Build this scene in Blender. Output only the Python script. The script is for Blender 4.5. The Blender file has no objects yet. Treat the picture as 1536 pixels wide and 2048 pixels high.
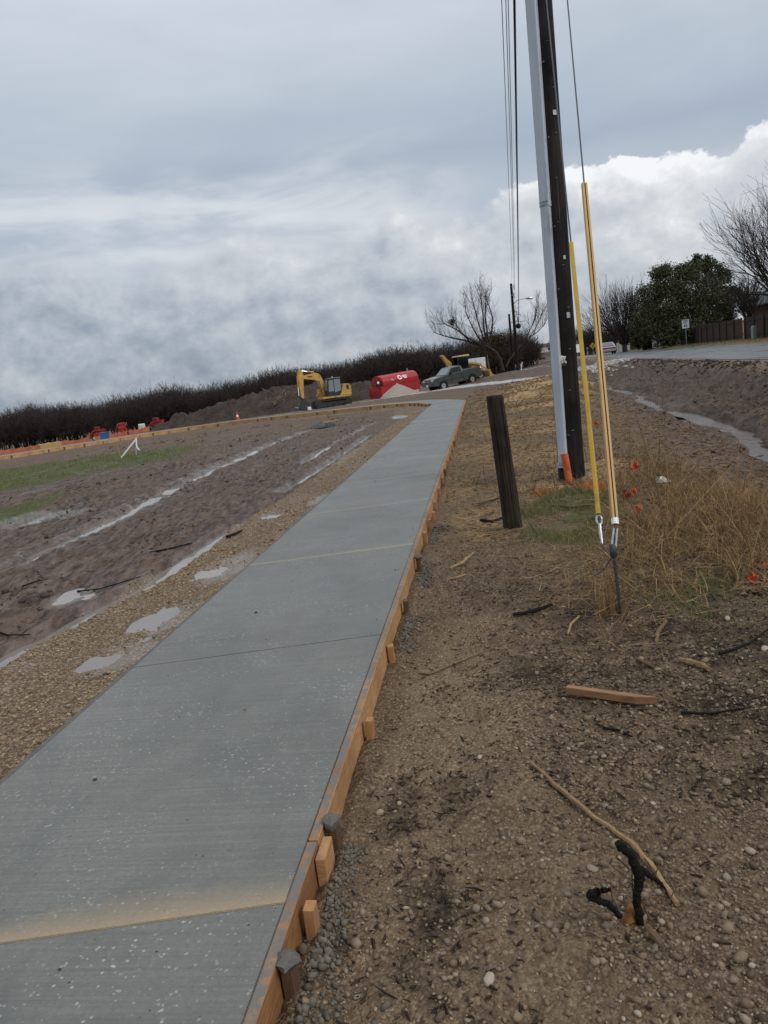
import bpy, bmesh, math, random
import numpy as np
from mathutils import Vector, Matrix

# ------------------------------------------------------------------ camera, sky, sun, exposure
SC = bpy.context.scene
COL = SC.collection
F_PX, ROLL, HOR, EYE = 1540.0, math.radians(7.0), 750.0, 1.66
PITCH = math.atan((1024 - HOR) * math.cos(ROLL) / F_PX)
cam = bpy.data.cameras.new('camera')
cam.sensor_fit = 'HORIZONTAL'; cam.sensor_width = 36.0; cam.lens = 36.0 * F_PX / 1536
cam.clip_start = 0.05; cam.clip_end = 6000
co = bpy.data.objects.new('camera', cam); COL.objects.link(co)
_R = Vector((1, 0, 0)); _U = Vector((0, math.sin(PITCH), math.cos(PITCH))); _F = Vector((0, math.cos(PITCH), -math.sin(PITCH)))
_cx = _R * math.cos(ROLL) - _U * math.sin(ROLL); _cy = _R * math.sin(ROLL) + _U * math.cos(ROLL)
m = Matrix((_cx, _cy, -_F)).transposed().to_4x4(); m.translation = (0, 0, EYE)
co.matrix_world = m
SC.camera = co
SC.view_settings.view_transform = 'Standard'; SC.view_settings.look = 'None'
SC.view_settings.exposure = 0.22; SC.view_settings.gamma = 1.0
SC.render.engine = 'CYCLES'
SC.cycles.max_bounces = 6; SC.cycles.diffuse_bounces = 3; SC.cycles.glossy_bounces = 3; SC.cycles.transmission_bounces = 4
SC.cycles.caustics_reflective = False; SC.cycles.caustics_refractive = False

SUN_EL, SUN_AZ = math.radians(44), math.radians(128)   # behind the clouds, behind the camera

class NB:
    """small helper to write node trees"""
    def __init__(s, tree): s.t = tree; s.n = tree.nodes; s.l = tree.links
    def new(s, typ, **kw):
        n = s.n.new(typ)
        for k, v in kw.items(): setattr(n, k, v)
        return n
    def put(s, sock, v):
        if isinstance(v, bpy.types.NodeSocket): s.l.new(v, sock)
        elif v is not None:
            if hasattr(sock.default_value, '__len__') and len(sock.default_value) == 4 and len(v) == 3: v = (*v, 1)
            sock.default_value = v
    def math(s, op, a, b=None, c=None, clamp=False):
        n = s.new('ShaderNodeMath', operation=op); n.use_clamp = clamp
        for i, v in enumerate((a, b, c)):
            if v is not None: s.put(n.inputs[i], v)
        return n.outputs[0]
    def vmath(s, op, a, b=None):
        n = s.new('ShaderNodeVectorMath', operation=op)
        s.put(n.inputs[0], a)
        if b is not None: s.put(n.inputs[1], b)
        return n.outputs['Value'] if op in ('DOT_PRODUCT', 'LENGTH') else n.outputs[0]
    def mix(s, f, a, b, mode='MIX'):
        n = s.new('ShaderNodeMix', data_type='RGBA', blend_type=mode)
        s.put(n.inputs[0], f); s.put(n.inputs[6], a); s.put(n.inputs[7], b)
        return n.outputs[2]
    def noise(s, vec, scale, detail=4, rough=0.55, dist=0.0):
        n = s.new('ShaderNodeTexNoise'); s.put(n.inputs['Vector'], vec)
        n.inputs['Scale'].default_value = scale; n.inputs['Detail'].default_value = detail
        n.inputs['Roughness'].default_value = rough; n.inputs['Distortion'].default_value = dist
        return n.outputs['Fac']
    def voro(s, vec, scale, feature='F1', out='Distance'):
        n = s.new('ShaderNodeTexVoronoi', feature=feature); s.put(n.inputs['Vector'], vec); n.inputs['Scale'].default_value = scale
        return n.outputs[out]
    def ramp(s, fac, stops, mode='LINEAR'):
        n = s.new('ShaderNodeValToRGB'); n.color_ramp.interpolation = mode
        e = n.color_ramp.elements
        while len(e) > 1: e.remove(e[-1])
        for i, (p, c) in enumerate(stops):
            if not hasattr(c, '__len__'): c = (c, c, c)
            x = e[0] if i == 0 else e.new(p)
            x.position = p; x.color = (*c[:3], 1)
        s.put(n.inputs[0], fac)
        return n.outputs[0]
    def mapr(s, v, a, b, c=0.0, d=1.0, smooth=False):
        n = s.new('ShaderNodeMapRange'); n.clamp = True
        if smooth: n.interpolation_type = 'SMOOTHSTEP'
        s.put(n.inputs[0], v); s.put(n.inputs[1], a); s.put(n.inputs[2], b); s.put(n.inputs[3], c); s.put(n.inputs[4], d)
        return n.outputs[0]
    def mapping(s, vec, scale=(1, 1, 1), loc=(0, 0, 0), rot=(0, 0, 0)):
        n = s.new('ShaderNodeMapping'); s.put(n.inputs[0], vec)
        n.inputs['Location'].default_value = loc; n.inputs['Rotation'].default_value = rot; n.inputs['Scale'].default_value = scale
        return n.outputs[0]

def build_world():
    w = bpy.data.worlds.new('World'); SC.world = w; w.use_nodes = True
    b = NB(w.node_tree); b.n.clear()
    out = b.new('ShaderNodeOutputWorld'); bg = b.new('ShaderNodeBackground')
    b.l.new(bg.outputs[0], out.inputs[0])
    sky = b.new('ShaderNodeTexSky', sky_type='NISHITA'); sky.sun_disc = False
    sky.sun_elevation = SUN_EL; sky.sun_rotation = SUN_AZ
    v = b.new('ShaderNodeTexCoord').outputs['Generated']
    sep = b.new('ShaderNodeSeparateXYZ'); b.put(sep.inputs[0], v)
    x, y, z = sep.outputs
    el = b.math('MULTIPLY', b.math('ARCSINE', z), 180 / math.pi)
    az = b.math('MULTIPLY', b.math('ARCTAN2', x, y), 180 / math.pi)
    # high stratus sheet, streaked along the horizon
    n_hi = b.noise(b.mapping(v, (1, 1, 3.0), (.3, 0, .2)), 1.7, 4, 0.5, 0.3)
    n_st = b.noise(b.mapping(v, (1.0, 1.0, 4.0), (3.1, 0, 0)), 4.2, 5, 0.55, 0.5)
    e2 = b.math('ADD', el, b.math('MULTIPLY', b.math('SUBTRACT', n_hi, 0.5), 16.0))
    hi = b.ramp(b.mapr(e2, 0, 60), [(0.0, (.50, .53, .57)), (0.14, (.53, .565, .615)), (0.19, (.41, .46, .53)), (0.235, (.345, .405, .49)),
                                    (0.29, (.42, .475, .555)), (0.36, (.525, .575, .64)), (0.45, (.60, .645, .70)), (1.0, (.66, .695, .74))])
    lowband = b.math('MULTIPLY', b.mapr(el, 7.5, 10.5, 0, 1, True), b.mapr(el, 12, 17.5, 1, 0, True))
    leftness = b.mapr(az, 2, 12, 1, .0, True)
    hi = b.mix(b.math('MULTIPLY', b.math('MULTIPLY', b.mapr(n_st, .38, .66, .1, 1, True), lowband), b.math('MULTIPLY', leftness, .9)), hi, (.64, .665, .69))
    hi = b.mix(b.mapr(n_st, .28, .56, .20, 0), hi, (.33, .37, .43))
    # cumulus bank along the horizon
    vp = b.mapping(v, (1, 1, 1.35))
    vp2 = b.mapping(v, (1, 1, 1.35), (0.014, 0, 0.024))
    big = b.noise(vp, 4.2, 3, 0.5, 0.1)
    puff = b.noise(vp, 9.0, 9, 0.60, 0.06)
    puff_up = b.noise(vp2, 9.0, 9, 0.60, 0.06)
    top = b.math('ADD', b.mapr(az, -25, 26, 10.4, 11.6), b.math('MULTIPLY', b.math('SUBTRACT', big, .5), 4.5))
    top = b.math('ADD', top, b.math('MULTIPLY', b.math('SUBTRACT', puff, .5), 9.0))
    dlt = b.math('SUBTRACT', top, el)
    sharp = b.mapr(az, -4, 14, 2.6, 0.45)
    bank = b.mapr(b.math('DIVIDE', dlt, sharp), 0, 1, 0, 1, True)
    shade = b.math('ADD', .5, b.math('MULTIPLY', b.math('SUBTRACT', puff, puff_up), 2.6))       # rounded lumps, lit from above
    height = b.mapr(el, 0, 11, .0, 1)
    tone = b.math('ADD', b.math('MULTIPLY', shade, .46), b.math('MULTIPLY', height, .32))
    tone = b.math('ADD', tone, b.mapr(az, -28, 22, -.03, .26))
    tone = b.math('ADD', tone, b.math('MULTIPLY', b.math('SUBTRACT', big, .5), .34))
    rim = b.math('MULTIPLY', b.mapr(dlt, 0, 2.4, 1, 0), b.mapr(az, 5, 15, .0, .22))
    tone = b.math('ADD', tone, rim)
    bankc = b.ramp(tone, [(0, (.17, .21, .27)), (.25, (.265, .31, .37)), (.5, (.42, .455, .505)), (.75, (.555, .58, .61)), (.9, (.68, .695, .715)), (1, (.82, .83, .845))])
    col = b.mix(bank, hi, bankc)
    # thin blue gaps of clear sky just above the treetops, from the sky model
    ns = b.vmath('MULTIPLY', sky.outputs[0], (.10, .10, .10))
    col = b.mix(.06, col, ns)
    b.put(bg.inputs[0], col); bg.inputs[1].default_value = 1.0
    w.cycles.sampling_method = 'MANUAL'; w.cycles.sample_map_resolution = 128
build_world()

sl = bpy.data.lights.new('sun', 'SUN'); sl.energy = 1.3; sl.angle = math.radians(22); sl.color = (1, .965, .92)
so = bpy.data.objects.new('sun', sl); COL.objects.link(so)
_sd = Vector((math.sin(SUN_AZ) * math.cos(SUN_EL), math.cos(SUN_AZ) * math.cos(SUN_EL), math.sin(SUN_EL)))
so.rotation_euler = (-_sd).to_track_quat('-Z', 'Y').to_euler(); so.location = _sd * 100

# ------------------------------------------------------------------ pixel -> world helpers
def ray(px, py):
    a = (px - 768) / F_PX; c_ = -(py - 1024) / F_PX
    r = a * math.cos(ROLL) + c_ * math.sin(ROLL); u = -a * math.sin(ROLL) + c_ * math.cos(ROLL)
    return (r, math.cos(PITCH) + u * math.sin(PITCH), -math.sin(PITCH) + u * math.cos(PITCH))
def at(px, py, Y):
    d = ray(px, py); t = Y / d[1]
    return Vector((d[0] * t, Y, EYE + d[2] * t))
def gz(px, py, z=-.12):
    d = ray(px, py); t = (z - EYE) / d[2]
    return Vector((d[0] * t, d[1] * t, z))

# ------------------------------------------------------------------ object helpers
def link(name, me, mat=None, parent=None, loc=None):
    o = bpy.data.objects.new(name, me); COL.objects.link(o)
    if mat is not None and me is not None and len(me.materials) == 0: me.materials.append(mat)
    if parent is not None: o.parent = parent
    if loc is not None: o.location = loc
    return o
def tag(o, label=None, cat=None, group=None, kind=None):
    if label: o['label'] = label
    if cat: o['category'] = cat
    if group: o['group'] = group
    if kind: o['kind'] = kind
    return o
def empty(name, loc=(0, 0, 0), rz=0.0, label=None, cat=None, group=None, kind=None):
    o = bpy.data.objects.new(name, None); COL.objects.link(o); o.location = loc; o.rotation_euler = (0, 0, rz)
    o.empty_display_size = .2
    return tag(o, label, cat, group, kind)
def npmesh(name, V, F, smooth=False):
    """mesh from numpy arrays; F is (n,3) or (n,4)"""
    V = np.asarray(V, np.float32); F = np.asarray(F, np.int32)
    me = bpy.data.meshes.new(name); k = F.shape[1]
    me.vertices.add(len(V)); me.vertices.foreach_set('co', V.ravel())
    me.loops.add(F.size); me.loops.foreach_set('vertex_index', F.ravel())
    me.polygons.add(len(F)); me.polygons.foreach_set('loop_start', np.arange(0, F.size, k, dtype=np.int32))
    me.polygons.foreach_set('loop_total', np.full(len(F), k, np.int32))
    if smooth: me.polygons.foreach_set('use_smooth', np.ones(len(F), bool))
    me.update(calc_edges=True); me.validate()
    return me
class MB:
    """collects shapes into one mesh"""
    def __init__(s): s.v = []; s.f = []
    def add(s, V, F):
        o = len(s.v); s.v += [tuple(p) for p in V]; s.f += [tuple(i + o for i in f) for f in F]; return s
    def box(s, c, size, rot=None, taper=1.0):
        hx, hy, hz = [d / 2 for d in size]
        P = [Vector((sx * hx * (taper if sz > 0 else 1), sy * hy * (taper if sz > 0 else 1), sz * hz)) for sz in (-1, 1) for sx, sy in ((-1, -1), (1, -1), (1, 1), (-1, 1))]
        if rot is not None: P = [rot @ p for p in P]
        c = Vector(c)
        return s.add([p + c for p in P], [(3, 2, 1, 0), (4, 5, 6, 7), (0, 1, 5, 4), (1, 2, 6, 5), (2, 3, 7, 6), (3, 0, 4, 7)])
    def tube(s, pts, rad, k=8, cap=True):
        pts = [Vector(p) for p in pts]; n = len(pts)
        if not hasattr(rad, '__len__'): rad = [rad] * n
        V = []; F = []
        ref = Vector((0, 0, 1))
        d0 = (pts[-1] - pts[0]).normalized()
        if abs(d0.z) > .9: ref = Vector((1, 0, 0))
        for i, p in enumerate(pts):
            d = (pts[min(i + 1, n - 1)] - pts[max(i - 1, 0)]).normalized()
            a = d.cross(ref).normalized(); bb = d.cross(a)
            for j in range(k):
                t = 2 * math.pi * j / k
                V.append(p + (a * math.cos(t) + bb * math.sin(t)) * rad[i])
        for i in range(n - 1):
            for j in range(k):
                F.append((i * k + j, i * k + (j + 1) % k, (i + 1) * k + (j + 1) % k, (i + 1) * k + j))
        if cap: F.append(tuple(range(k - 1, -1, -1))); F.append(tuple((n - 1) * k + j for j in range(k)))
        return s.add(V, F)
    def prism(s, poly, y0, y1, ax='y'):
        """poly = list of (x,z), extruded along y (or (x,y) along z with ax='z', or (y,z) along x)"""
        n = len(poly)
        def P(a, b_, h): return {'y': (a, h, b_), 'z': (a, b_, h), 'x': (h, a, b_)}[ax]
        V = [P(a, b_, y0) for a, b_ in poly] + [P(a, b_, y1) for a, b_ in poly]
        F = [tuple(range(n)), tuple(range(2 * n - 1, n - 1, -1))] + [(i + n, (i + 1) % n + n, (i + 1) % n, i) for i in range(n)]
        return s.add(V, F)
    def disc(s, c, r, n=16, axis='y', h=.01):
        c = Vector(c); d = {'x': Vector((1, 0, 0)), 'y': Vector((0, 1, 0)), 'z': Vector((0, 0, 1))}[axis]
        return s.tube([c - d * h / 2, c + d * h / 2], r, n)
    def build(s, name, mat, parent=None, bevel=0, smooth=False, loc=None, seg=2):
        me = bpy.data.meshes.new(name); me.from_pydata([tuple(v) for v in s.v], [], s.f); me.update()
        bm = bmesh.new(); bm.from_mesh(me); bmesh.ops.recalc_face_normals(bm, faces=bm.faces)
        if bevel:
            ed = [e for e in bm.edges if len(e.link_faces) == 2 and e.calc_face_angle(0) > .5]
            bmesh.ops.bevel(bm, geom=ed, offset=bevel, segments=seg, affect='EDGES', clamp_overlap=True)
        bm.to_mesh(me); bm.free()
        if smooth:
            for p in me.polygons: p.use_smooth = True
            me.set_sharp_from_angle(angle=math.radians(38))
        return link(name, me, mat, parent, loc)
def copy_tree(o, parent=None):
    c = o.copy(); COL.objects.link(c); c.parent = parent
    for ch in list(o.children): copy_tree(ch, c)
    return c

# ------------------------------------------------------------------ numpy noise
def _hash(ix, iy, seed):
    h = (ix.astype(np.int64) * 374761393 + iy.astype(np.int64) * 668265263 + seed * 974634777) & 0xffffffff
    h = ((h ^ (h >> 13)) * 1274126177) & 0xffffffff
    h = (h ^ (h >> 16)) & 0xffffffff
    return h.astype(np.float64) / 4294967295.0
def vnoise(x, y, seed=0):
    x = np.asarray(x, float); y = np.asarray(y, float)
    ix = np.floor(x); iy = np.floor(y); fx = x - ix; fy = y - iy
    ux = fx * fx * fx * (fx * (fx * 6 - 15) + 10); uy = fy * fy * fy * (fy * (fy * 6 - 15) + 10)
    a = _hash(ix, iy, seed); b_ = _hash(ix + 1, iy, seed); c_ = _hash(ix, iy + 1, seed); d = _hash(ix + 1, iy + 1, seed)
    return (a * (1 - ux) + b_ * ux) * (1 - uy) + (c_ * (1 - ux) + d * ux) * uy - .5
def fbm(x, y, f, oct=4, seed=0, gain=.5):
    r = 0; a = 1.0
    for i in range(oct):
        r = r + a * vnoise(x * f + 17.3 * i, y * f - 9.1 * i, seed + i); f *= 2.03; a *= gain
    return r
def sstep(a, b_, x):
    t = np.clip((x - a) / (b_ - a), 0, 1); return t * t * (3 - 2 * t)
def poly_dist(x, y, pts):
    """distance to a polyline and position along it (0..1)"""
    best = np.full(np.shape(x), 1e9); tt = np.zeros(np.shape(x)); n = len(pts) - 1
    for i in range(n):
        ax, ay = pts[i][:2]; bx, by = pts[i + 1][:2]; dx, dy = bx - ax, by - ay
        t = np.clip(((x - ax) * dx + (y - ay) * dy) / (dx * dx + dy * dy), 0, 1)
        d = np.hypot(x - ax - t * dx, y - ay - t * dy); k = d < best
        best = np.where(k, d, best); tt = np.where(k, (i + t) / n, tt)
    return best, tt
# ------------------------------------------------------------------ materials
def new_mat(name):
    mt = bpy.data.materials.new(name); mt.use_nodes = True
    b = NB(mt.node_tree); b.n.clear()
    o = b.new('ShaderNodeOutputMaterial'); p = b.new('ShaderNodeBsdfPrincipled'); b.l.new(p.outputs[0], o.inputs[0])
    b.p = p; b.out = o
    return mt, b
def bump(b, h, strength=.3, dist=.02, normal=None):
    n = b.new('ShaderNodeBump'); n.inputs['Strength'].default_value = strength; n.inputs['Distance'].default_value = dist
    b.put(n.inputs['Height'], h)
    if normal is not None: b.put(n.inputs['Normal'], normal)
    return n.outputs[0]
def simple(name, col, rough=.6, var=.25, scale=6.0, metal=0.0, bmp=0.0, bscale=40.0, dirt=None, dirt_amt=.0, stretch=(1, 1, 1), spec=None, coat=0):
    """base colour with uneven wear, optional dirt and fine relief"""
    mt, b = new_mat(name)
    v = b.mapping(b.new('ShaderNodeTexCoord').outputs['Object'], stretch)
    n = b.noise(v, scale, 5, .6)
    lo = tuple(c * (1 - var) for c in col); hi = tuple(min(1, c * (1 + var)) for c in col)
    c = b.mix(b.mapr(n, .3, .7), lo, hi)
    if dirt:
        n2 = b.noise(v, scale * .45, 6, .65)
        c = b.mix(b.mapr(n2, .62 - dirt_amt * .4, .8 - dirt_amt * .4, 0, .85), c, dirt)
    b.put(b.p.inputs['Base Color'], c)
    b.put(b.p.inputs['Roughness'], b.mapr(n, .25, .75, max(0, rough - .12), min(1, rough + .1)))
    b.p.inputs['Metallic'].default_value = metal; b.p.inputs['Specular IOR Level'].default_value = spec if spec is not None else (.5 if rough < .5 or metal > .1 else .18)
    if coat: b.p.inputs['Coat Weight'].default_value = coat; b.p.inputs['Coat Roughness'].default_value = .15
    if bmp: b.put(b.p.inputs['Normal'], bump(b, b.noise(v, bscale, 4, .6), bmp, .01))
    return mt
def island(name, cols, rough=.75, bmp=.3, bscale=60, tint=.35):
    """each loose piece of the mesh takes a colour of its own"""
    mt, b = new_mat(name)
    rnd = b.new('ShaderNodeNewGeometry').outputs['Random Per Island']
    v = b.new('ShaderNodeTexCoord').outputs['Object']
    c = b.ramp(rnd, [(i / max(1, len(cols) - 1), k) for i, k in enumerate(cols)])
    n = b.noise(v, bscale, 3, .6)
    c = b.mix(b.mapr(n, .3, .7, 0, tint), c, (.05, .04, .03))
    b.put(b.p.inputs['Base Color'], c); b.p.inputs['Roughness'].default_value = rough; b.p.inputs['Specular IOR Level'].default_value = .14
    if bmp: b.put(b.p.inputs['Normal'], bump(b, n, bmp, .005))
    return mt
def wood_mat(name, a, c, grain=(40, 3, 40), rough=.65, splash=None, spl=(.5, .62)):
    mt, b = new_mat(name)
    co_ = b.new('ShaderNodeTexCoord').outputs['Object']
    v = b.mapping(co_, grain)
    n = b.noise(v, 1.0, 6, .6, .5); n2 = b.noise(co_, 2.2, 4, .6)
    col = b.mix(b.mapr(n, .3, .7), a, c)
    col = b.mix(b.mapr(n2, .42, .7, 0, .55), col, tuple(k * .45 for k in a))
    if splash: col = b.mix(b.mapr(b.noise(co_, 14, 6, .7), spl[0], spl[1]), col, splash)
    b.put(b.p.inputs['Base Color'], col); b.put(b.p.inputs['Roughness'], b.mapr(n2, .3, .7, rough - .2, rough + .1))
    b.p.inputs['Specular IOR Level'].default_value = .2
    b.put(b.p.inputs['Normal'], bump(b, n, .6, .008))
    return mt
MT = {}
def build_mats():
    M = MT
    M['form'] = wood_mat('form_lumber', (.36, .185, .08), (.55, .32, .155), (9, 9, 75), splash=(.17, .155, .13), spl=(.60, .70))
    M['formdark'] = wood_mat('form_lumber_wet', (.22, .10, .042), (.36, .175, .075), (9, 9, 75), splash=(.15, .135, .115), spl=(.57, .68))
    M['formtop'] = wood_mat('form_top_splashed', (.26, .15, .08), (.36, .21, .11), (12, 12, 20), splash=(.16, .155, .145), spl=(.44, .56))
    M['stake'] = wood_mat('stake_lumber', (.33, .16, .068), (.48, .26, .12), (60, 60, 5))
    M['stakedark'] = wood_mat('stake_old_wet', (.085, .055, .035), (.15, .09, .05), (60, 60, 5))
    M['farform'] = wood_mat('form_far', (.42, .235, .10), (.56, .34, .16), (3, 3, 20))
    M['post'] = wood_mat('weathered_post', (.008, .0065, .0055), (.060, .045, .033), (48, 48, 1.6), .9)
    M['cutwood'] = wood_mat('cut_stake', (.24, .125, .06), (.36, .20, .105), (6, 60, 60), .5)
    M['pole'] = wood_mat('creosote_pole', (.004, .0035, .0035), (.028, .022, .019), (34, 34, .7), .9)
    M['conduit'] = simple('grey_conduit', (.43, .48, .545), .42, .10, 2.5, dirt=(.13, .14, .16), dirt_amt=.05, stretch=(4, 4, .7))
    M['orangepipe'] = simple('orange_pipe', (.52, .12, .045), .55, .25, 9, dirt=(.2, .1, .07), dirt_amt=.2)
    M['yellow'] = simple('yellow_guard', (.66, .41, .03), .42, .10, 6, dirt=(.33, .19, .03), dirt_amt=.18, stretch=(2, 2, .6))
    M['tan'] = simple('tan_guard', (.50, .325, .13), .5, .12, 5, stretch=(2, 2, .4))
    M['tandark'] = simple('guard_seam', (.07, .045, .02), .7, .2)
    M['galv'] = simple('galvanised', (.42, .43, .44), .38, .2, 30, .8)
    M['steel'] = simple('dark_steel', (.075, .08, .078), .5, .3, 40, .6)
    M['wire'] = simple('wire', (.09, .095, .10), .5, .2, 40, .5)
    M['black'] = simple('black_rubber', (.014, .014, .015), .75, .3, 20)
    M['trackblack'] = simple('track_steel', (.03, .028, .027), .7, .4, 10, .2, dirt=(.14, .105, .08), dirt_amt=.3)
    M['cat'] = simple('yellow_machine_paint', (.52, .30, .065), .45, .12, 3, dirt=(.20, .125, .06), dirt_amt=.30)
    M['cat2'] = simple('faded_yellow_paint', (.38, .235, .085), .5, .15, 3, dirt=(.22, .14, .08), dirt_amt=.2)
    M['dgrey'] = simple('dark_grey_paint', (.035, .037, .04), .5, .25, 6)
    M['cream'] = simple('cream_paint', (.56, .46, .28), .5, .15, 4)
    M['red'] = simple('red_tank_paint', (.36, .016, .022), .42, .15, 1.6, dirt=(.17, .045, .038), dirt_amt=.28)
    M['red2'] = simple('red_machine_paint', (.27, .030, .022), .5, .2, 3)
    M['white'] = simple('white_paint', (.78, .79, .80), .45, .06, 2)
    M['whitedirty'] = simple('white_weathered', (.60, .58, .53), .6, .15, 1.5, dirt=(.25, .22, .18), dirt_amt=.1)
    M['truck'] = simple('pewter_truck_paint', (.062, .066, .066), .34, .12, 2, .35, coat=.35, dirt=(.11, .09, .07), dirt_amt=.16)
    M['truckdark'] = simple('dark_trim', (.03, .031, .033), .55, .2)
    M['chrome'] = simple('wheel_alloy', (.62, .63, .64), .28, .1, 10, .7)
    M['lamp'] = simple('lamp_lens', (.55, .58, .6), .15, .1, 10)
    M['redlamp'] = simple('tail_lamp', (.42, .03, .03), .25, .1, 10)
    M['amber'] = simple('amber_lamp', (.6, .25, .03), .25, .1, 10)
    M['blue'] = simple('blue_plastic', (.03, .12, .28), .4, .2)
    M['plate'] = simple('licence_plate', (.7, .7, .68), .5, .05)
    M['silt'] = simple('orange_fence', (.40, .13, .075), .7, .3, 1.2)
    M['cone'] = simple('orange_plastic', (.62, .10, .03), .55, .15)
    M['flag'] = simple('orange_flag', (.55, .085, .035), .6, .2, 30)
    M['lumber'] = simple('lumber_stack', (.50, .33, .13), .7, .2, 2, stretch=(1, 1, 14))
    M['signwhite'] = simple('sign_white', (.80, .80, .80), .4, .05)
    M['signblack'] = simple('sign_black', (.012, .012, .012), .5, .05)
    M['signyellow'] = simple('sign_yellow', (.62, .36, .02), .4, .08)
    M['fence'] = simple('old_fence_boards', (.050, .038, .030), .85, .45, 1.0, stretch=(7, 7, .5))
    M['fence2'] = simple('brown_fence_boards', (.062, .045, .034), .85, .4, 1.0, stretch=(7, 7, .5))
    M['roofing'] = simple('grey_shingles', (.16, .17, .185), .8, .2, 3, bmp=.3, bscale=8)
    M['brick'] = simple('house_brick', (.20, .115, .08), .85, .25, 5)
    M['trailer'] = simple('trailer_white', (.74, .755, .78), .4, .04, 1)
    M['carwhite'] = simple('car_silver', (.50, .50, .51), .3, .05, 1, .3, coat=.5)
    M['carred'] = simple('car_red', (.42, .03, .035), .35, .05, 1)
    M['boxgreen'] = simple('utility_box_green', (.20, .27, .24), .5, .1)
    M['bark'] = simple('bark', (.045, .037, .033), .9, .35, 3, bmp=.3, bscale=20, stretch=(3, 3, 1))
    M['twig'] = simple('twigs', (.042, .034, .031), .9, .3, 2)
    M['woodland'] = island('woodland_bark', [(.024, .020, .020), (.042, .034, .031), (.056, .045, .040), (.031, .026, .026)], .95, 0, 2, .3)
    M['thicket'] = island('thicket_stems', [(.024, .020, .019), (.038, .030, .025), (.030, .026, .018)], .95, 0, 2, .3)
    M['leafdark'] = island('evergreen_leaves', [(.034, .040, .020), (.065, .072, .033), (.09, .094, .043), (.045, .052, .027), (.12, .112, .06)], .6, 0, 2, .2)
    M['leafolive'] = island('olive_leaves', [(.035, .030, .014), (.055, .047, .022), (.042, .034, .019)], .8, 0, 2, .2)
    M['mistletoe'] = island('mistletoe_leaves', [(.02, .022, .010), (.035, .035, .014)], .8, 0, 2, .2)
    M['straw'] = island('dry_grass_blades', [(.18, .105, .042), (.32, .195, .085), (.14, .08, .034), (.47, .33, .16), (.28, .155, .058), (.10, .06, .03), (.38, .245, .105)], .7, 0, 2, .2)
    M['green'] = island('green_grass_blades', [(.085, .135, .034), (.13, .18, .05), (.09, .12, .04), (.16, .19, .07), (.20, .17, .075), (.26, .19, .09)], .7, 0, 2, .15)
    M['chips'] = island('wood_chip_pieces', [(.12, .07, .035), (.25, .155, .07), (.065, .042, .026), (.34, .22, .10), (.19, .115, .05), (.09, .058, .036)], .8, .2, 60, .3)
    M['sticks'] = island('dark_litter', [(.020, .016, .013), (.035, .026, .019), (.06, .043, .03), (.028, .022, .018)], .8, .2, 60, .3)
    M['stones'] = island('river_gravel', [(.17, .12, .075), (.28, .205, .13), (.10, .07, .045), (.40, .32, .22), (.21, .148, .09), (.075, .055, .04), (.30, .24, .175), (.14, .10, .065)], .62, .3, 70, .45)
    M['stonesL'] = island('tan_gravel', [(.25, .175, .10), (.38, .285, .175), (.18, .12, .068), (.48, .38, .25), (.30, .205, .112), (.12, .085, .055)], .62, .3, 70, .35)
    M['clods'] = island('concrete_crumbs', [(.12, .104, .084), (.18, .158, .128), (.085, .073, .058)], .8, .4, 90, .3)
    M['mudclods'] = island('mud_clods', [(.065, .049, .041), (.085, .064, .053), (.052, .039, .033)], .55, .4, 60, .3)
    M['stick'] = wood_mat('bare_stick', (.11, .07, .04), (.22, .15, .085), (30, 30, 30), .75)
    M['paleStick'] = wood_mat('pale_stick', (.24, .15, .075), (.38, .26, .14), (30, 30, 30), .75)
    M['char'] = simple('charred_root', (.010, .0085, .0075), .75, .4, 30, bmp=1.0, bscale=120)
    M['leaf'] = simple('dead_leaf', (.17, .075, .02), .7, .3, 30)
    M['cement'] = simple('set_cement', (.13, .122, .11), .85, .25, 30, bmp=.8, bscale=60)
    # windows of vehicles
    mt, b = new_mat('dark_glass'); b.p.inputs['Base Color'].default_value = (.006, .007, .008, 1); b.p.inputs['Roughness'].default_value = .08; b.p.inputs['Specular IOR Level'].default_value = .35; MT['glass'] = mt
    mt, b = new_mat('pale_glass'); b.p.inputs['Base Color'].default_value = (.20, .22, .24, 1); b.p.inputs['Roughness'].default_value = .08; MT['glass2'] = mt
    # muddy water
    mt, b = new_mat('puddle_water')
    v = b.new('ShaderNodeTexCoord').outputs['Object']
    b.put(b.p.inputs['Base Color'], b.mix(b.noise(v, 1.5, 3), (.185, .155, .135), (.24, .205, .18)))
    b.p.inputs['Roughness'].default_value = .035; b.p.inputs['IOR'].default_value = 1.5
    b.put(b.p.inputs['Normal'], bump(b, b.noise(v, 9, 3), .04, .01)); MT['water'] = mt
    mt, b = new_mat('ditch_water')
    v = b.new('ShaderNodeTexCoord').outputs['Object']
    b.put(b.p.inputs['Base Color'], b.mix(b.noise(v, 1.5, 3), (.085, .068, .055), (.15, .13, .11)))
    b.p.inputs['Roughness'].default_value = .06; b.p.inputs['IOR'].default_value = 1.5
    b.put(b.p.inputs['Normal'], bump(b, b.noise(b.mapping(v, (1, .6, 1)), 9, 5, .7), .5, .03)); MT['ditch'] = mt
    # concrete: x across, y along the walk (object space of each panel)
    mt, b = new_mat('new_concrete')
    tc = b.new('ShaderNodeTexCoord'); v = tc.outputs['Object']
    geo = b.new('ShaderNodeNewGeometry').outputs['Position']
    ob = b.new('ShaderNodeObjectInfo'); rnd = ob.outputs['Random']
    big = b.noise(geo, .9, 5, .6); mid = b.noise(geo, 5, 5, .65); fine = b.noise(geo, 160, 3, .7)
    c = b.mix(b.mapr(big, .3, .7), (.158, .158, .139), (.228, .228, .204))
    c = b.mix(b.mapr(mid, .35, .7, 0, .45), c, (.235, .242, .228))
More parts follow.
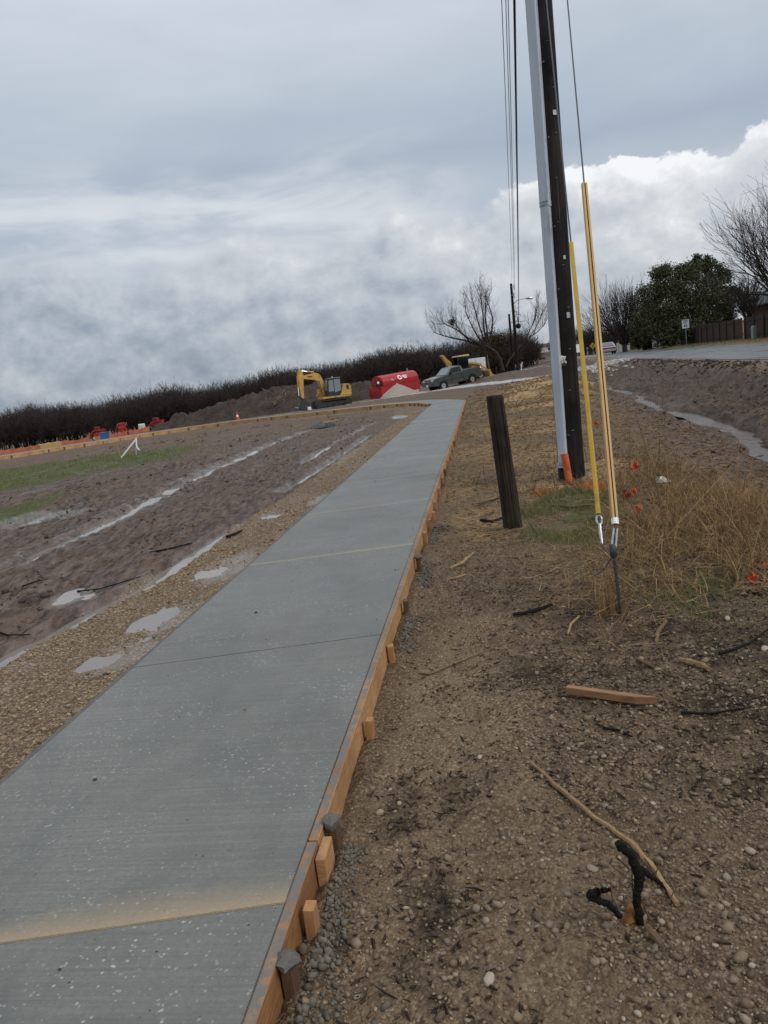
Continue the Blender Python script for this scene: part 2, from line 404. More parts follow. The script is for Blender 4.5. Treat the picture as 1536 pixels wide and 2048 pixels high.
    grit = b.noise(geo, 48, 4, .75)
    c = b.mix(b.mapr(grit, .30, .55, .55, 0), c, (.12, .122, .115))
    c = b.mix(b.mapr(fine, .35, .68, .0, .38), c, (.095, .10, .098))
    brm = b.noise(b.mapping(v, (1.0, 70, 1)), 1, 4, .65)
    c = b.mix(b.mapr(brm, .3, .62, .42, 0), c, (.085, .088, .080))
    dmp = b.noise(b.mapping(geo, (1, .5, 1)), 1.6, 6, .7, .6)
    c = b.mix(b.mapr(dmp, .47, .66, 0, .6), c, (.095, .10, .094))
    # pale laitance flecks, in drifts
    fl = b.voro(b.mapping(geo, (.8, .8, 1), (0, 0, 0), (0, 0, .14)), 62, 'F1')
    flm = b.math('MULTIPLY', b.mapr(fl, .20, .33, 1, 0), b.mapr(b.noise(geo, 1.7, 3, .6), .40, .62))
    flm = b.math('MULTIPLY', flm, b.mapr(b.noise(geo, 31, 2), .47, .60))
    c = b.mix(b.math('MULTIPLY', flm, .75), c, (.46, .47, .46))
    fl2 = b.mapr(b.voro(geo, 17, 'F1'), .05, .09, 1, 0)
    c = b.mix(b.math('MULTIPLY', fl2, b.mapr(b.noise(geo, 6, 2), .52, .6)), c, (.03, .028, .026))
    # dust blown out of the saw cut, at the near end of each panel
    col_ = ob.outputs['Color']; sp = b.new('ShaderNodeSeparateColor'); b.put(sp.inputs[0], col_)
    sx = b.new('ShaderNodeSeparateXYZ'); b.put(sx.inputs[0], v)
    wob = b.noise(b.mapping(geo, (1, 1, 1)), 3.0, 5, .65)
    wide = b.math('MULTIPLY', sp.outputs[1], b.math('ADD', .15, b.math('ADD', b.math('MULTIPLY', wob, 1.3), b.math('MULTIPLY', sx.outputs[0], .22))))
    st = b.math('SUBTRACT', 1.0, b.math('DIVIDE', b.math('SUBTRACT', sx.outputs[1], b.math('MULTIPLY', sx.outputs[0], .174)), wide), clamp=True)
    st = b.math('MULTIPLY', b.math('POWER', st, 1.3), sp.outputs[0])
    st = b.math('MULTIPLY', st, b.mapr(b.noise(geo, 70, 3, .7), .25, .6, .65, 1))
    c = b.mix(b.math('MULTIPLY', st, .9), c, b.mix(b.mapr(sp.outputs[1], .175, .19), (.42, .385, .27), (.37, .285, .185)))
    b.put(b.p.inputs['Base Color'], c)
    wet = b.noise(b.mapping(geo, (.6, 1.6, 1), (0, 0, 0), (0, 0, .14)), .7, 6, .65)
    b.p.inputs['Specular IOR Level'].default_value = .26
    b.put(b.p.inputs['Roughness'], b.math('ADD', b.math('SUBTRACT', b.mapr(wet, .30, .70, .42, .58), b.mapr(dmp, .50, .62, 0, .16)), b.math('MULTIPLY', st, .3)))
    broom = b.noise(b.mapping(v, (1.2, 90, 1)), 1, 3, .6)
    h = b.math('ADD', b.math('MULTIPLY', broom, .7), b.math('MULTIPLY', fine, .8))
    b.put(b.p.inputs['Normal'], bump(b, b.math('ADD', h, b.math('MULTIPLY', grit, 1.2)), .42, .005)); MT['concrete'] = mt
    # asphalt
    mt, b = new_mat('old_asphalt')
    geo = b.new('ShaderNodeNewGeometry').outputs['Position']
    big = b.noise(b.mapping(geo, (1.2, .25, 1), (0, 0, 0), (0, 0, -.2)), .8, 5, .65); fine = b.noise(geo, 30, 4, .7)
    c = b.mix(b.mapr(big, .3, .7), (.075, .078, .082), (.155, .158, .16))
    c = b.mix(b.mapr(fine, .3, .7, 0, .3), c, (.05, .05, .05))
    pat = b.mapr(b.noise(b.mapping(geo, (1.4, .22, 1), (4, 2, 0), (0, 0, -.2)), 1.1, 2, .4), .66, .69)
    c = b.mix(pat, c, (.028, .028, .029))
    b.put(b.p.inputs['Base Color'], c)
    b.put(b.p.inputs['Roughness'], b.mapr(big, .35, .65, .22, .55))
    b.put(b.p.inputs['Normal'], bump(b, fine, .25, .01)); MT['asphalt'] = mt
    # piles
    mt, b = new_mat('pile_soil')
    geo = b.new('ShaderNodeNewGeometry').outputs['Position']
    n = b.noise(geo, .9, 8, .68); n2 = b.noise(geo, 5, 5, .7)
    c = b.mix(b.mapr(n, .36, .64), (.042, .027, .021), (.105, .072, .054))
    c = b.mix(b.mapr(n2, .5, .75, 0, .6), c, (.145, .105, .078))
    b.put(b.p.inputs['Base Color'], c); b.p.inputs['Roughness'].default_value = .85
    b.put(b.p.inputs['Normal'], bump(b, b.math('ADD', n, n2), 1.0, .5)); MT['pile'] = mt
    mt, b = new_mat('pile_gravel')
    geo = b.new('ShaderNodeNewGeometry').outputs['Position']
    vo = b.voro(geo, 11, 'F1', 'Color'); n = b.noise(geo, 4, 5, .7)
    c = b.mix(b.mapr(n, .3, .7), (.24, .195, .15), (.36, .305, .25)); c = b.mix(.35, c, b.mix(.85, vo, (.3, .25, .2)))
    b.put(b.p.inputs['Base Color'], c); b.p.inputs['Roughness'].default_value = .8
    b.put(b.p.inputs['Normal'], bump(b, b.voro(geo, 11), .6, .06)); MT['pilegravel'] = mt
build_mats()

def ground_mat():
    mt, b = new_mat('site_ground')
    geo = b.new('ShaderNodeNewGeometry').outputs['Position']
    a1 = b.new('ShaderNodeAttribute', attribute_name='m1'); a2 = b.new('ShaderNodeAttribute', attribute_name='m2')
    s1 = b.new('ShaderNodeSeparateColor'); b.put(s1.inputs[0], a1.outputs['Color'])
    s2 = b.new('ShaderNodeSeparateColor'); b.put(s2.inputs[0], a2.outputs['Color'])
    gravel, mulch, dark = s1.outputs; grass = a1.outputs['Alpha']
    wet, paint, rock = s2.outputs; litter = a2.outputs['Alpha']
    big = b.noise(geo, .55, 6, .65); mid = b.noise(geo, 3.2, 6, .68); fine = b.noise(geo, 26, 5, .7); vfine = b.noise(geo, 110, 3, .7)
    tr = b.noise(b.mapping(geo, (3.2, .45, 1), (0, 0, 0), (0, 0, -.06)), 1.0, 7, .68)
    # plum-brown mud
    mud = b.mix(b.mapr(tr, .32, .68), (.064, .041, .030), (.160, .113, .084))
    mud = b.mix(b.mapr(mid, .45, .72, 0, .55), mud, (.165, .122, .097))
    mud = b.mix(b.mapr(fine, .45, .70, 0, .7), mud, (.034, .023, .020))
    trf = b.noise(b.mapping(geo, (13, 2.2, 1), (3, 0, 0), (0, 0, -.06)), 1.0, 5, .7)
    mud = b.mix(b.mapr(trf, .50, .60, 0, .6), mud, (.20, .15, .122))
    mud = b.mix(b.mapr(trf, .36, .46, .8, 0), mud, (.026, .017, .014))
    # sandy dirt of the right hand side
    dirt = b.mix(b.mapr(mid, .33, .68), (.088, .058, .035), (.205, .143, .086))
    dirt = b.mix(b.mapr(big, .48, .66, 0, .5), dirt, (.24, .182, .122))
    dirt = b.mix(b.mapr(fine, .45, .66, 0, .75), dirt, (.042, .029, .022))
    dirt = b.mix(b.mapr(vfine, .55, .72, 0, .55), dirt, (.23, .172, .115))
    tan_ = b.new('ShaderNodeAttribute', attribute_name='tan').outputs['Fac']
    dirt = b.mix(b.mapr(b.math('ADD', tan_, b.math('MULTIPLY', b.math('SUBTRACT', b.noise(geo, 2.2, 5, .65), .5), 1.2)), .3, .75, 0, .7), dirt, b.mix(b.mapr(fine, .35, .65), (.18, .128, .076), (.315, .235, .148)))
    tv = b.voro(geo, 95, 'F1', 'Color'); tvd = b.voro(geo, 95); stv = b.new('ShaderNodeSeparateColor'); b.put(stv.inputs[0], tv)
    tcol = b.ramp(stv.outputs[1], [(0, (.038, .025, .016)), (.45, (.128, .088, .053)), (.8, (.24, .172, .105)), (1, (.42, .325, .22))])
    dirt = b.mix(b.mapr(b.noise(geo, 7, 4, .7), .35, .6, .15, .75), dirt, tcol)
    c = b.mix(litter, mud, dirt)
    # gravel bed between modelled stones
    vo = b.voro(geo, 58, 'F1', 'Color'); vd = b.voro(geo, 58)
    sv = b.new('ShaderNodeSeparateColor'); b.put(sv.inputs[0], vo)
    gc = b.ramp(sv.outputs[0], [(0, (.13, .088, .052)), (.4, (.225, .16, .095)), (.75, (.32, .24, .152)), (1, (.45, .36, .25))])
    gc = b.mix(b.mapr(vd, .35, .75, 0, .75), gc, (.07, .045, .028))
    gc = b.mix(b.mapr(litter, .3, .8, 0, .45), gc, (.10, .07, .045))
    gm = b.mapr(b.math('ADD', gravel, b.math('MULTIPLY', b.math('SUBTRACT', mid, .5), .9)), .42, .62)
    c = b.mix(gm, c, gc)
    # wood chip mulch
    mv = b.noise(b.mapping(geo, (14, 40, 14), (0, 0, 0), (0, 0, .5)), 1.0, 4, .7, 1.2)
    mc = b.ramp(mv, [(.3, (.055, .036, .022)), (.47, (.19, .12, .06)), (.58, (.36, .25, .125)), (.72, (.50, .37, .20))])
    mc = b.mix(b.mapr(mid, .50, .66, 0, .7), mc, (.06, .043, .034))
    sawd = b.mapr(b.math('ADD', mulch, b.math('MULTIPLY', b.math('SUBTRACT', b.noise(b.mapping(geo, (.7, .45, 1)), .9, 5, .65), .5), 2.2)), .72, 1.0, 0, .85)
    mc = b.mix(sawd, mc, b.mix(b.mapr(fine, .35, .65), (.30, .195, .10), (.50, .36, .20)))
    mm = b.mapr(b.math('ADD', mulch, b.math('MULTIPLY', b.math('SUBTRACT', mid, .5), 1.1)), .40, .66)
    c = b.mix(mm, c, mc)
    # pale crushed rock of the drive
    rv = b.voro(geo, 9, 'F1', 'Color'); sr = b.new('ShaderNodeSeparateColor'); b.put(sr.inputs[0], rv)
    rc = b.ramp(sr.outputs[0], [(0, (.27, .255, .235)), (.6, (.42, .41, .39)), (1, (.56, .55, .53))])
    rm = b.mapr(b.math('ADD', rock, b.math('MULTIPLY', b.math('SUBTRACT', mid, .5), .9)), .45, .6)
    c = b.mix(rm, c, rc)
    # black humus
    dm = b.mapr(b.math('ADD', dark, b.math('MULTIPLY', b.math('SUBTRACT', b.noise(geo, 5.5, 6, .72), .5), 1.6)), .34, .80, 0, .85)
    c = b.mix(dm, c, b.mix(b.mapr(fine, .4, .66), (.018, .012, .010), (.062, .042, .033)))
    # short grass
    gr = b.noise(b.mapping(geo, (30, 30, 30)), 1, 3, .7)
    grc = b.ramp(gr, [(.3, (.04, .045, .018)), (.5, (.075, .085, .028)), (.7, (.15, .125, .055))])
    grm = b.mapr(b.math('ADD', grass, b.math('MULTIPLY', b.math('SUBTRACT', mid, .5), 1.3)), .40, .62)
    c = b.mix(grm, c, grc)
    # survey paint
    pm = b.mapr(b.math('ADD', paint, b.math('MULTIPLY', b.math('SUBTRACT', fine, .5), 1.3)), .48, .62)
    c = b.mix(pm, c, (.60, .13, .035))
    wetm = b.mapr(b.math('ADD', wet, b.math('MULTIPLY', b.math('SUBTRACT', mid, .5), .8)), .35, .7)
    c = b.mix(b.math('MULTIPLY', wetm, .35), c, b.mix(.5, c, (.02, .015, .012)))
    b.put(b.p.inputs['Base Color'], c)
    r = b.mapr(tr, .35, .65, .48, .78)
    r = b.mix(litter, r, (.78, .78, .78))
    r = b.mix(wetm, r, b.mapr(fine, .4, .65, .10, .34))
    b.put(b.p.inputs['Roughness'], r)
    h = b.math('ADD', b.math('MULTIPLY', mid, .6), b.math('ADD', b.math('MULTIPLY', fine, .35), b.math('MULTIPLY', vfine, .12)))
    h = b.math('ADD', h, b.math('MULTIPLY', b.math('MULTIPLY', vd, gm), -.25))
    h = b.math('ADD', h, b.math('MULTIPLY', b.math('MULTIPLY', tvd, litter), -.12))
    h = b.math('ADD', h, b.math('MULTIPLY', b.math('ADD', trf, tr), b.math('MULTIPLY', b.math('SUBTRACT', 1.0, litter), .5)))
    b.put(b.p.inputs['Specular IOR Level'], b.mapr(wetm, 0, 1, .10, .55))
    hn = b.new('ShaderNodeBump'); hn.inputs['Distance'].default_value = .05
    b.put(hn.inputs['Height'], h); b.put(hn.inputs['Strength'], b.mapr(wetm, 0, 1, 1.0, .25))
    b.put(b.p.inputs['Normal'], hn.outputs[0])
    return mt
MT['ground'] = ground_mat()
# ------------------------------------------------------------------ the lie of the land
WT = .1425; WC, WS = math.cos(math.atan(WT)), math.sin(math.atan(WT)); WX0 = -1.613; HALF = .80
def walk_st(x, y): return (x - WX0) * WS + y * WC, (x - WX0) * WC - y * WS
def walk_xy(s, t): return WX0 + s * WS + t * WC, s * WC - t * WS
S_END = 38.2
INNER = [(2.70, 37.2), (2.72, 39.2), (2.45, 41.0), (1.6, 43.0), (0, 44.9), (-2, 46.5), (-4.5, 48.6), (-7, 50.7), (-9.5, 52.6), (-12, 53.4),
         (-14.6, 52.4), (-17.1, 49.3), (-19.3, 46), (-22, 41.8), (-26, 36.5), (-32, 30)]
def near_edge(y):
    return np.interp(y, [-60, 22, 95, 150, 200, 300, 420, 700], [-5.9, 11.3, 26.6, 33.5, 39.5, 57, 84, 150])
RW = 7.8
def z_road(y):
    return np.interp(y, [-60, 0, 50, 95, 130, 170, 220, 300, 420, 700], [.8, .8, .78, .83, .75, 0, -.9, .0, 2.6, 8])
_cp = np.array([(-3, 0, -.11), (-3, 6, -.11), (-3, 12, -.12), (-3, 20, -.13), (-1, 28, -.13), (2, 0, -.12), (2, 6, -.12), (3, 12, -.10), (4, 20, -.10), (5, 30, -.10),
                (0, 38, -.16), (6, 40, -.08), (8, 50, -.02), (-6, 12, -.13), (-8, 20, -.18), (-8, 30, -.22), (-14, 30, -.28), (-5, 42, -.26), (-13, 46, -.35),
                (5, 60, -.27), (9, 68, -.05), (3, 75, -.40), (-5, 80, -.91), (-9, 58, -.45), (-22, 45, -.46), (-30, 40, -.5), (-40, 20, -.5), (-18, 8, -.25), (-35, 70, -1.3),
                (-38, 120, -2.8), (-86, 180, -4.9), (-60, 120, -3.4), (-27, 180, -4.2), (-4, 180, -3.0), (15, 180, -1.8), (15, 85, .35), (20, 100, .45), (26, 140, .0), (33, 180, -.8),
                (0, 110, -1.6), (-80, 90, -2.6), (-120, 150, -5), (-60, -40, -.6), (0, -40, -.1), (-60, 260, -6), (0, 260, -4), (40, 260, -1.5), (-150, 240, -7), (20, 320, -3), (-50, 420, -7), (-300, 400, -10), (60, 500, 0), (-400, 100, -8), (-700, 600, -14), (0, 900, -10)], float)
def _rbf():
    P = _cp[:, :2]; n = len(P); D = np.hypot(*(P[:, None, :] - P[None]).transpose(2, 0, 1))
    A = np.zeros((n + 3, n + 3)); A[:n, :n] = D + np.eye(n) * -1.5; A[:n, n] = 1; A[:n, n + 1:] = P; A[n, :n] = 1; A[n + 1:, :n] = P.T
    return np.linalg.solve(A, np.concatenate([_cp[:, 2], np.zeros(3)]))
_w = _rbf()
def z_left(x, y):
    r = _w[-3] + _w[-2] * x + _w[-1] * y
    for i, (px, py, _) in enumerate(_cp): r = r + _w[i] * np.hypot(x - px, y - py)
    return r
def base(x, y):
    """broad shape: building site, ditch, road bank and verge"""
    x = np.asarray(x, float); y = np.asarray(y, float)
    zl = z_left(x, y); d = x - near_edge(y); zr = z_road(y)
    up = sstep(44, 50, y) * sstep(70, 58, y)                     # drive crosses the ditch here
    dep = np.where(y < 80, 1.0, sstep(120, 80, y)) * (1 - up)
    ditch = -.30 * dep + (1 - dep) * (zr - .35)
    bankz = ditch + (zr - .02 - ditch) * sstep(-2.6, -.3, d)
    side = ditch + (zl - ditch) * sstep(-3.0, -5.4, d)
    z = np.where(d > -2.9, bankz, side)
    far = zr + .04 + .05 * np.clip(d - RW, 0, 12) + .015 * np.clip(d - RW - 12, 0, 400)
    return np.where(d > RW, far, np.where(d > -.5, zr - .03, z))
# tyre ruts that hold water: world polylines, half width, depth
RUTS = [([(-4.95, 7.2), (-4.8, 9.3), (-4.52, 11.7), (-4.4, 15.9), (-4.05, 21), (-3.5, 26.5), (-2.7, 31)], .22, .085),
        ([(-3.35, 4.0), (-3.02, 5.8), (-2.62, 7.2), (-2.35, 8.4), (-2.1, 10.2)], .115, .07),
        ([gz(600, 926), gz(652, 895), gz(709, 866), gz(745, 846)], .10, .06),
        ([gz(560, 985), gz(640, 935), gz(690, 903), gz(735, 872)], .10, .06),
        ([(-6.6, 6), (-6.45, 12), (-6.2, 17), (-5.4, 24)], .22, .05),
        ([(-8.7, 9), (-8.5, 14), (-7.9, 20)], .3, .05),
        ([gz(640, 835), gz(700, 838), gz(745, 830)], .35, .05),
        ([gz(0, 960), gz(130, 945), gz(230, 930)], .35, .05)]
RUTS = [([(p[0], p[1]) for p in a], w, d) for a, w, d in RUTS]
RUTS.append(([(float(near_edge(yy)) - 2.75 + .22 * math.sin(yy * .45) + .12 * math.sin(yy * 1.3), float(yy)) for yy in np.arange(-4, 52, 1.5)], .27, .12))
PUDDLES = [(gz(462, 1128, -.06), .34, .62, .055), (gz(335, 1228, -.06), .26, .42, .05), (gz(258, 1302, -.06), .30, .40, .05), (gz(640, 1005, -.1), .2, .5, .04),
           (gz(545, 1027, -.1), .18, .3, .045), (gz(70, 1030), .9, .9, .05), (gz(150, 1190), .25, .35, .05), (gz(800, 832), .35, 1.3, .05),
           ]
MOUNDS = [(9.2, 40, 3.2, 1.6, .38), (7.2, 34, 2.6, 1.3, .26), (10.8, 47, 3.0, 1.8, .35), (5.8, 27, 1.8, 1.2, .12), (3.2, 11.4, .9, .7, .12), (3.6, 14, 1.0, 1.0, .12), (2.6, 9.4, .5, .5, .04), (3.2, 6.6, .9, .9, .07), (1.6, 3.2, .5, .6, .03), (13.5, 72, 5, 3, .4)]
def track_u(x, y): return x - .0115 * np.clip(y - 8, 0, 60) ** 1.6
def H(x, y, detail=True):
    x = np.asarray(x, float); y = np.asarray(y, float)
    z = base(x, y); s, t = walk_st(x, y); d = x - near_edge(y); r = np.hypot(x, y)
    left = sstep(-.7, -1.0, t) * (d < -3)
    z = z + np.where((t < 0) & (y < 40), .075 * sstep(-1.5, -.9, t) * sstep(40, 34, y), 0)       # gravel banked up to the slab
    z = z - np.where((t > 0), .03 * sstep(2.2, .9, t) * sstep(40, 30, s), 0)
    for mx, my, sx, sy, h in MOUNDS: z = z + h * np.exp(-((x - mx) / sx) ** 2 - ((y - my) / sy) ** 2)
    for pts, w, dep in RUTS:
        dd, tt = poly_dist(x, y, pts); dd = dd + w * (1.1 * vnoise(x * 2.2, y * .9, 5) + .8 * vnoise(x * 6, y * 3, 6))
        fade = sstep(0, .08, tt) * sstep(1, .92, tt)
        z = z - dep * np.exp(-(dd / w) ** 4) * (.55 + .45 * fade) + .028 * np.exp(-((dd - w * 1.7) / (w * .6)) ** 2)
    for c, rx, ry, dep in PUDDLES:
        q = np.clip(((x - c[0]) / rx) ** 2 + ((y - c[1]) / ry) ** 2 + 1.3 * fbm(x, y, 3.2, 3, 131, .6), 0, 50)
        z = z - dep * np.exp(-q ** 1.5)
    if detail:
        lod = np.clip(r / 60, 0, 1)
        u = track_u(x, y)
        mud = .060 * fbm(u * 2.6, y * .22, 1, 3, 11) + .045 * fbm(u * 7, y * .9, 1, 3, 21) + .036 * fbm(x, y, 6, 3, 31, .6)
        mud = mud * sstep(-1.9, -2.6, t)
        z = z + np.where(t < 0, mud, 0) * (1 - .5 * lod)
        z = z + np.where(t < 0, .020 * fbm(x, y, 9, 3, 41) * sstep(-2.6, -1.9, t), 0)
        rt = (.06 * fbm(x, y, .9, 3, 51) + .035 * fbm(x, y, 4.5, 4, 61, .6)) * sstep(.9, 1.25, t) * sstep(-.3, -1.2, d)
        z = z + np.where(t > 0, rt, 0)
        z = z + np.where((d < -.3) & (d > -4), .16 * fbm(x, y, .9, 5, 71, .6) * sstep(-4, -3, d) * sstep(-.3, -.9, d), 0)
        z = z + sstep(40, 160, r) * .5 * fbm(x, y, .05, 3, 81)* (d < -6)
    ridge = np.exp(-((t - HALF - .10) / .07) ** 2) * np.clip(vnoise(s * 1.7, s * 0, 8) + .25 + .35 * (s < 3), 0, 1) * (s < 14) * (s > -1)
    z = z + ridge * (.06 + .05 * fbm(x, y, 22, 2, 9)) * (t > HALF)
    # the slab and its forms sit in the ground
    under = (np.abs(t) < HALF + .03) & (s < S_END + 3) & (s > -8)
    z = np.where(under, np.minimum(z, -.22), z)
    road = (d > -.25) & (d < RW + .25)
    z = np.where(road, z_road(y) - .014, z)
    dd, tt = poly_dist(x, y, INNER)
    z = np.where((dd < 1.7) & (y > 36), z - .0 , z)
    return z
def Hs(x, y): return float(H(np.array([x]), np.array([y]))[0])

def in_poly(x, y, pts):
    r = np.zeros(np.shape(x), bool); n = len(pts)
    for i in range(n):
        x1, y1 = pts[i][:2]; x2, y2 = pts[(i + 1) % n][:2]
        c = ((y1 > y) != (y2 > y)) & (x < (x2 - x1) * (y - y1) / (y2 - y1 + 1e-12) + x1); r ^= c
    return r
def soft_poly(x, y, pts, w):
    dd, _ = poly_dist(x, y, list(pts) + [pts[0]])
    return sstep(-w, w, np.where(in_poly(x, y, pts), dd, -dd))
GRASS_L = [gz(-200, 985, -.2), gz(0, 935, -.2), gz(200, 908, -.2), gz(395, 888, -.2), gz(385, 905, -.2), gz(330, 922, -.2), gz(190, 945, -.2), gz(70, 972, -.2), gz(-200, 1010, -.2)]
GRASS_L2 = [gz(-100, 1045, -.16), gz(60, 1000, -.16), gz(120, 985, -.16), gz(115, 1000, -.16), gz(60, 1030, -.16), gz(-100, 1075, -.16)]
GRASS_R = [gz(1010, 1070), gz(1050, 985), gz(1160, 965), gz(1225, 985), gz(1260, 1060), gz(1200, 1110), gz(1100, 1105)]
GRASS_R2 = [gz(1290, 1190), gz(1380, 1160), gz(1560, 1150), gz(1600, 1215), gz(1480, 1245), gz(1340, 1225)]
DRY_R = [gz(1180, 1180), gz(1220, 990), gz(1300, 930), gz(1420, 960), gz(1600, 1000), gz(1650, 1150), gz(1450, 1185), gz(1300, 1200)]
DRIVE = [(17.5, 54.5), (14, 56), (11, 61), (8, 66), (3, 71.5), (-3, 76), (-10, 80)]
def masks(x, y):
    s, t = walk_st(x, y); d = x - near_edge(y); r = np.hypot(x, y)
    gw = np.interp(y, [0, 6, 9, 13, 22, 34], [1.5, 1.35, 1.2, .95, .9, .8])
    e = -HALF - t
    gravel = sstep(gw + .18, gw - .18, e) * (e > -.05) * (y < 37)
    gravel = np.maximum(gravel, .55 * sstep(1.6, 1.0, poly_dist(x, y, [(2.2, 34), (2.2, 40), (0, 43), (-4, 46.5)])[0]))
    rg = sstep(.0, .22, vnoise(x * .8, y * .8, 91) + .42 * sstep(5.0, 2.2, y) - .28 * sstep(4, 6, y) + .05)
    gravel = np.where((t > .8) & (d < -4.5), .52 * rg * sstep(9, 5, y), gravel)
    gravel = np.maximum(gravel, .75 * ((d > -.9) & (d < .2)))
    mulch = np.zeros_like(x)
    for cx, cy, rx, ry, k in [(8.8, 40, 4, 2.6, 1.), (6.9, 33, 3.4, 2.6, .9), (5.6, 27, 2.6, 2.4, .85), (10.5, 47, 3.2, 2.4, .9), (3.9, 20, 2.0, 4, .75), (2.9, 14, 1.3, 3, .72), (2.4, 10.6, 1.0, 1.6, .8), (1.15, 8.6, .55, 1.4, .75), (1.1, 11.5, .8, 2.4, .62), (2.2, 16, 1.6, 3, .66), (3.2, 10.8, 1.0, 1.3, .85), (2.6, 6.2, 1.2, .9, .4)]:
        mulch = np.maximum(mulch, k * np.exp(-(((x - cx) / rx) ** 2 + ((y - cy) / ry) ** 2) ** 1.5))
    mulch = mulch * ((t > .9) & (d < -3.4))
    dark = np.zeros_like(x); xo, yo = x, y
    x = xo + .28 * fbm(xo, yo, 1.9, 3, 201, .6); y = yo + .5 * fbm(xo, yo, 1.9, 3, 211, .6)
    for cx, cy, rx, ry, k in [(*gz(1400, 1290)[:2], .42, .55, .72), (*gz(1500, 1440)[:2], .40, .55, .78), (*gz(1510, 1590)[:2], .30, .38, .66), (*gz(1380, 1380)[:2], .62, .60, .62), (*gz(1060, 1330)[:2], .50, .85, .64), (*gz(1180, 1400)[:2], .4, .35, .5), (1.9, 4.5, 1.3, 1.1, .58), (1.0, 6.0, .55, 1.3, .5), (1.6, 3.4, .7, .5, .45), (*gz(1180, 1250)[:2], .35, .5, .62), (*gz(1210, 1510)[:2], .24, .26, .6), (*gz(1090, 1570)[:2], .16, .16, .62), (*gz(880, 1550)[:2], .16, .24, .62), (*gz(790, 1590)[:2], .14, .3, .55), (1.5, 5.2, 1.0, .5, .66), (*gz(640, 1990)[:2], .12, .2, .7), (3.2, 5.6, 1.2, .7, .6), (.02, 2.2, .13, .5, .75), (1.5, 12, .8, 2.5, .35), (3.0, 17, 1.5, 3, .4), (2.9, 10.9, .5, .5, .5)]:
        dark = np.maximum(dark, k * np.exp(-((x - cx) / rx) ** 2 - ((y - cy) / ry) ** 2))
    x, y = xo, yo
    dark = np.maximum(dark, .42 * ((d > -3.6) & (d < -.7) & (y < 60)))
    dark = np.maximum(dark, .5 * soft_poly(x, y, DRY_R, .3))
    dark = dark * (t > .83)
    grass = .95 * np.maximum(soft_poly(x, y, GRASS_L, 1.6), soft_poly(x, y, GRASS_L2, .7))
    grass = np.maximum(grass, .47 * soft_poly(x, y, GRASS_R, .35)); grass = np.maximum(grass, .5 * soft_poly(x, y, GRASS_R2, .25))
    grass = np.maximum(grass, np.where(d > RW + .1, .62, 0))
    wet = np.full_like(x, .18)
    for pts, w, dep in RUTS[:4]: wet = np.maximum(wet, .66 * np.exp(-(poly_dist(x, y, pts)[0] / (w * 2.4)) ** 2))
    for c, rx, ry, dep in PUDDLES: wet = np.maximum(wet, .85 * np.exp(-((x - c[0]) / rx / 1.35) ** 2 - ((y - c[1]) / ry / 1.35) ** 2))
    u = track_u(x, y); stripe = vnoise(u * 2.1, y * .16, 101)
    wet = np.where((t < -1.5), np.maximum(wet, .20 + .48 * stripe), wet)
    wet = np.where(d > -3.6, np.maximum(wet, .26 * np.exp(-((d + 2.7) / .5) ** 2)), wet)
    paint = np.zeros_like(x)
    for p, k, w in [(gz(1190, 975), .75, .22), (gz(1085, 985), .66, .13), (gz(1245, 985), .5, .12), (gz(1530, 1140), .75, .12), (gz(1300, 985), .42, .16)]:
        paint = np.maximum(paint, k * np.exp(-((x - p[0]) / w) ** 2 - ((y - p[1]) / (w * 1.8)) ** 2))
    rock = .95 * sstep(2.5, 1.5, poly_dist(x, y, DRIVE)[0]); rock = np.maximum(rock, .95 * np.exp(-((x - 14.6) / 2.3) ** 4 - ((y - 53) / 4.5) ** 4))
    rock = np.maximum(rock, .62 * sstep(1.0, .4, poly_dist(x, y, [(24.5, 96), (15, 82), (12, 84)])[0]))
    rock = rock * (d < -.2)
    litter = sstep(-.9, -.6, t) * (d < -.2) * sstep(60, 40, y) * (1 - .85 * sstep(-5.0, -3.8, d))
    litter = np.maximum(litter, .45 * sstep(20, 42, y) * (t < 0))
    leafm = (d > RW + .1) * sstep(.0, .2, fbm(x, y, .3, 3, 7) + .30 * sstep(95, 60, y))
    litter = np.maximum(litter, leafm)
    grass = grass * (1 - .75 * leafm)
    mulch = np.maximum(mulch, .50 * leafm)
    return gravel, mulch, dark, grass, wet, paint, rock, litter
def build_ground():
    A = np.radians(np.concatenate([np.linspace(-40, 40, 640), np.linspace(45, 315, 70)]))
    Rr = np.concatenate([[.25, .5, .8, 1.0, 1.2], np.geomspace(1.35, 1500, 960)])
    na, nr = len(A), len(Rr)
    X = (Rr[:, None] * np.sin(A)[None]).ravel(); Y = (Rr[:, None] * np.cos(A)[None]).ravel()
    Z = H(X, Y)
    V = np.stack([X, Y, Z], 1); V = np.vstack([V, [[0, 0, Hs(0, .01)]]])
    i = np.arange(nr - 1)[:, None] * na; j = np.arange(na)[None]; j2 = (j + 1) % na
    Fq = np.stack([i + j, i + j2, i + na + j2, i + na + j], 2).reshape(-1, 4)[:, ::-1]
    me = npmesh('ground', V, Fq, True)
    mk = masks(np.append(X, 0.), np.append(Y, .01))
    for nm, k in (('m1', 0), ('m2', 4)):
        at_ = me.attributes.new(nm, 'FLOAT_COLOR', 'POINT')
        at_.data.foreach_set('color', np.stack(mk[k:k + 4], 1).astype(np.float32).ravel())
    s_, t_ = walk_st(np.append(X, 0.), np.append(Y, .01)); tn = me.attributes.new('tan', 'FLOAT', 'POINT')
    tn.data.foreach_set('value', (sstep(.9, 1.1, t_) * sstep(2.1, 1.5, t_) * sstep(7, 3.5, s_) * (s_ > -3)).astype(np.float32))
    return tag(link('ground', me, MT['ground']), 'muddy brown building site ground with tyre tracks and gravel', kind='structure')
GROUND = build_ground()

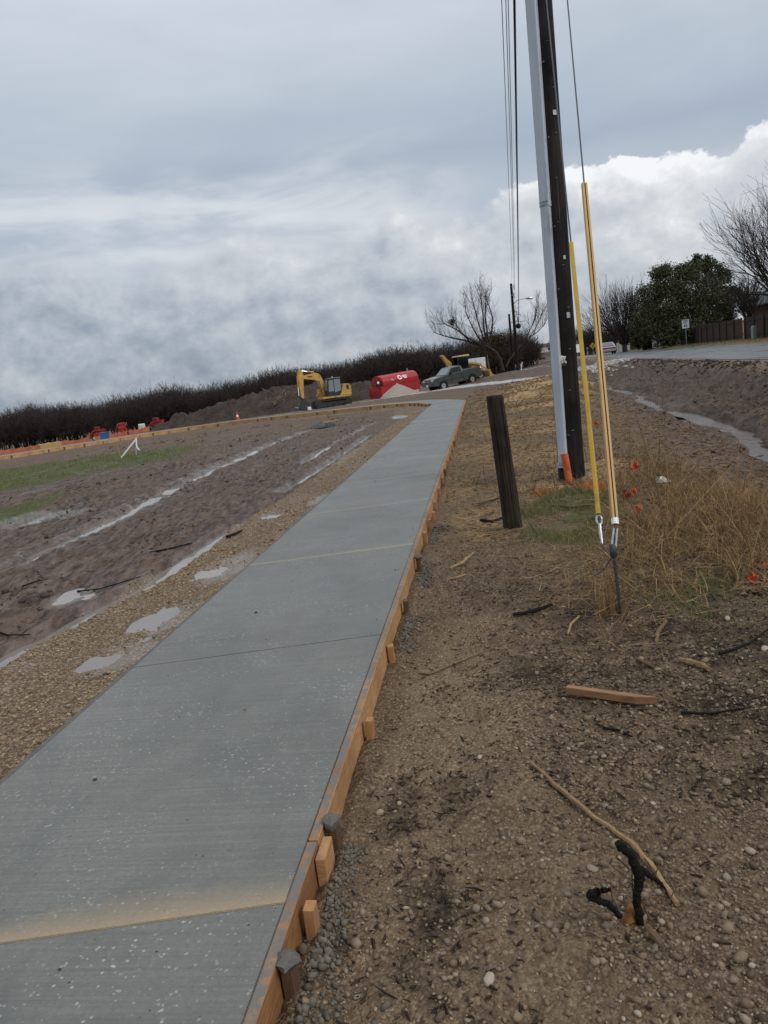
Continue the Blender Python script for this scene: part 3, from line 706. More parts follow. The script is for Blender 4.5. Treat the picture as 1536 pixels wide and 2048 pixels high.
# ------------------------------------------------------------------ water
def strip_mesh(name, pts, halfw, dz, mat, res=.25, zfix=None):
    P = [Vector((p[0], p[1], 0)) for p in pts]; q = [P[0]]
    for a, c in zip(P[:-1], P[1:]):
        n = max(1, int((c - a).length / res)); q += [a.lerp(c, (k + 1) / n) for k in range(n)]
    V = []; F = []
    for i, p in enumerate(q):
        d = (q[min(i + 1, len(q) - 1)] - q[max(i - 1, 0)]).normalized(); nrm = Vector((d.y, -d.x, 0))
        zc = float(base(np.array([p.x]), np.array([p.y]))[0]) + dz if zfix is None else zfix
        eg = H(np.array([p.x - nrm.x * halfw, p.x + nrm.x * halfw]), np.array([p.y - nrm.y * halfw, p.y + nrm.y * halfw])); zc = min(zc, max(float(eg.min()) - .004, zc - .02))
        for k in (-1, 0, 1): w = p + nrm * halfw * k; V.append((w.x, w.y, zc))
        if i: o = (i - 1) * 3; F += [(o, o + 1, o + 4, o + 3), (o + 1, o + 2, o + 5, o + 4)]
    return link(name, npmesh(name, V, F), mat)
RUTS_W = RUTS[:-1]
_lv = [-.052, -.046, -.044, -.046, -.046, -.048, -.036, -.036]
for k, (pts, w, dep) in enumerate(RUTS_W):
    if k in (4, 5, 6, 7): continue
    tag(strip_mesh('puddle', pts, w * 1.35, _lv[k], MT['water']), 'rain water standing in a tyre rut', kind='structure')
for c, rx, ry, dep in PUDDLES:
    if dep == 0: continue
    n = 28; zc = float(H(np.array([c[0]]), np.array([c[1]]), False)[0]) + dep * .34
    ang_ = np.arange(n) * 2 * math.pi / n; ring = H(c[0] + rx * 1.2 * np.cos(ang_), c[1] + ry * 1.2 * np.sin(ang_)); zc = min(zc, float(np.percentile(ring, 33)) - .003)
    V = [(c[0], c[1], zc)] + [(c[0] + rx * 1.25 * math.cos(a * 2 * math.pi / n), c[1] + ry * 1.25 * math.sin(a * 2 * math.pi / n), zc) for a in range(n)]
    s_, t_ = walk_st(c[0], c[1])
    V = [(x, y, z) if walk_st(x, y)[1] < -HALF - .03 else (*walk_xy(walk_st(x, y)[0], -HALF - .03), z) for x, y, z in V] if t_ < 0 else V
    tag(link('puddle', npmesh('puddle', V, [(0, 1 + a, 1 + (a + 1) % n) for a in range(n)]), MT['water']), 'shallow puddle of rain water in the gravel', kind='structure')
_dl = RUTS[-1][0]
tag(strip_mesh('ditch_water', _dl, .26, 0, MT['ditch'], .5, -.352), 'shallow rain water running along the roadside ditch', kind='structure')

# ------------------------------------------------------------------ road
def build_road():
    ys = np.concatenate([np.arange(-60, 140, 2.5), np.arange(140, 700, 8)])
    V = []; F = []
    for i, yy in enumerate(ys):
        e = float(near_edge(yy)); zr = float(z_road(yy))
        for k in range(9):
            q = k / 8; V.append((e + RW * q + (.12 * vnoise(np.array([yy * .7]), np.array([k * 3.]), 3)[0] if k in (0, 8) else 0), yy, zr + .05 * (1 - abs(2 * q - 1))))
        if i:
            o = (i - 1) * 9
            F += [(o + k, o + k + 1, o + k + 10, o + k + 9) for k in range(8)]
    tag(link('road', npmesh('road', V, F, True), MT['asphalt']), 'worn grey two lane asphalt road', kind='structure')
build_road()

# ------------------------------------------------------------------ sidewalk, forms and stakes
SIDEWALK = empty('sidewalk', (0, 0, 0), label='new grey concrete sidewalk curving left at its far end', kind='structure')
def path_top(x, y): return float(base(np.array([x]), np.array([y]))[0]) + .20
def panel(L, R, zl, stain=(0, 0.02)):
    """one slab; L,R lists of xy from near to far; local frame at the near end"""
    o0 = (Vector((*L[0], 0)) + Vector((*R[0], 0))) / 2
    d = Vector((L[-1][0] + R[-1][0] - L[0][0] - R[0][0], L[-1][1] + R[-1][1] - L[0][1] - R[0][1], 0)); ang = math.atan2(-d.x, d.y)
    rot = Matrix.Rotation(-ang, 3, 'Z'); V = []; F = []; n = len(L)
    for i in range(n):
        for p, z in ((L[i], zl[i]), (R[i], zl[i]), (R[i], zl[i] - .11), (L[i], zl[i] - .11)):
            q = rot @ (Vector((p[0], p[1], z)) - o0); V.append(q)
    for i in range(n - 1):
        a = i * 4; F += [(a + k, a + (k + 1) % 4, a + 4 + (k + 1) % 4, a + 4 + k) for k in range(4)]
    F += [(3, 2, 1, 0), tuple(4 * (n - 1) + k for k in range(4))]
    b = MB(); b.add(V, F); o = b.build('concrete_panel', MT['concrete'], SIDEWALK, bevel=.003)
    o.location = o0; o.rotation_euler = (0, 0, ang); o.color = (stain[0], stain[1], 0, 1)
    return o
SKEW = .139
_j = [-.4, 2.28] + [2.28 + 2.575 * k for k in range(1, 14)] + [S_END]
_st = {1: (1.0, .20), 3: (.75, .12), 4: (.55, .15), 5: (.6, .14), 6: (.5, .15), 8: (.4, .15), 9: (.4, .16)}
for k in range(len(_j) - 1):
    g = .0025 if k != 2 else .005
    a, c = _j[k] + g, _j[k + 1] - g
    k1 = 0 if k == len(_j) - 2 else SKEW
    panel([walk_xy(a - SKEW, -HALF), walk_xy(c - k1, -HALF)], [walk_xy(a + SKEW, HALF), walk_xy(c + k1, HALF)], [0, 0], _st.get(k, (0, .02)))
# faint stray dust streak is part of panel 3; bend and cross path
def offset_poly(pts, d):
    r = []
    for i, p in enumerate(pts):
        a = Vector(pts[max(i - 1, 0)]); c = Vector(pts[min(i + 1, len(pts) - 1)]); t = (c - a).normalized()
        r.append((p[0] + t.y * d, p[1] - t.x * d))
    return r
def smooth_poly(pts, n=4):
    """Catmull-Rom"""
    P = [Vector(p) for p in pts]; P = [P[0] * 2 - P[1]] + P + [P[-1] * 2 - P[-2]]; r = []
    for i in range(1, len(P) - 2):
        for k in range(n):
            t = k / n
            r.append(tuple(.5 * ((2 * P[i]) + (P[i + 1] - P[i - 1]) * t + (2 * P[i - 1] - 5 * P[i] + 4 * P[i + 1] - P[i + 2]) * t * t + (3 * P[i] - P[i - 1] - 3 * P[i + 1] + P[i + 2]) * t ** 3)))
    return r + [tuple(pts[-1])]
_l0 = walk_xy(S_END + .006, -HALF); _r0 = walk_xy(S_END + .006, HALF)
INN = smooth_poly([_l0] + INNER[1:], 4)
OUT = offset_poly(INN, 1.62); OUT[0] = _r0
_zs = [max(-.6, min(0, path_top(*p))) if i > 12 else 0 for i, p in enumerate(INN)]
_zs = list(np.convolve(np.pad(_zs, 6, 'edge'), np.ones(13) / 13, 'valid')); _zs[:6] = [0] * 6
for k in range(0, len(INN) - 2, 3):
    panel(INN[k:k + 4], OUT[k:k + 4], _zs[k:k + 4])
def board(parent, pts, zt, h, th=.038, mat='form', top='formtop', name='form_board'):
    """a plank on edge following pts (xy), outer face to the right of travel; with a cement splashed top edge"""
    O = offset_poly(pts, th); b = MB(); V = []; F = []; n = len(pts)
    for i in range(n):
        V += [(*pts[i], zt[i]), (*O[i], zt[i]), (*O[i], zt[i] - h), (*pts[i], zt[i] - h)]
    for i in range(n - 1):
        a = i * 4; F += [(a + k, a + (k + 1) % 4, a + 4 + (k + 1) % 4, a + 4 + k) for k in range(4)]
    F += [(3, 2, 1, 0), tuple(4 * (n - 1) + k for k in range(4))]
    b.add(V, F); o = b.build(name, MT[mat], parent, bevel=.002, seg=1)
    o.data.materials.append(MT[top])
    for p in o.data.polygons:
        if p.normal.z > .9: p.material_index = 1
    return o
def stake(parent, x, y, ang, top, bot=-.32, w=.038, d=.05, mat='stake', tilt=0., cap=False):
    b = MB(); hgt = top - bot; b.box((0, 0, hgt / 2), (w, d, hgt)); 
    o = b.build('stake', MT[mat], parent, bevel=.003, seg=1, loc=(x, y, bot)); o.rotation_euler = (tilt, random.uniform(-.04, .04), ang)
    if cap:
        c = MB(); rr = random.Random(int(x * 1000))
        V = []; F = []; nn = 9
        for q in range(4):
            for k in range(nn):
                rad = (.030, .040, .032, .012)[q] * rr.uniform(.75, 1.25); V.append((rad * math.cos(k * 6.283 / nn), rad * 1.2 * math.sin(k * 6.283 / nn), hgt + (-.016, -.004, .012, .022)[q] + rr.uniform(-.004, .004)))
        for q in range(3):
            for k in range(nn): F.append((q * nn + k, q * nn + (k + 1) % nn, (q + 1) * nn + (k + 1) % nn, (q + 1) * nn + k))
        F.append(tuple(3 * nn + k for k in range(nn))); F.append(tuple(range(nn - 1, -1, -1)))
        c.add(V, F).build('cement_blob', MT['cement'], o, smooth=True)
    return o
random.seed(4)
WANG = -math.atan(WT)
FR = empty('formwork', (0, 0, 0), label='orange-brown plank forms with stakes along the right edge of the sidewalk', cat='formwork', group='sidewalk formwork')
_bj = [-.4, 2.745, 6.40, 10.05, 13.7, 17.35, 21.0, 24.7, 28.4, 32, 35.6, 38.6]
for k in range(len(_bj) - 1):
    a, c = _bj[k] + .003, _bj[k + 1] - .003; off = .004 + (.003 if k % 2 else 0)
    zz = .006 + (.004 if k % 2 else 0)
    board(FR, [walk_xy(a, HALF + off), walk_xy(c, HALF + off)], [zz, zz], .19, mat='formdark' if k == 0 else 'form')
# short splice plank nailed over the first joint
_p = [walk_xy(2.66, HALF + .0475), walk_xy(2.80, HALF + .0475)]
board(FR, _p, [-.012, -.012], .185, .036, top='form', name='splice_plank')
for s_, top, mt_, cap in [(2.17, -.005, 'stakedark', True), (2.43, -.008, 'stake', False), (2.86, .012, 'stakedark', True), (3.79, -.02, 'stake', False), (4.86, -.025, 'stake', False), (5.80, -.02, 'stakedark', False), (7.08, -.005, 'stakedark', True), (8.2, -.02, 'stake', False),
                          (8.9, -.02, 'stake', False), (9.4, -.03, 'stake', False), (10.1, -.02, 'stake', False), (11.2, -.02, 'stake', False), (12.2, -.02, 'stake', False), (13.2, -.02, 'stakedark', False), (14.5, -.02, 'stake', False), (15.7, -.03, 'stake', False), (17.0, -.02, 'stake', False), (18.0, -.02, 'stakedark', False),
                          (19.6, -.02, 'stake', False), (21.2, -.02, 'stake', False), (22.8, -.02, 'stake', False), (24.6, -.02, 'stake', False), (26.5, -.02, 'stake', False), (29, -.02, 'stakedark', False), (31.5, -.02, 'stake', False), (34, -.02, 'stake', False), (36.5, -.02, 'stake', False)]:
    off = .074 if abs(s_ - 2.86) > .2 else .078
    stake(FR, *walk_xy(s_, HALF + off + random.uniform(0, .006)), WANG + random.uniform(-.08, .08), top, mat=mt_, tilt=random.uniform(-.05, .05), cap=cap)
# left edge: thin cement-grey plank flush with the slab
FLT = empty('formwork', (0, 0, 0), label='cement-grey plank form sunk flush along the left edge of the sidewalk', cat='formwork', group='sidewalk formwork')
for k in range(7):
    a, c = -.4 + 5.2 * k, -.4 + 5.2 * (k + 1) - .006
    board(FLT, [walk_xy(c, -HALF - .018), walk_xy(a, -HALF - .018)], [-.012 - .006 * (k % 2)] * 2, .16, .03, mat='cement', top='cement')
# inner edge of the bend and cross path
FB = empty('formwork', (0, 0, 0), label='pale plank forms and short stakes curving along the front of the far cross path', cat='formwork', group='sidewalk formwork')
_fi = [(p[0], p[1]) for p in INN]; 
for k in range(1, len(_fi) - 1, 4):
    seg = _fi[k:k + 5]; zz = [_zs[min(k + i, len(_zs) - 1)] + .012 + (.004 if (k // 4) % 2 else 0) for i in range(len(seg))]
    if len(seg) < 2: continue
    seg = offset_poly(seg, -.006 - (.004 if (k // 4) % 2 else 0))
    board(FB, seg[::-1], zz[::-1], .34, .04, mat='farform', top='farform')
_acc = 0
for i in range(1, len(_fi) - 1):
    a = Vector(_fi[i]); c = Vector(_fi[i + 1]); L = (c - a).length; step = .75 if i < 12 else 1.3
    t_ = (c - a).normalized()
    while _acc < L:
        p = a + t_ * _acc + Vector((-t_.y, t_.x)) * .085
        z_ = _zs[i] - .02; stake(FB, p.x, p.y, math.atan2(t_.y, t_.x), z_, z_ - .45, .06, .05, mat='stakedark' if random.random() < .7 else 'stake'); _acc += step * random.uniform(.8, 1.2)
    _acc -= L
# ------------------------------------------------------------------ near utility pole with riser conduit
random.seed(11)
PX, PY = 2.70, 10.76; LEAN = .0105
def pole_pt(z, dx=0, dy=0): return Vector((PX + LEAN * (z + .1) + dx, PY + dy, z))
UP = empty('utility_pole', (PX, PY, -.15), label='tall black creosote utility pole with grey conduit strapped to it', cat='utility pole', group='utility poles')
def wp(o, parent):   # keep world coordinates under a parent that is only translated
    o.location = o.location - parent.location if o.parent == parent else o.location
    return o
def rough_log(path, rads, k=20, amp=.05, seed=1, lumps=6):
    r = random.Random(seed); V = []; F = []; n = len(path); ph = [r.uniform(.85, 1.1) for _ in range(k)]
    for i, (p, rad) in enumerate(zip(path, rads)):
        for j in range(k):
            q = rad * (1 + amp * (ph[j] - 1) * 4 + r.uniform(-amp, amp) * .35); a = 6.28318 * j / k
            V.append((p[0] + q * math.cos(a), p[1] + q * math.sin(a), p[2]))
    for i in range(n - 1):
        for j in range(k): F.append((i * k + j, i * k + (j + 1) % k, (i + 1) * k + (j + 1) % k, (i + 1) * k + j))
    F.append(tuple((n - 1) * k + j for j in range(k)))
    return V, F
zz = [-.5, -.1, .3] + [.3 + .4 * i for i in range(1, 27)]
V, F = rough_log([pole_pt(z) for z in zz], [.182 - .0040 * max(0, z) + (.006 if z < .2 else 0) for z in zz], 26, .016, 3)
b = MB(); b.add(V, F); wp(b.build('pole_shaft', MT['pole'], UP, smooth=True), UP)
# conduit: U-shaped guard on the camera-left side, overlapping coupler half way up
def conduit(z0, z1, w, name):
    b = MB(); prof = [(-w, .08), (-w, -.048), (-w * .86, -.064), (w * .86, -.064), (w, -.048), (w, .08)]
    n = len(prof); V = []; F = []; ax = (-.135, -.13); ca, sa = math.cos(-.55), math.sin(-.55)
    for z in (z0, z1):
        c = pole_pt(z, *ax)
        for px_, py_ in prof: V.append((c.x + px_ * ca - py_ * sa, c.y + px_ * sa + py_ * ca, z))
    F = [(j, j + 1, n + j + 1, n + j) for j in range(n - 1)] + [tuple(range(n - 1, -1, -1)), tuple(n + j for j in range(n))]
    b.add(V, F); return wp(b.build(name, MT['conduit'], UP, bevel=.004, seg=2), UP)
c1 = conduit(.12, 3.60, .063, 'conduit'); c2 = conduit(3.605, 10.2, .068, 'conduit')
for z in (3.56, .10):
    k = conduit(z, z + .075, .072, 'conduit_band')
# dark gap line and a row of lag bolts along the conduit flange
for z in (.55, 1.5, 2.5, 3.3, 4.4, 5.3, 6.2, 7.1, 8.0):
    c = pole_pt(z, -.062, -.19); b = MB(); b.tube([c, c + Vector((.008, -.024, 0))], .011, 8); wp(b.build('lag_bolt', MT['steel'], UP), UP)
# orange sleeve entering the ground
b = MB(); b.tube([(PX - .085, PY - .235, -.25), (PX - .115, PY - .215, .12), (PX - .13, PY - .2, .3)], .05, 14); wp(b.build('orange_sleeve', MT['orangepipe'], UP, smooth=True), UP)
# ground wire stapled to the face and a white sealant lump round it
b = MB(); b.tube([pole_pt(z, .02 + .012 * math.sin(z * 2.2), -.172 + .0038 * max(0, z)) for z in np.arange(.2, 9.8, .4)], .006, 5); wp(b.build('ground_wire', MT['wire'], UP), UP)
def blob(name, c, r, mat, parent, seed, sq=(1, 1, 1), n=10, rough=.25):
    rr = random.Random(seed); V = []; F = []; m_ = n // 2 + 1
    for i in range(m_ + 1):
        for j in range(n):
            th = math.pi * i / m_; q = r * (1 + rr.uniform(-rough, rough))
            V.append((c[0] + q * sq[0] * math.sin(th) * math.cos(6.283 * j / n), c[1] + q * sq[1] * math.sin(th) * math.sin(6.283 * j / n), c[2] + q * sq[2] * math.cos(th)))
    for i in range(m_):
        for j in range(n): F.append((i * n + j, i * n + (j + 1) % n, (i + 1) * n + (j + 1) % n, (i + 1) * n + j))
    b = MB(); b.add(V, F); o = b.build(name, mat, parent, smooth=True); return o
_c = at(1123, 719, 10.60)
for dx, dz, r in ((-.035, .0, .05), (.03, .012, .042), (.055, -.045, .03), (-.01, -.03, .035)):
    wp(blob('white_sealant', _c + Vector((dx, 0, dz)), r, MT['whitedirty'], UP, int(r * 1e4), (1, .6, 1)), UP)
for z, w_, h_ in ((2.15, .05, .075), (2.9, .035, .05), (4.7, .05, .06)):
    c = pole_pt(z, .055, -.182 + .004 * z); b = MB(); b.box(c, (w_, .006, h_), Matrix.Rotation(.3, 3, 'Z')); wp(b.build('tag_plate', MT['galv'], UP), UP)
for z in np.arange(.6, 6.2, .55):
    c = pole_pt(z, .03 + .03 * math.sin(z * 9), -.181 + .004 * z); b = MB(); b.tube([c + Vector((-.014, 0, 0)), c + Vector((0, -.008, .003)), c + Vector((.014, 0, .005))], .003, 4); wp(b.build('staple', MT['galv'], UP), UP)
# cross arm out of the frame carries the lines
b = MB(); b.box(pole_pt(10.1, 0, -.2), (2.2, .1, .12)); wp(b.build('cross_arm', MT['pole'], UP, bevel=.005), UP)

# ------------------------------------------------------------------ guy wires with guards
def guy(lowpx, lowY, toppx, hi_px, hiY, label, double):
    lo = at(*lowpx, lowY); hi = at(*hi_px, hiY); d = (hi - lo).normalized(); L = (hi - lo).length
    # guard length: nearest approach to the ray through its top in the photograph
    rr = Vector(ray(*toppx)).normalized(); o0 = lo - Vector((0, 0, EYE)); bdot = d.dot(rr)
    t = (bdot * o0.dot(rr) - o0.dot(d)) / (1 - bdot * bdot)
    g = empty('guy_wire', lo, label=label, cat='guy wire', group='guy wires of the near pole')
    anchor = Vector((1.51, 4.98, Hs(1.51, 4.98)))
    eye_ = Vector((1.505, 5.04, .30))
    b = MB(); b.tube([lo - d * .05, hi], .0065, 6); wp(b.build('strand', MT['wire'], g), g)
    side = d.cross(Vector((0, 1, 0))).normalized()
    fwd = d.cross(side).normalized()
    if double:
        for s_ in (-1, 1):
            V = []; F = []; prof = [(0.003, -.014), (.005, -.022), (.013, -.025), (.021, -.018), (.0235, 0), (.020, .017), (.005, .018)]
            n = len(prof)
            for q in (0, t):
                for a, c in prof: V.append(lo + d * q + side * a * s_ + fwd * c)
            F = [(j, (j + 1) % n, n + (j + 1) % n, n + j) for j in range(n)] + [tuple(range(n)), tuple(range(2 * n - 1, n - 1, -1))]
            b = MB(); b.add(V, F); wp(b.build('guard_half', MT['tan'], g, smooth=True), g)
        b = MB(); b.tube([lo + d * .01, lo + d * (t - .01)], .012, 6); wp(b.build('guard_seam', MT['tandark'], g), g)
        b = MB(); b.tube([lo - d * .022, lo + d * .022], .0255, 12); wp(b.build('white_collar', MT['white'], g, smooth=True), g)
        b = MB()
        b.tube([lo - d * .05 + side * .012, eye_ + Vector((-.014, 0, .03))], .007, 6); b.tube([lo - d * .05 - side * .012, eye_ + Vector((.016, 0, .03))], .007, 6)
        wp(b.build('wire_loop', MT['galv'], g), g)
        b = MB(); m_ = (lo - d * .12).lerp(eye_, .5)
        b.tube([lo - d * .12, m_, eye_], [.012, .014, .018], 8); wp(b.build('preformed_grip', MT['steel'], g, smooth=True), g)
        b = MB(); b.tube([anchor - Vector((0, 0, .3)), anchor, eye_], .0115, 8); wp(b.build('anchor_rod', MT['steel'], g, smooth=True), g)
        b = MB(); b.tube([eye_ + Vector((0, 0, -.035)), eye_ + Vector((0, 0, -.01)), eye_ + Vector((0, 0, .02)), eye_ + Vector((-.004, .01, .06))], [.016, .025, .027, .018], 10); wp(b.build('eye_nut', MT['steel'], g, smooth=True), g)
    else:
        b = MB(); n = 12
        b.tube([lo, lo + d * t], .0175, n); o = b.build('guard', MT['yellow'], g, smooth=True); wp(o, g)
        b = MB(); c = lo - d * .045
        ring = [c + side * .020 * math.cos(a) + d * .035 * math.sin(a) for a in np.linspace(0, 6.283, 14)]
        b.tube(ring, .008, 6, False); wp(b.build('thimble_eye', MT['galv'], g, smooth=True), g)
        b = MB(); b.tube([c - d * .03, c - d * .10, c - d * .18 + side * -.004], [.012, .014, .008], 8); wp(b.build('grip_shank', MT['galv'], g, smooth=True), g)
        e = c - d * .18; b = MB(); b.tube([e, e.lerp(eye_, .35) + Vector((.01, 0, -.035)), e.lerp(eye_, .7) + Vector((.0, 0, -.04)), eye_], .0055, 6); wp(b.build('tail_wire', MT['wire'], g, smooth=True), g)
        b = MB(); b.tube([eye_ + Vector((-.005, .02, -.03)), eye_ + Vector((-.06, .05, -.12)), eye_ + Vector((-.10, .06, -.15)), eye_ + Vector((-.13, .06, -.16))], .006, 6); wp(b.build('loose_wire_end', MT['wire'], g, smooth=True), g)
    for z in (.1, .5, .9):
        c = lo + d * (t * z) + fwd * -.017
        if not double: b = MB(); b.tube([c, c + fwd * -.006], .006, 6); wp(b.build('rivet', MT['steel'], g), g)
    return g
guy((1197, 1028), 5.35, (1146, 485), (1042, -500), 10.62, 'slim bright yellow pipe guard on the guy wire nearer the pole', False)
guy((1230, 1043), 5.16, (1172, 367), (1080, -600), 10.66, 'tan two-part plastic guard on the guy wire above the anchor rod', True)

# ------------------------------------------------------------------ old wooden post
o = empty('wooden_post', (1.36, 8.12, -.12), label='short weathered dark wooden post standing beside the sidewalk', cat='post')
V, F = rough_log([Vector((0 - .045 * z, 0, z)) for z in (-.3, 0, .25, .5, .75, 1.0, 1.2, 1.34, 1.41, 1.432)], [.102, .102, .099, .096, .096, .094, .092, .090, .088, .083], 22, .07, 9)
b = MB(); b.add(V, F); b.build('post_shaft', MT['post'], o, smooth=False)
for k, (a, z0, z1) in enumerate([(-1.9, .2, 1.3), (-1.3, .0, .9), (-1.0, .5, 1.38), (-2.3, .4, 1.2)]):
    b = MB(); b.tube([Vector((.098 * math.cos(a) - .045 * z, .098 * math.sin(a), z)) for z in np.linspace(z0, z1, 6)], [.004, .008, .009, .008, .007, .003], 5); b.build('splinter', MT['post'], o)

# ------------------------------------------------------------------ far utility poles, street light, overhead lines
def far_pole(base_px, top_px, Y, label, r=.14, name='utility_pole'):
    p0 = at(*base_px, Y); p1 = at(*top_px, Y); p0.z = Hs(p0.x, p0.y) - .1
    e = empty(name, p0, label=label, cat='utility pole', group='utility poles')
    b = MB(); b.tube([(0, 0, -.4), (p1 - p0) * .5, p1 - p0], [r * 1.1, r, r * .8], 10); b.build('pole_shaft', MT['pole'], e, smooth=True)
    return e, p0, p1
fe, fp0, fp1 = far_pole((1036, 742), (1022, 567), 85, 'far black utility pole carrying a street light on a long arm', .16)
b = MB(); a0 = at(1027, 608, 85) - fp0; a1 = at(1040, 599, 84.4) - fp0; a2 = at(1052, 597, 84) - fp0
b.tube([a0, a0.lerp(a1, .5) + Vector((0, 0, .12)), a1, a2], .035, 6); arm = b.build('lamp_arm', MT['galv'], fe, smooth=True)
b = MB(); q = at(1058, 597, 84) - fp0; b.tube([a2 - Vector((.05, 0, 0)), q + Vector((-.1, 0, .05)), q + Vector((.25, 0, .02)), q + Vector((.42, 0, -.03))], [.07, .13, .15, .05], 8); b.build('lamp_head', MT['galv'], arm, smooth=True)
for (x, y) in ((1028, 573), (1028, 590)):
    c = at(x, y, 84.8) - fp0; b = MB(); b.tube([c + Vector((-.25, 0, 0)), c, c + Vector((0, 0, -.3))], .03, 6); b.tube([c + Vector((0, 0, -.3)), c + Vector((0, 0, .2))], [.07, .05], 8); b.build('insulator', MT['galv'], fe, smooth=True)
c = at(1031, 622, 84.7) - fp0
rr = random.Random(5); b = MB()
for k in range(60): p = c + Vector((rr.gauss(.05, .18), rr.gauss(0, .15), rr.gauss(-.1, .42))); b.tube([p, p + Vector((rr.uniform(-.3, .3), rr.uniform(-.2, .2), rr.uniform(-.45, .1)))], .014, 3, False)
tag(b.build('vine_tangle', MT['twig'], fe), kind='stuff')
f2, _, _ = far_pole((1027, 738), (1018, 628), 93, 'shorter bare black pole just left of the street light pole', .15)
f3, _, _ = far_pole((1020, 735), (1017.5, 676), 97, 'lowest stub pole of the far pole cluster', .10)
# transformer-like box hanging on the span
near_at = pole_pt(9.55, -.75, -.2)
WIRES = [((1024, 566), at(1037, -60, 30), 'topmost thin overhead line running to the far pole'), ((1028, 575), at(1041, -60, 30), 'second thin overhead line beside the topmost one'), ((1029, 590), at(1045, -60, 30), 'third overhead line nearest the conduit side')]
def catenary(a, c, sag, n=28):
    return [a.lerp(c, i / n) + Vector((0, 0, -4 * sag * (i / n) * (1 - i / n))) for i in range(n + 1)]
for k, ((x, y), mid, lab) in enumerate(WIRES):
    a = at(x, y, 84.8); n0 = pole_pt(10.16, (-.36, -.28, -.22)[k], -.2)
    b = MB(); b.tube(catenary(a, n0, .55), .011, 5); tag(b.build('overhead_wire', MT['wire'], None), lab, 'wire', 'overhead wires')
a = at(1037, 645, 84); n0 = pole_pt(9.4, -.16, -.22)
b = MB(); pts = catenary(a, n0, .5); b.tube(pts, .026, 6); tag(b.build('overhead_cable', MT['black'], None), 'thick black telephone cable hanging below the overhead wires', 'cable', 'overhead wires')
e = empty('splice_case', at(1036.5, 650, 84), label='round black cable splice case hanging under a short bar', cat='splice case')
b = MB(); b.tube([(-.75, 0, .35), (.75, 0, .35)], .03, 6); b.build('spreader_bar', MT['black'], e)
blob('case_body', Vector((0, 0, -.1)), .28, MT['black'], e, 3, (1, 1, 1), 12, .05)
b = MB(); b.tube([(0, 0, .9), (.02, 0, .1)], .05, 6); b.build('hanger', MT['black'], e)
# ------------------------------------------------------------------ loose stones, chips, grass (vectorised)
RNG = np.random.default_rng(7)
_g = (1 + 5 ** .5) / 2
ICO_V = np.array([(-1, _g, 0), (1, _g, 0), (-1, -_g, 0), (1, -_g, 0), (0, -1, _g), (0, 1, _g), (0, -1, -_g), (0, 1, -_g), (_g, 0, -1), (_g, 0, 1), (-_g, 0, -1), (-_g, 0, 1)], float) / 1.9
ICO_F = np.array([(0, 11, 5), (0, 5, 1), (0, 1, 7), (0, 7, 10), (0, 10, 11), (1, 5, 9), (5, 11, 4), (11, 10, 2), (10, 7, 6), (7, 1, 8), (3, 9, 4), (3, 4, 2), (3, 2, 6), (3, 6, 8), (3, 8, 9), (4, 9, 5), (2, 4, 11), (6, 2, 10), (8, 6, 7), (9, 8, 1)])
def stones_mesh(name, xy, size, flat=(.4, .85), sink=.28, jit=.30, smooth=False):
    n = len(xy); V = ICO_V[None] * (1 + RNG.uniform(-jit, jit, (n, 12, 1)))
    sc_ = np.stack([np.ones(n), RNG.uniform(.5, 1, n), RNG.uniform(*flat, n)], 1) * size[:, None] * .5
    V = V * sc_[:, None]
    a = RNG.uniform(0, 6.283, n); t = RNG.uniform(-.35, .35, n)
    ca, sa, ct, st_ = np.cos(a), np.sin(a), np.cos(t), np.sin(t)
    x, y, z = V[..., 0], V[..., 1] * ct[:, None] - V[..., 2] * st_[:, None], V[..., 1] * st_[:, None] + V[..., 2] * ct[:, None]
    X = x * ca[:, None] - y * sa[:, None] + xy[:, 0, None]; Y = x * sa[:, None] + y * ca[:, None] + xy[:, 1, None]
    Z = z + (H(xy[:, 0], xy[:, 1]) + sc_[:, 2] * (1 - sink * 2))[:, None]
    F = (ICO_F[None] + (np.arange(n) * 12)[:, None, None]).reshape(-1, 3)
    return npmesh(name, np.stack([X, Y, Z], 2).reshape(-1, 3), F, smooth)
def visible_xy(n, ymin, ymax, x0, x1, power=1.0):
    """points spread so that they are about evenly dense in the view (denser near)"""
    u = RNG.random(n); Y = ymin * (ymax / ymin) ** (u ** power)
    X = x0 + RNG.random(n) * (x1 - x0)
    return np.stack([X, Y], 1)
# left gravel band
n = 90000; P = visible_xy(n, 2.2, 34, -5.5, 2.5); s_, t_ = walk_st(P[:, 0], P[:, 1])
mk = masks(P[:, 0], P[:, 1])
keep = (t_ < -HALF - .07) & (RNG.random(n) < mk[0] * 1.05 - .1) & (vnoise(P[:, 0] * 3, P[:, 1] * 3, 55) > -.2)
for c, rx, ry, dep in PUDDLES: keep &= ((P[:, 0] - c[0]) / rx) ** 2 + ((P[:, 1] - c[1]) / ry) ** 2 > RNG.random(n) * 1.2
P = P[keep][:21000]
sz = np.clip(RNG.lognormal(math.log(.0105), .48, len(P)), .007, .06) * (1 + P[:, 1] * .035)
tag(link('gravel', stones_mesh('gravel', P, sz), MT['stonesL']), 'tan gravel strewn along the left edge of the sidewalk', 'gravel', kind='stuff')
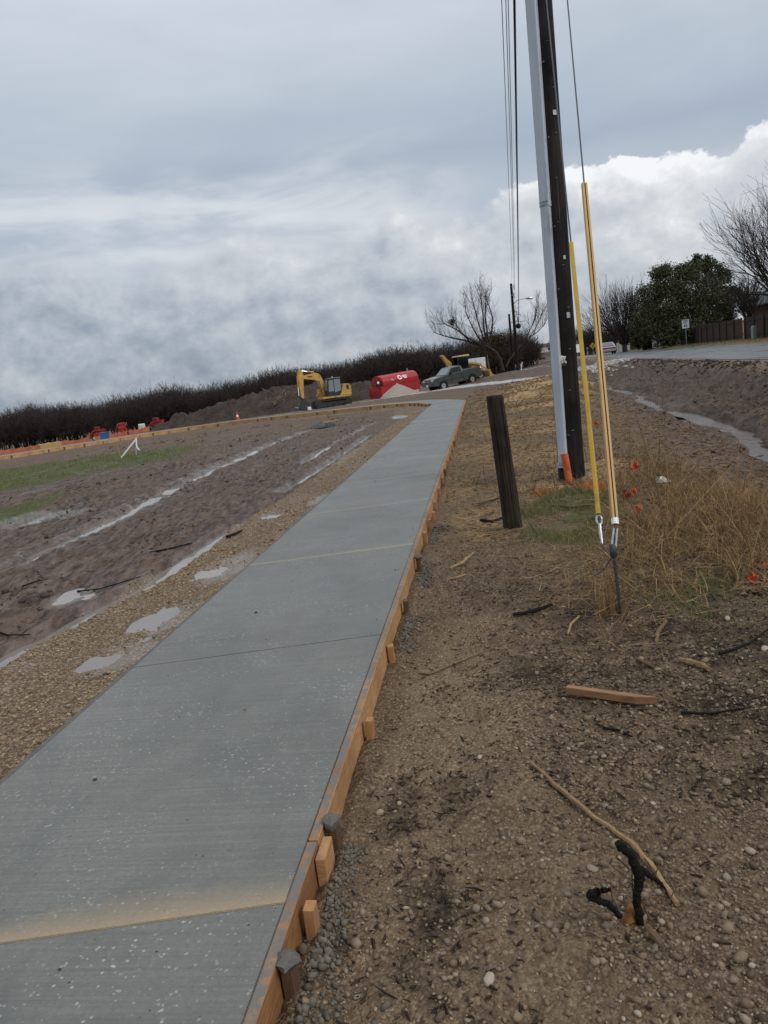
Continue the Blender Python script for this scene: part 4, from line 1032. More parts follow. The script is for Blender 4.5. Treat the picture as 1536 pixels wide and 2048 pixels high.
# right hand dirt
n = 130000; P = visible_xy(n, 1.4, 12, -.6, 4.6, .9); s_, t_ = walk_st(P[:, 0], P[:, 1])
mk = masks(P[:, 0], P[:, 1]); cl = vnoise(P[:, 0] * 2.4, P[:, 1] * 2.4, 77) + .6 * vnoise(P[:, 0] * 7, P[:, 1] * 7, 78)
dens = np.clip(.10 + mk[0] * 1.1 + .9 * cl + .25 * (P[:, 0] > .45) - .25 * mk[2] - .5 * mk[3], .03, 1) * sstep(14, 4, P[:, 1])
keep = (t_ > HALF + .12) & (RNG.random(n) < dens * (1 - .45 * sstep(1.9, 1.4, t_))) & (P[:, 0] < P[:, 1] * .62 + .3)
P = P[keep][:24000]
sz = np.clip(RNG.lognormal(math.log(.0088), .58, len(P)), .004, .045)
tag(link('gravel', stones_mesh('gravel', P, sz), MT['stones']), 'mixed brown and cream gravel on the dirt right of the sidewalk', 'gravel', kind='stuff')
# the largest stones, one by one, part of the ground
STONE_ME = []
for k in range(7):
    m_ = stones_mesh('stone', np.zeros((1, 2)) + 1.4, np.array([1.0]), (.5, .75), .5, .26); co_ = np.empty(36, np.float32); m_.vertices.foreach_get('co', co_)
    co_ = co_.reshape(-1, 3); co_ -= co_.mean(0); m_.vertices.foreach_set('co', co_.ravel())
    bm = bmesh.new(); bm.from_mesh(m_); bmesh.ops.bevel(bm, geom=bm.edges[:], offset=.05, segments=1, affect='EDGES'); bm.to_mesh(m_); bm.free()
    STONE_ME.append(m_)
def stone_mat(k):
    return simple('stone_tint', [(.27, .20, .13), (.34, .27, .19), (.17, .125, .083), (.23, .168, .11), (.40, .34, .26), (.12, .09, .066), (.27, .22, .165)][k], .7, .3, 30, bmp=.4, bscale=90)
for k, m_ in enumerate(STONE_ME): m_.materials.append(stone_mat(k))
n = 9000; P = visible_xy(n, 1.5, 5.2, -.3, 2.8, .9); s_, t_ = walk_st(P[:, 0], P[:, 1])
cl = vnoise(P[:, 0] * 1.7, P[:, 1] * 1.7, 177)
keep = (t_ > HALF + .2) & (P[:, 0] < P[:, 1] * .60 + .2) & (RNG.random(n) < .06 + .7 * cl + .55 * (P[:, 0] > .5 + .12 * (P[:, 1] - 2)) - .35 * (P[:, 1] > 3.6))
P = P[keep]; P = P[np.argsort(P[:, 1] + RNG.uniform(0, 2.5, len(P)))][:285]
zs = H(P[:, 0], P[:, 1])
for k in range(len(P)):
    q = float(np.clip(RNG.lognormal(math.log(.0185), .36), .012, .05)); o = link('stone', STONE_ME[k % 7], None, GROUND, (P[k, 0], P[k, 1], zs[k] + q * .12))
    o.scale = (q, q * RNG.uniform(.7, 1), q * RNG.uniform(.7, 1)); o.rotation_euler = (RNG.uniform(-.4, .4), RNG.uniform(-.4, .4), RNG.uniform(0, 6.28))
for (px_, py_, q, kk) in [(608, 1912, .055, 5), (979, 1965, .055, 4), (1075, 1835, .05, 5), (1450, 1835, .04, 3), (1500, 1700, .06, 1), (1480, 1925, .06, 3), (960, 1520, .035, 4), (1005, 1665, .05, 5), (1410, 1330, .07, 3), (1530, 1300, .07, 4), (1455, 1240, .06, 4), (1320, 1500, .05, 1)]:
    p = gz(px_, py_, -.12); o = link('stone', STONE_ME[kk], None, GROUND, (p.x, p.y, Hs(p.x, p.y) + q * .15)); o.scale = (q, q * .8, q * .75); o.rotation_euler = (.1, .2, kk)
# cement crumbs along the right form, mud clods on the left
n = 9000; s_ = RNG.uniform(1.3, 9, n); t_ = HALF + .10 + np.abs(RNG.normal(0, .045, n)) * (1 + .8 * (vnoise(s_ * 2, s_ * 0, 9) > .05))
keep = vnoise(s_ * 1.3, s_ * 0 + 4, 19) > -.08 - .3 * (s_ < 2.9); s_, t_ = s_[keep], t_[keep]; x, y = walk_xy(s_, t_)
P = np.stack([x, y], 1)[:5200]; sz = np.clip(RNG.lognormal(math.log(.010), .5, len(P)), .004, .035)
m_ = stones_mesh('cement_crumbs', P, sz, (.6, 1), .2, .35); tag(link('cement_crumbs', m_, MT['clods']), 'crumbled grey cement spilled at the foot of the right form planks', 'cement', kind='stuff')
n = 30000; P = visible_xy(n, 3.2, 45, -14, 0); s_, t_ = walk_st(P[:, 0], P[:, 1])
keep = (t_ < -2.1) & (vnoise(P[:, 0] * 2.5, P[:, 1] * .5, 33) > .12) & (masks(P[:, 0], P[:, 1])[3] < .3)
P = P[keep][:5000]; sz = np.clip(RNG.lognormal(math.log(.022), .5, len(P)), .008, .10) * (1 + P[:, 1] * .02)
tag(link('mud_clods', stones_mesh('mud_clods', P, sz, (.5, .9), .3, .35), MT['mudclods']), 'churned clods of dark mud along the tyre tracks', 'mud', kind='stuff')

# bits lying on the slab
P = []
for k in range(170): P.append(walk_xy(RNG.uniform(1.8, 22), RNG.uniform(-HALF + .05, HALF - .05)))
P = np.array(P); sz = np.clip(RNG.lognormal(math.log(.007), .4, len(P)), .003, .018)
m_ = stones_mesh('pebbles', P, sz); co_ = np.empty(len(m_.vertices) * 3, np.float32); m_.vertices.foreach_get('co', co_); co_ = co_.reshape(-1, 12, 3)
co_[..., 2] += (-co_[..., 2].min(1) + .0005)[:, None]; m_.vertices.foreach_set('co', co_.ravel()); m_.update()
tag(link('pebbles', m_, MT['stones']), 'scattered tiny pebbles lying on the concrete sidewalk', 'pebbles', kind='stuff')
for (px_, py_, r, lab) in [(190, 1560, .010, 'dark crumb of mud on the concrete near its left edge'), (512, 1225, .012, 'dark chip of bark on the concrete beyond the joint'), (120, 1940, .006, 'small black mud crumb on the nearest concrete panel')]:
    p = gz(px_, py_, .003); o = blob('mud_crumb', Vector((0, 0, 0)), r, MT['sticks'], None, px_, (1.1, .6, .4), 8, .3); o.location = (p.x, p.y, .006); tag(o, lab, 'mud crumb')

def blades(name, root, length, width, lean_dir, lean, curl, mat, seg=4, zbase=None, parent=None, roll=None):
    """curved grass blades as thin strips"""
    n = len(root); t = np.linspace(0, 1, seg + 1)
    z0 = H(root[:, 0], root[:, 1]) if zbase is None else zbase
    dx, dy = np.cos(lean_dir), np.sin(lean_dir)
    ang = lean[:, None] + curl[:, None] * t[None]                      # angle from vertical along the blade
    st = length[:, None] / seg
    hx = np.concatenate([np.zeros((n, 1)), np.cumsum(np.sin(ang[:, :-1]) * st, 1)], 1); hz = np.concatenate([np.zeros((n, 1)), np.cumsum(np.cos(ang[:, :-1]) * st, 1)], 1)
    X = root[:, 0, None] + hx * dx[:, None]; Y = root[:, 1, None] + hx * dy[:, None]; Z = np.maximum(z0[:, None] + hz, z0[:, None] - .01 + .012 * t[None])
    wd = width[:, None] * (1 - .85 * t[None]) * .5
    # width turned to a random side
    rw = RNG.uniform(0, 6.283, n) if roll is None else roll
    wx, wy = np.cos(rw)[:, None] * wd, np.sin(rw)[:, None] * wd
    V = np.stack([np.stack([X - wx, Y - wy, Z], 2), np.stack([X + wx, Y + wy, Z + wd * .4], 2)], 2).reshape(n, -1, 3)
    k = 2 * (seg + 1); q = np.arange(seg) * 2
    F = np.stack([q, q + 1, q + 3, q + 2], 1)
    F = (F[None] + (np.arange(n) * k)[:, None, None]).reshape(-1, 4)
    return link(name, npmesh(name, V.reshape(-1, 3), F, True), mat, parent)
def scatter_poly(pts, n, soft=.2):
    xs = [p[0] for p in pts]; ys = [p[1] for p in pts]
    X = RNG.uniform(min(xs) - soft, max(xs) + soft, n * 4); Y = RNG.uniform(min(ys) - soft, max(ys) + soft, n * 4)
    w = soft_poly(X, Y, pts, soft); k = RNG.random(n * 4) < w
    return np.stack([X, Y], 1)[k][:n]
# dry grass stand at the right
P = scatter_poly(DRY_R, 6000, .22); cl = vnoise(P[:, 0] * 2.6, P[:, 1] * 2.6, 15); P = P[(cl > -.22) & (P[:, 0] > 1.42)]
n = len(P); big_ = sstep(1.7, 2.6, P[:, 0])
L = RNG.uniform(.14, .46, n) * (.5 + .7 * big_) * (1 + .5 * (RNG.random(n) < .12))
tag(blades('dry_grass', P, L, RNG.uniform(.003, .0075, n), RNG.uniform(0, 6.28, n), np.abs(RNG.normal(.65, .5, n)), RNG.uniform(.1, 2.6, n), MT['straw'], 6), 'tangled dry straw-coloured grass right of the guy anchor', 'dry grass', kind='stuff')
# a few long arching stems above the stand
P = scatter_poly(DRY_R, 120, .1); P = P[P[:, 0] > 1.7]; n = len(P)
tag(blades('dry_stems', P, RNG.uniform(.45, .95, n), RNG.uniform(.004, .008, n), RNG.uniform(0, 6.28, n), np.abs(RNG.normal(.4, .3, n)), RNG.uniform(.3, 2.2, n), MT['straw'], 9), 'long arching pale stems above the dry grass stand', 'dry grass', kind='stuff')
# flattened straw litter around it
P = np.concatenate([scatter_poly(DRY_R, 4200, .5), scatter_poly([gz(1040, 1110), gz(1260, 1100), gz(1420, 1230), gz(1250, 1300), gz(1080, 1200)], 1100, .25)]); P = P[P[:, 0] > .7]; n = len(P)
tag(blades('straw_litter', P, RNG.uniform(.06, .30, n), RNG.uniform(.0025, .006, n), RNG.uniform(0, 6.28, n), RNG.uniform(1.2, 1.62, n), RNG.uniform(-.25, .35, n), MT['straw'], 3, H(P[:, 0], P[:, 1]) + RNG.uniform(.003, .05, n)), 'flattened straw and dead stems lying under the dry grass', 'straw', kind='stuff')
# thin dead brush around and behind the pole
P = np.concatenate([np.stack([RNG.normal(3.3, .75, 420), RNG.normal(10.4, 1.3, 420)], 1), np.stack([RNG.normal(2.3, .5, 130), RNG.normal(10.2, .6, 130)], 1), np.stack([RNG.uniform(.5, 4.5, 260), RNG.uniform(7, 22, 260)], 1), np.stack([RNG.uniform(4, 10, 200), RNG.uniform(14, 42, 200)], 1)])
P = P[(walk_st(P[:, 0], P[:, 1])[1] > 1.05) & (P[:, 0] < near_edge(P[:, 1]) - 3.4) & (np.hypot(P[:, 0] - PX, P[:, 1] - PY) > .3)]; n = len(P); kk = .7 + P[:, 1] * .035
MT['brush'] = island('dead_brush', [(.06, .042, .03), (.12, .082, .052), (.20, .14, .085), (.035, .026, .02), (.26, .18, .10)], .8, 0, 2, .2)
tag(blades('brush_twigs', P, RNG.uniform(.15, .62, n) * kk, RNG.uniform(.005, .012, n) * kk, RNG.uniform(0, 6.28, n), np.abs(RNG.normal(1.05, .4, n)), RNG.uniform(-.6, 1.0, n), MT['brush'], 6), 'thin dead brush and twigs around the foot of the utility pole', 'brush', kind='stuff')
# small dry tuft by the anchor rod
P = np.stack([RNG.normal(1.44, .045, 130), RNG.normal(5.0, .05, 130)], 1); n = len(P)
tag(blades('dry_tuft', P, RNG.uniform(.10, .42, n), RNG.uniform(.003, .006, n), RNG.uniform(0, 6.28, n), np.abs(RNG.normal(.15, .15, n)), RNG.uniform(0, .9, n), MT['straw'], 5), 'small upright tuft of pale dry grass at the anchor rod', 'dry grass', kind='stuff')
# green grass
for poly, nn, lab, lo_, hi_, wdt in [(GRASS_R, 13000, 'short green grass between the wooden post and the guy wires', .03, .085, .005), (GRASS_R2, 2600, 'thin green grass at the right edge below the dry grass', .025, .09, .0035), (GRASS_L, 16000, 'long patch of green grass on the left of the site', .05, .13, .012), (GRASS_L2, 3500, 'smaller strip of green grass at the left edge', .03, .1, .007)]:
    P = scatter_poly(poly, nn, .25 if 'post' in lab or 'dry' in lab else .9); cl = vnoise(P[:, 0] * 2.2, P[:, 1] * 2.2, 25) + .5 * vnoise(P[:, 0] * 6, P[:, 1] * 6, 26); P = P[cl > -.02]; n = len(P)
    tag(blades('grass', P, RNG.uniform(lo_, hi_, n), RNG.uniform(.6, 1.3, n) * wdt, RNG.uniform(0, 6.28, n), np.abs(RNG.normal(.35, .3, n)), RNG.uniform(0, 1.0, n), MT['green'], 2), lab, 'grass', kind='stuff')
MT['paintgrass'] = island('paint_sprayed_grass', [(.55, .12, .03), (.70, .19, .06), (.42, .10, .04)], .7, 0, 2, .1)
P = np.concatenate([np.stack([RNG.normal(gz(1190, 978).x, .14, 420), RNG.normal(gz(1190, 978).y, .28, 420)], 1), np.stack([RNG.normal(gz(1088, 985).x, .08, 140), RNG.normal(gz(1088, 985).y, .18, 140)], 1)]); n = len(P)
tag(blades('painted_grass', P, RNG.uniform(.03, .11, n), RNG.uniform(.004, .007, n), RNG.uniform(0, 6.28, n), np.abs(RNG.normal(.5, .3, n)), RNG.uniform(0, .9, n), MT['paintgrass'], 2), 'grass sprayed with orange survey paint at the foot of the pole', 'painted grass', kind='stuff')
# roadside weeds along the far verge
P = np.stack([RNG.uniform(0, 5, 2600), RNG.uniform(48, 135, 2600)], 1); P[:, 0] = near_edge(P[:, 1]) + RW + .25 + np.abs(RNG.normal(0, 1.2, 2600)); n = len(P)
tag(blades('verge_grass', P, RNG.uniform(.06, .2, n), RNG.uniform(.02, .04, n), RNG.uniform(0, 6.28, n), np.abs(RNG.normal(.35, .3, n)), RNG.uniform(0, 1.0, n), MT['green'], 2), 'thin grass on the far verge of the road', 'grass', kind='stuff')

# chips and sticks litter as small slivers
def slivers(name, P, L, W, mat, label, cat, tilt=.2, lift=.004):
    n = len(P); a = RNG.uniform(0, 3.1416, n); tl = RNG.normal(0, tilt, n); z = H(P[:, 0], P[:, 1]) + lift
    b2 = a + RNG.normal(0, .45, n)
    c = np.stack([np.cos(a) * np.cos(tl), np.sin(a) * np.cos(tl), np.sin(tl)], 1) * L[:, None] / 2
    c2 = np.stack([np.cos(b2), np.sin(b2), RNG.normal(0, .12, n)], 1) * L[:, None] / 2
    sd = np.stack([-np.sin(a), np.cos(a), np.zeros(n)], 1) * W[:, None] / 2; up = np.array([0, 0, 1.]) * (W * .5)[:, None]
    o = np.stack([P[:, 0], P[:, 1], z + np.abs(np.sin(tl)) * L * .35], 1); w1 = RNG.uniform(.3, .9, (n, 1)); w2 = RNG.uniform(.1, .8, (n, 1))
    V = np.stack([o - c - sd * w1, o - c + sd * w1, o - c * .95 + up * w1, o - sd, o + sd, o + up, o + c2 - sd * w2, o + c2 + sd * w2, o + c2 * .9 + up * w2], 1).reshape(-1, 3)
    F = np.array([(0, 1, 4, 3), (1, 2, 5, 4), (2, 0, 3, 5), (3, 4, 7, 6), (4, 5, 8, 7), (5, 3, 6, 8)]); F = (F[None] + (np.arange(n) * 9)[:, None, None]).reshape(-1, 4)
    return tag(link(name, npmesh(name, V, F), mat), label, cat, kind='stuff')
n = 70000; P = visible_xy(n, 5.5, 52, .2, 13, .85); s_, t_ = walk_st(P[:, 0], P[:, 1]); mk = masks(P[:, 0], P[:, 1])
keep = (t_ > HALF + .15) & (RNG.random(n) < mk[1] * .9 * (vnoise(P[:, 0] * 1.5, P[:, 1] * 1.5, 71) > -.2) + .06) & (P[:, 0] < near_edge(P[:, 1]) - 3.2); P = P[keep][:11000]
k_ = .5 + P[:, 1] / 16
slivers('wood_chips', P, RNG.uniform(.02, .09, len(P)) * k_, RNG.uniform(.005, .016, len(P)) * k_, MT['chips'], 'shredded wood chip mulch strewn around and beyond the pole', 'wood chips', .25)
n = 50000; P = visible_xy(n, 1.6, 9, -.3, 4.2, .9); s_, t_ = walk_st(P[:, 0], P[:, 1]); mk = masks(P[:, 0], P[:, 1])
keep = (t_ > HALF + .15) & (RNG.random(n) < mk[2] * .8 + .02) & (P[:, 0] < P[:, 1] * .62 + .3); P = P[keep][:8000]
slivers('leaf_litter', P, np.clip(RNG.lognormal(math.log(.022), .5, len(P)), .008, .1), RNG.uniform(.003, .012, len(P)), MT['sticks'], 'rotting black leaf and bark litter on the right hand dirt', 'litter', .25)
n = 30000; P = visible_xy(n, 5, 25, 1.5, 9, .9); d_ = P[:, 0] - near_edge(P[:, 1])
keep = (d_ > -5.5) & (d_ < -.4) & (RNG.random(n) < .5) & (np.abs(d_ + 2.75) > .5); P = P[keep][:5000]
slivers('leaf_litter', P, RNG.uniform(.03, .12, len(P)), RNG.uniform(.01, .035, len(P)), MT['chips'], 'brown dead leaves and straw lying on the ditch banks', 'litter', .25)
n = 6000; P = visible_xy(n, 3.6, 30, -9, 0); s_, t_ = walk_st(P[:, 0], P[:, 1]); keep = (t_ < -2.2); P = P[keep][:1500]
slivers('mud_debris', P, RNG.uniform(.04, .22, len(P)), RNG.uniform(.004, .012, len(P)), MT['sticks'], 'thin dark roots and twigs pressed into the mud', 'litter', .08)

# ------------------------------------------------------------------ single sticks, stumps and lumber near the camera
def stick(pxs, rads, mat, label, z=None, name='stick', lift=.012, k=7, jitter=.3):
    pts = []
    rr = random.Random(len(label) + int(pxs[0][0]))
    for q in pxs:
        p = gz(q[0], q[1], -.12)
        zz_ = Hs(p.x, p.y); p = gz(q[0], q[1], zz_)
        pts.append(Vector((p.x, p.y, zz_ + lift + (q[2] if len(q) > 2 else 0))))
    fine = []; rf = []
    if not hasattr(rads, '__len__'): rads = [rads * (1 - .5 * i / (len(pts) - 1)) for i in range(len(pts))]
    for i in range(len(pts) - 1):
        for q in range(5):
            t = q / 5; r_ = rads[i] * (1 - t) + rads[i + 1] * t
            p = pts[i].lerp(pts[i + 1], t) + Vector((rr.uniform(-1, 1), rr.uniform(-1, 1), rr.uniform(-.3, .6))) * r_ * jitter
            fine.append(p); rf.append(r_ * rr.uniform(.85, 1.15))
    fine.append(pts[-1]); rf.append(rads[-1])
    c = fine[0].copy(); b = MB(); b.tube([p - c for p in fine], rf, k)
    o = b.build(name, mat, None, smooth=False, loc=c); return tag(o, label, 'stick' if name != 'log' else 'log', 'loose sticks on the dirt')
ST, PS = MT['stick'], MT['paleStick']
stick([(1062, 1528), (1110, 1575), (1190, 1640), (1262, 1690), (1310, 1745), (1355, 1815)], [.006, .010, .0105, .010, .010, .009], PS, 'long pale straight stick lying beside the charred root')
stick([(1027, 1232), (1065, 1226), (1105, 1212)], [.010, .014, .011], MT['char'], 'short charred black stick left of the anchor rod')
stick([(838, 1350), (858, 1352), (910, 1330), (985, 1300), (1040, 1280)], .008, ST, 'thin curved root lying across the dirt near the plank form')
stick([(1136, 1272), (1142, 1252), (1158, 1236)], [.006, .009, .010], PS, 'small hooked tan twig in front of the anchor rod')
stick([(1312, 1290), (1318, 1265), (1332, 1245)], [.010, .014, .012], ST, 'stubby grey-brown stick below the dry grass')
stick([(1275, 1322), (1310, 1340), (1352, 1362)], .010, ST, 'dark straight twig right of the lying stake')
stick([(1360, 1323), (1385, 1330), (1418, 1342)], [.014, .024, .014], PS, 'chunky split piece of orange-tan wood right of the lying stake')
stick([(1295, 1862), (1310, 1880), (1325, 1898)], [.011, .014, .010], ST, 'stubby brown stick just below the charred root')
stick([(900, 1140), (925, 1128), (947, 1108)], [.012, .016, .010], PS, 'split pale wood sliver near the plank form')
stick([(892, 1163), (912, 1158), (932, 1152)], [.010, .012, .006], PS, 'short pale wood sliver in front of the split one')
stick([(945, 1010), (985, 1000), (1012, 990)], [.014, .02, .016], ST, 'broken dark branch lying left of the wooden post')
stick([(962, 1042), (985, 1046), (1010, 1035)], [.018, .022, .012], MT['char'], 'black burnt branch end at the foot of the wooden post')
stick([(1048, 870), (1054, 862), (1085, 858)], .014, ST, 'bent root in the mulch behind the wooden post')
stick([(1100, 1012), (1140, 1016), (1185, 1012)], [.010, .014, .01], ST, 'thin log lying in the green grass before the pole')
stick([(1440, 1312), (1500, 1290), (1536, 1262)], .010, MT['char'], 'dark thin branch at the right edge above the humus')
stick([(1362, 1430), (1420, 1432), (1500, 1420)], .008, MT['char'], 'black twig across the dark humus at right')
stick([(1205, 1460), (1240, 1466), (1265, 1478)], .009, MT['char'], 'short black twig below the lying stake')
stick([(300, 1107), (345, 1098), (385, 1088)], [.012, .014, .008], MT['char'], 'dark root at the edge of the left gravel')
stick([(45, 1175), (70, 1166), (95, 1160)], .010, MT['char'], 'dark straight twig in the mud at the left edge')
stick([(155, 1185), (200, 1180), (250, 1165), (282, 1155)], .009, MT['char'], 'long thin root beside the left rut puddle')
stick([(0, 1268), (15, 1273), (60, 1272)], .010, MT['char'], 'curved dark root at the far left of the mud')
stick([(455, 1075), (470, 1070), (485, 1062)], .02, MT['char'], 'dark clod-covered stick in the left mud before the gravel')
def thing_tube(name, pts, rads, mat, label, cat, k=8):
    b = MB(); c = Vector(pts[0]); b.tube([Vector(p) - c for p in pts], rads, k); return tag(b.build(name, mat, None, smooth=True, loc=c), label, cat)
def gnarl(pts, rads, seed, sub=7, j=.30):
    rr = random.Random(seed); P = []; R_ = []
    for i in range(len(pts) - 1):
        for q in range(sub):
            t = q / sub; r_ = rads[i] * (1 - t) + rads[i + 1] * t; P.append(Vector(pts[i]).lerp(Vector(pts[i + 1]), t) + Vector((rr.uniform(-1, 1), rr.uniform(-1, 1), rr.uniform(-1, 1))) * r_ * j); R_.append(r_ * rr.uniform(.88, 1.12))
    P.append(Vector(pts[-1])); R_.append(rads[-1] * .6); return P, R_
# charred forked root standing out of the gravel
c = gz(1282, 1835, -.12); c.z = Hs(c.x, c.y)
e = empty('charred_root', c, label='charred black forked root sticking out of the gravel', cat='root')
def rel(px_, py_, dy): return at(px_, py_, c.y + dy) - c
b = MB(); b.tube(*gnarl([rel(1280, 1850, 0), rel(1274, 1790, .0), rel(1278, 1745, 0), rel(1262, 1712, -.01), rel(1245, 1695, -.02), rel(1235, 1683, -.02)], [.013, .014, .017, .014, .014, .012], 1), 9); b.build('stem', MT['char'], e)
b = MB(); b.tube(*gnarl([rel(1280, 1738, 0), rel(1305, 1755, .01), rel(1322, 1768, .01), rel(1335, 1790, .02)], [.012, .008, .006, .004], 2), 7); b.build('side_branch', MT['char'], e)
b = MB(); b.tube(*gnarl([rel(1240, 1832, -.02), rel(1215, 1808, -.03), rel(1190, 1799, -.03), rel(1179, 1790, -.03), rel(1197, 1782, -.03), rel(1222, 1779, -.03)], [.009, .010, .012, .013, .012, .007], 3), 8); b.build('low_branch', MT['char'], e)
rr = random.Random(3)
for k in range(12):
    a = rel(rr.uniform(1185, 1340), rr.uniform(1710, 1810), .01); b = MB(); b.tube([a, a + Vector((rr.uniform(-.03, .05), 0, -.05)), a + Vector((rr.uniform(-.03, .05), 0, -.10))], .0025, 4); b.build('rootlet', MT['stick'], e)
# curled brown leaf at its foot
lf = gz(1262, 1810, -.10)
V = []; F = []; n = 9
for i in range(n):
    for j, q in enumerate((-1, -.35, .35, 1)):
        t = i / (n - 1); w = .028 * math.sin(math.pi * min(1, t * .95 + .05)) * (1 + .25 * (i % 2)); V.append(((t - .5) * .10, q * w, .018 + .014 * math.cos(q * 2) + .01 * math.sin(t * 5)))
    if i: o_ = (i - 1) * 4; F += [(o_ + k, o_ + k + 1, o_ + k + 5, o_ + k + 4) for k in range(3)]
b = MB(); b.add(V, F); o = b.build('dead_leaf', MT['leaf'], None, smooth=True, loc=(lf.x, lf.y, Hs(lf.x, lf.y) + .01)); o.rotation_euler = (.9, -.3, .5); tag(o, 'curled orange-brown dead leaf at the foot of the charred root', 'leaf')
# pointed survey stake lying on the dirt
a = gz(1134, 1384, -.10); c2 = gz(1312, 1413, -.10); L = (c2 - a).length
b = MB(); w = .042; P = [(0, -w / 2), (L * .80, -w / 2), (L, w * .35), (L, w * .5), (0, w / 2)]
b.prism(P, 0, .038, 'z'); o = b.build('survey_stake', MT['cutwood'], None, bevel=.003, loc=(a.x, a.y, max(Hs(a.x, a.y), Hs(c2.x, c2.y)) + .0)); o.rotation_euler = (0, -.02, math.atan2(c2.y - a.y, c2.x - a.x)); tag(o, 'pointed brown wooden stake lying flat on the dirt', 'stake')
# pin flags
def pin_flag(px_, py_, label, h=.42, sz=.075, tilt=.1, Yk=None):
    p = gz(px_, py_, -.08); p.z = Hs(p.x, p.y)
    e = empty('pin_flag', p, label=label, cat='flag', group='orange survey flags'); e.rotation_euler = (tilt * .6, tilt, random.uniform(0, 6))
    b = MB(); b.tube([(0, 0, -.05), (0, 0, h)], .0022, 5); b.build('wire_stem', MT['wire'], e)
    V = []; F = []
    for i in range(6):
        for j in range(3): V.append((i * sz * .22, sz * .28 * math.sin(i * 1.7 + j * 1.3 + px_), h - .002 - j * sz * .42 - .006 * i))
        if i: q = (i - 1) * 3; F += [(q + k, q + k + 1, q + k + 4, q + k + 3) for k in range(2)]
    b = MB(); b.add(V, F); b.build('flag_cloth', MT['flag'], e, smooth=True)
pin_flag(1287, 985, 'orange survey flag standing highest above the dry grass', .40, .085)
pin_flag(1285, 1000, 'crumpled orange flag directly below the tallest flag', .20, .07, .3)
pin_flag(1243, 1003, 'low orange flag between the guards and the dry grass', .14, .085, .4)
pin_flag(1292, 1032, 'orange flag half buried in the dry grass', .13, .08, .4)
pin_flag(1199, 850, 'red-orange flag seen between the two guy guards', .10, .14, .3)
pin_flag(1525, 1160, 'orange flag at the far right edge in the straw', .12, .07, .5)
# tall dead weed stalks
rr = random.Random(8)
for i, (x0, y0, x1, y1, lab) in enumerate([(1340, 1120, 1272, 830, 'tall dark leaning weed stalk with a bent tip behind the dry grass'), (1330, 1080, 1332, 900, 'upright pale weed stalk behind the orange flags'), (1455, 1080, 1478, 880, 'upright dry stalk at the right of the straw'), (1300, 1110, 1478, 915, 'long pale straw stalk slanting up to the right'), (1260, 960, 1252, 810, 'thin weed stalk right of the tan guard'), (1350, 800, 1340, 690, 'brown seeded weed stalk before the ditch bank'), (1490, 1150, 1545, 930, 'dry stalk leaning out of the right edge')]):
    p = gz(x0, y0, -.08) if i != 5 else gz(1322, 830, -.1); p.z = Hs(p.x, p.y) - .01; q = at(x1, y1, p.y + .05)
    if i == 5: q = at(1325, 742, p.y)
    m_ = p.lerp(q, .55) + Vector((.03, 0, .03))
    e = empty('weed_stalk', p, label=lab, cat='weed', group='dead weed stalks')
    b = MB(); kk = .7 + p.y * .05; b.tube([(0, 0, 0), m_ - p, q - p], [.0055 * kk, .0045 * kk, .002 * kk], 5); b.build('stem', MT['paleStick'] if i in (1, 2, 3, 6) else MT['stick'], e, smooth=True)
    for k in range(4):
        t = rr.uniform(.35, .95); a = p.lerp(q, t) - p; b = MB(); b.tube([a, a + Vector((rr.uniform(-.1, .1), rr.uniform(-.05, .05), rr.uniform(.02, .1))) * kk], [.0025 * kk, .001 * kk], 4); b.build('side_stem', MT['stick'], e)
# ------------------------------------------------------------------ trees
def tubes_np(segs, k=4):
    """segs: array (n,8) p0 p1 r0 r1 -> open tapered tubes"""
    S = np.asarray(segs, float); p0, p1, r0, r1 = S[:, :3], S[:, 3:6], S[:, 6], S[:, 7]
    d = p1 - p0; d /= np.linalg.norm(d, axis=1)[:, None] + 1e-9
    ref = np.where(np.abs(d[:, 2:3]) > .9, np.array([[1., 0, 0]]), np.array([[0, 0, 1.]]))
    a = np.cross(d, ref); a /= np.linalg.norm(a, axis=1)[:, None] + 1e-9; c = np.cross(d, a)
    th = np.arange(k) * 2 * np.pi / k; cs, sn = np.cos(th), np.sin(th)
    ring = a[:, None] * cs[None, :, None] + c[:, None] * sn[None, :, None]
    V = np.concatenate([p0[:, None] + ring * r0[:, None, None], p1[:, None] + ring * r1[:, None, None]], 1).reshape(-1, 3)
    j = np.arange(k); F = np.stack([j, (j + 1) % k, k + (j + 1) % k, k + j], 1)
    F = (F[None] + (np.arange(len(S)) * 2 * k)[:, None, None]).reshape(-1, 4)
    return V, F
def grow(rr, p, d, L, r, depth, out, spread=.55, up=.12, seg=3, kids=(2, 4), shrink=(.55, .8), wob=.18, rmin=.006):
    """recursive bare branching; every limb a bent chain"""
    pts = [p]; q = p.copy(); dd = d.normalized(); r0 = r
    for i in range(seg):
        dd = (dd + Vector((rr.gauss(0, wob), rr.gauss(0, wob), rr.gauss(0, wob) + up))).normalized()
        n = q + dd * (L / seg); r1 = max(rmin, r0 * (.86 if depth > 0 else .6)); out.append((*q, *n, r0, r1)); q = n; r0 = r1; pts.append(q)
    if depth <= 0: return
    for _ in range(rr.randint(*kids)):
        i = rr.randint(1, seg); b0 = pts[i]
        perp = Vector((rr.gauss(0, 1), rr.gauss(0, 1), rr.gauss(0, .7))); perp = (perp - dd * perp.dot(dd)).normalized()
        nd = (dd * (1 - spread * .4) + perp * spread * rr.uniform(.6, 1.3)).normalized()
        grow(rr, b0, nd, L * rr.uniform(*shrink), max(rmin, r0 * rr.uniform(.55, .8)), depth - 1, out, spread, up, seg, kids, shrink, wob, rmin)
    grow(rr, q, dd, L * rr.uniform(.6, .85), max(rmin, r0 * .85), depth - 1, out, spread, up, seg, kids, shrink, wob, rmin)
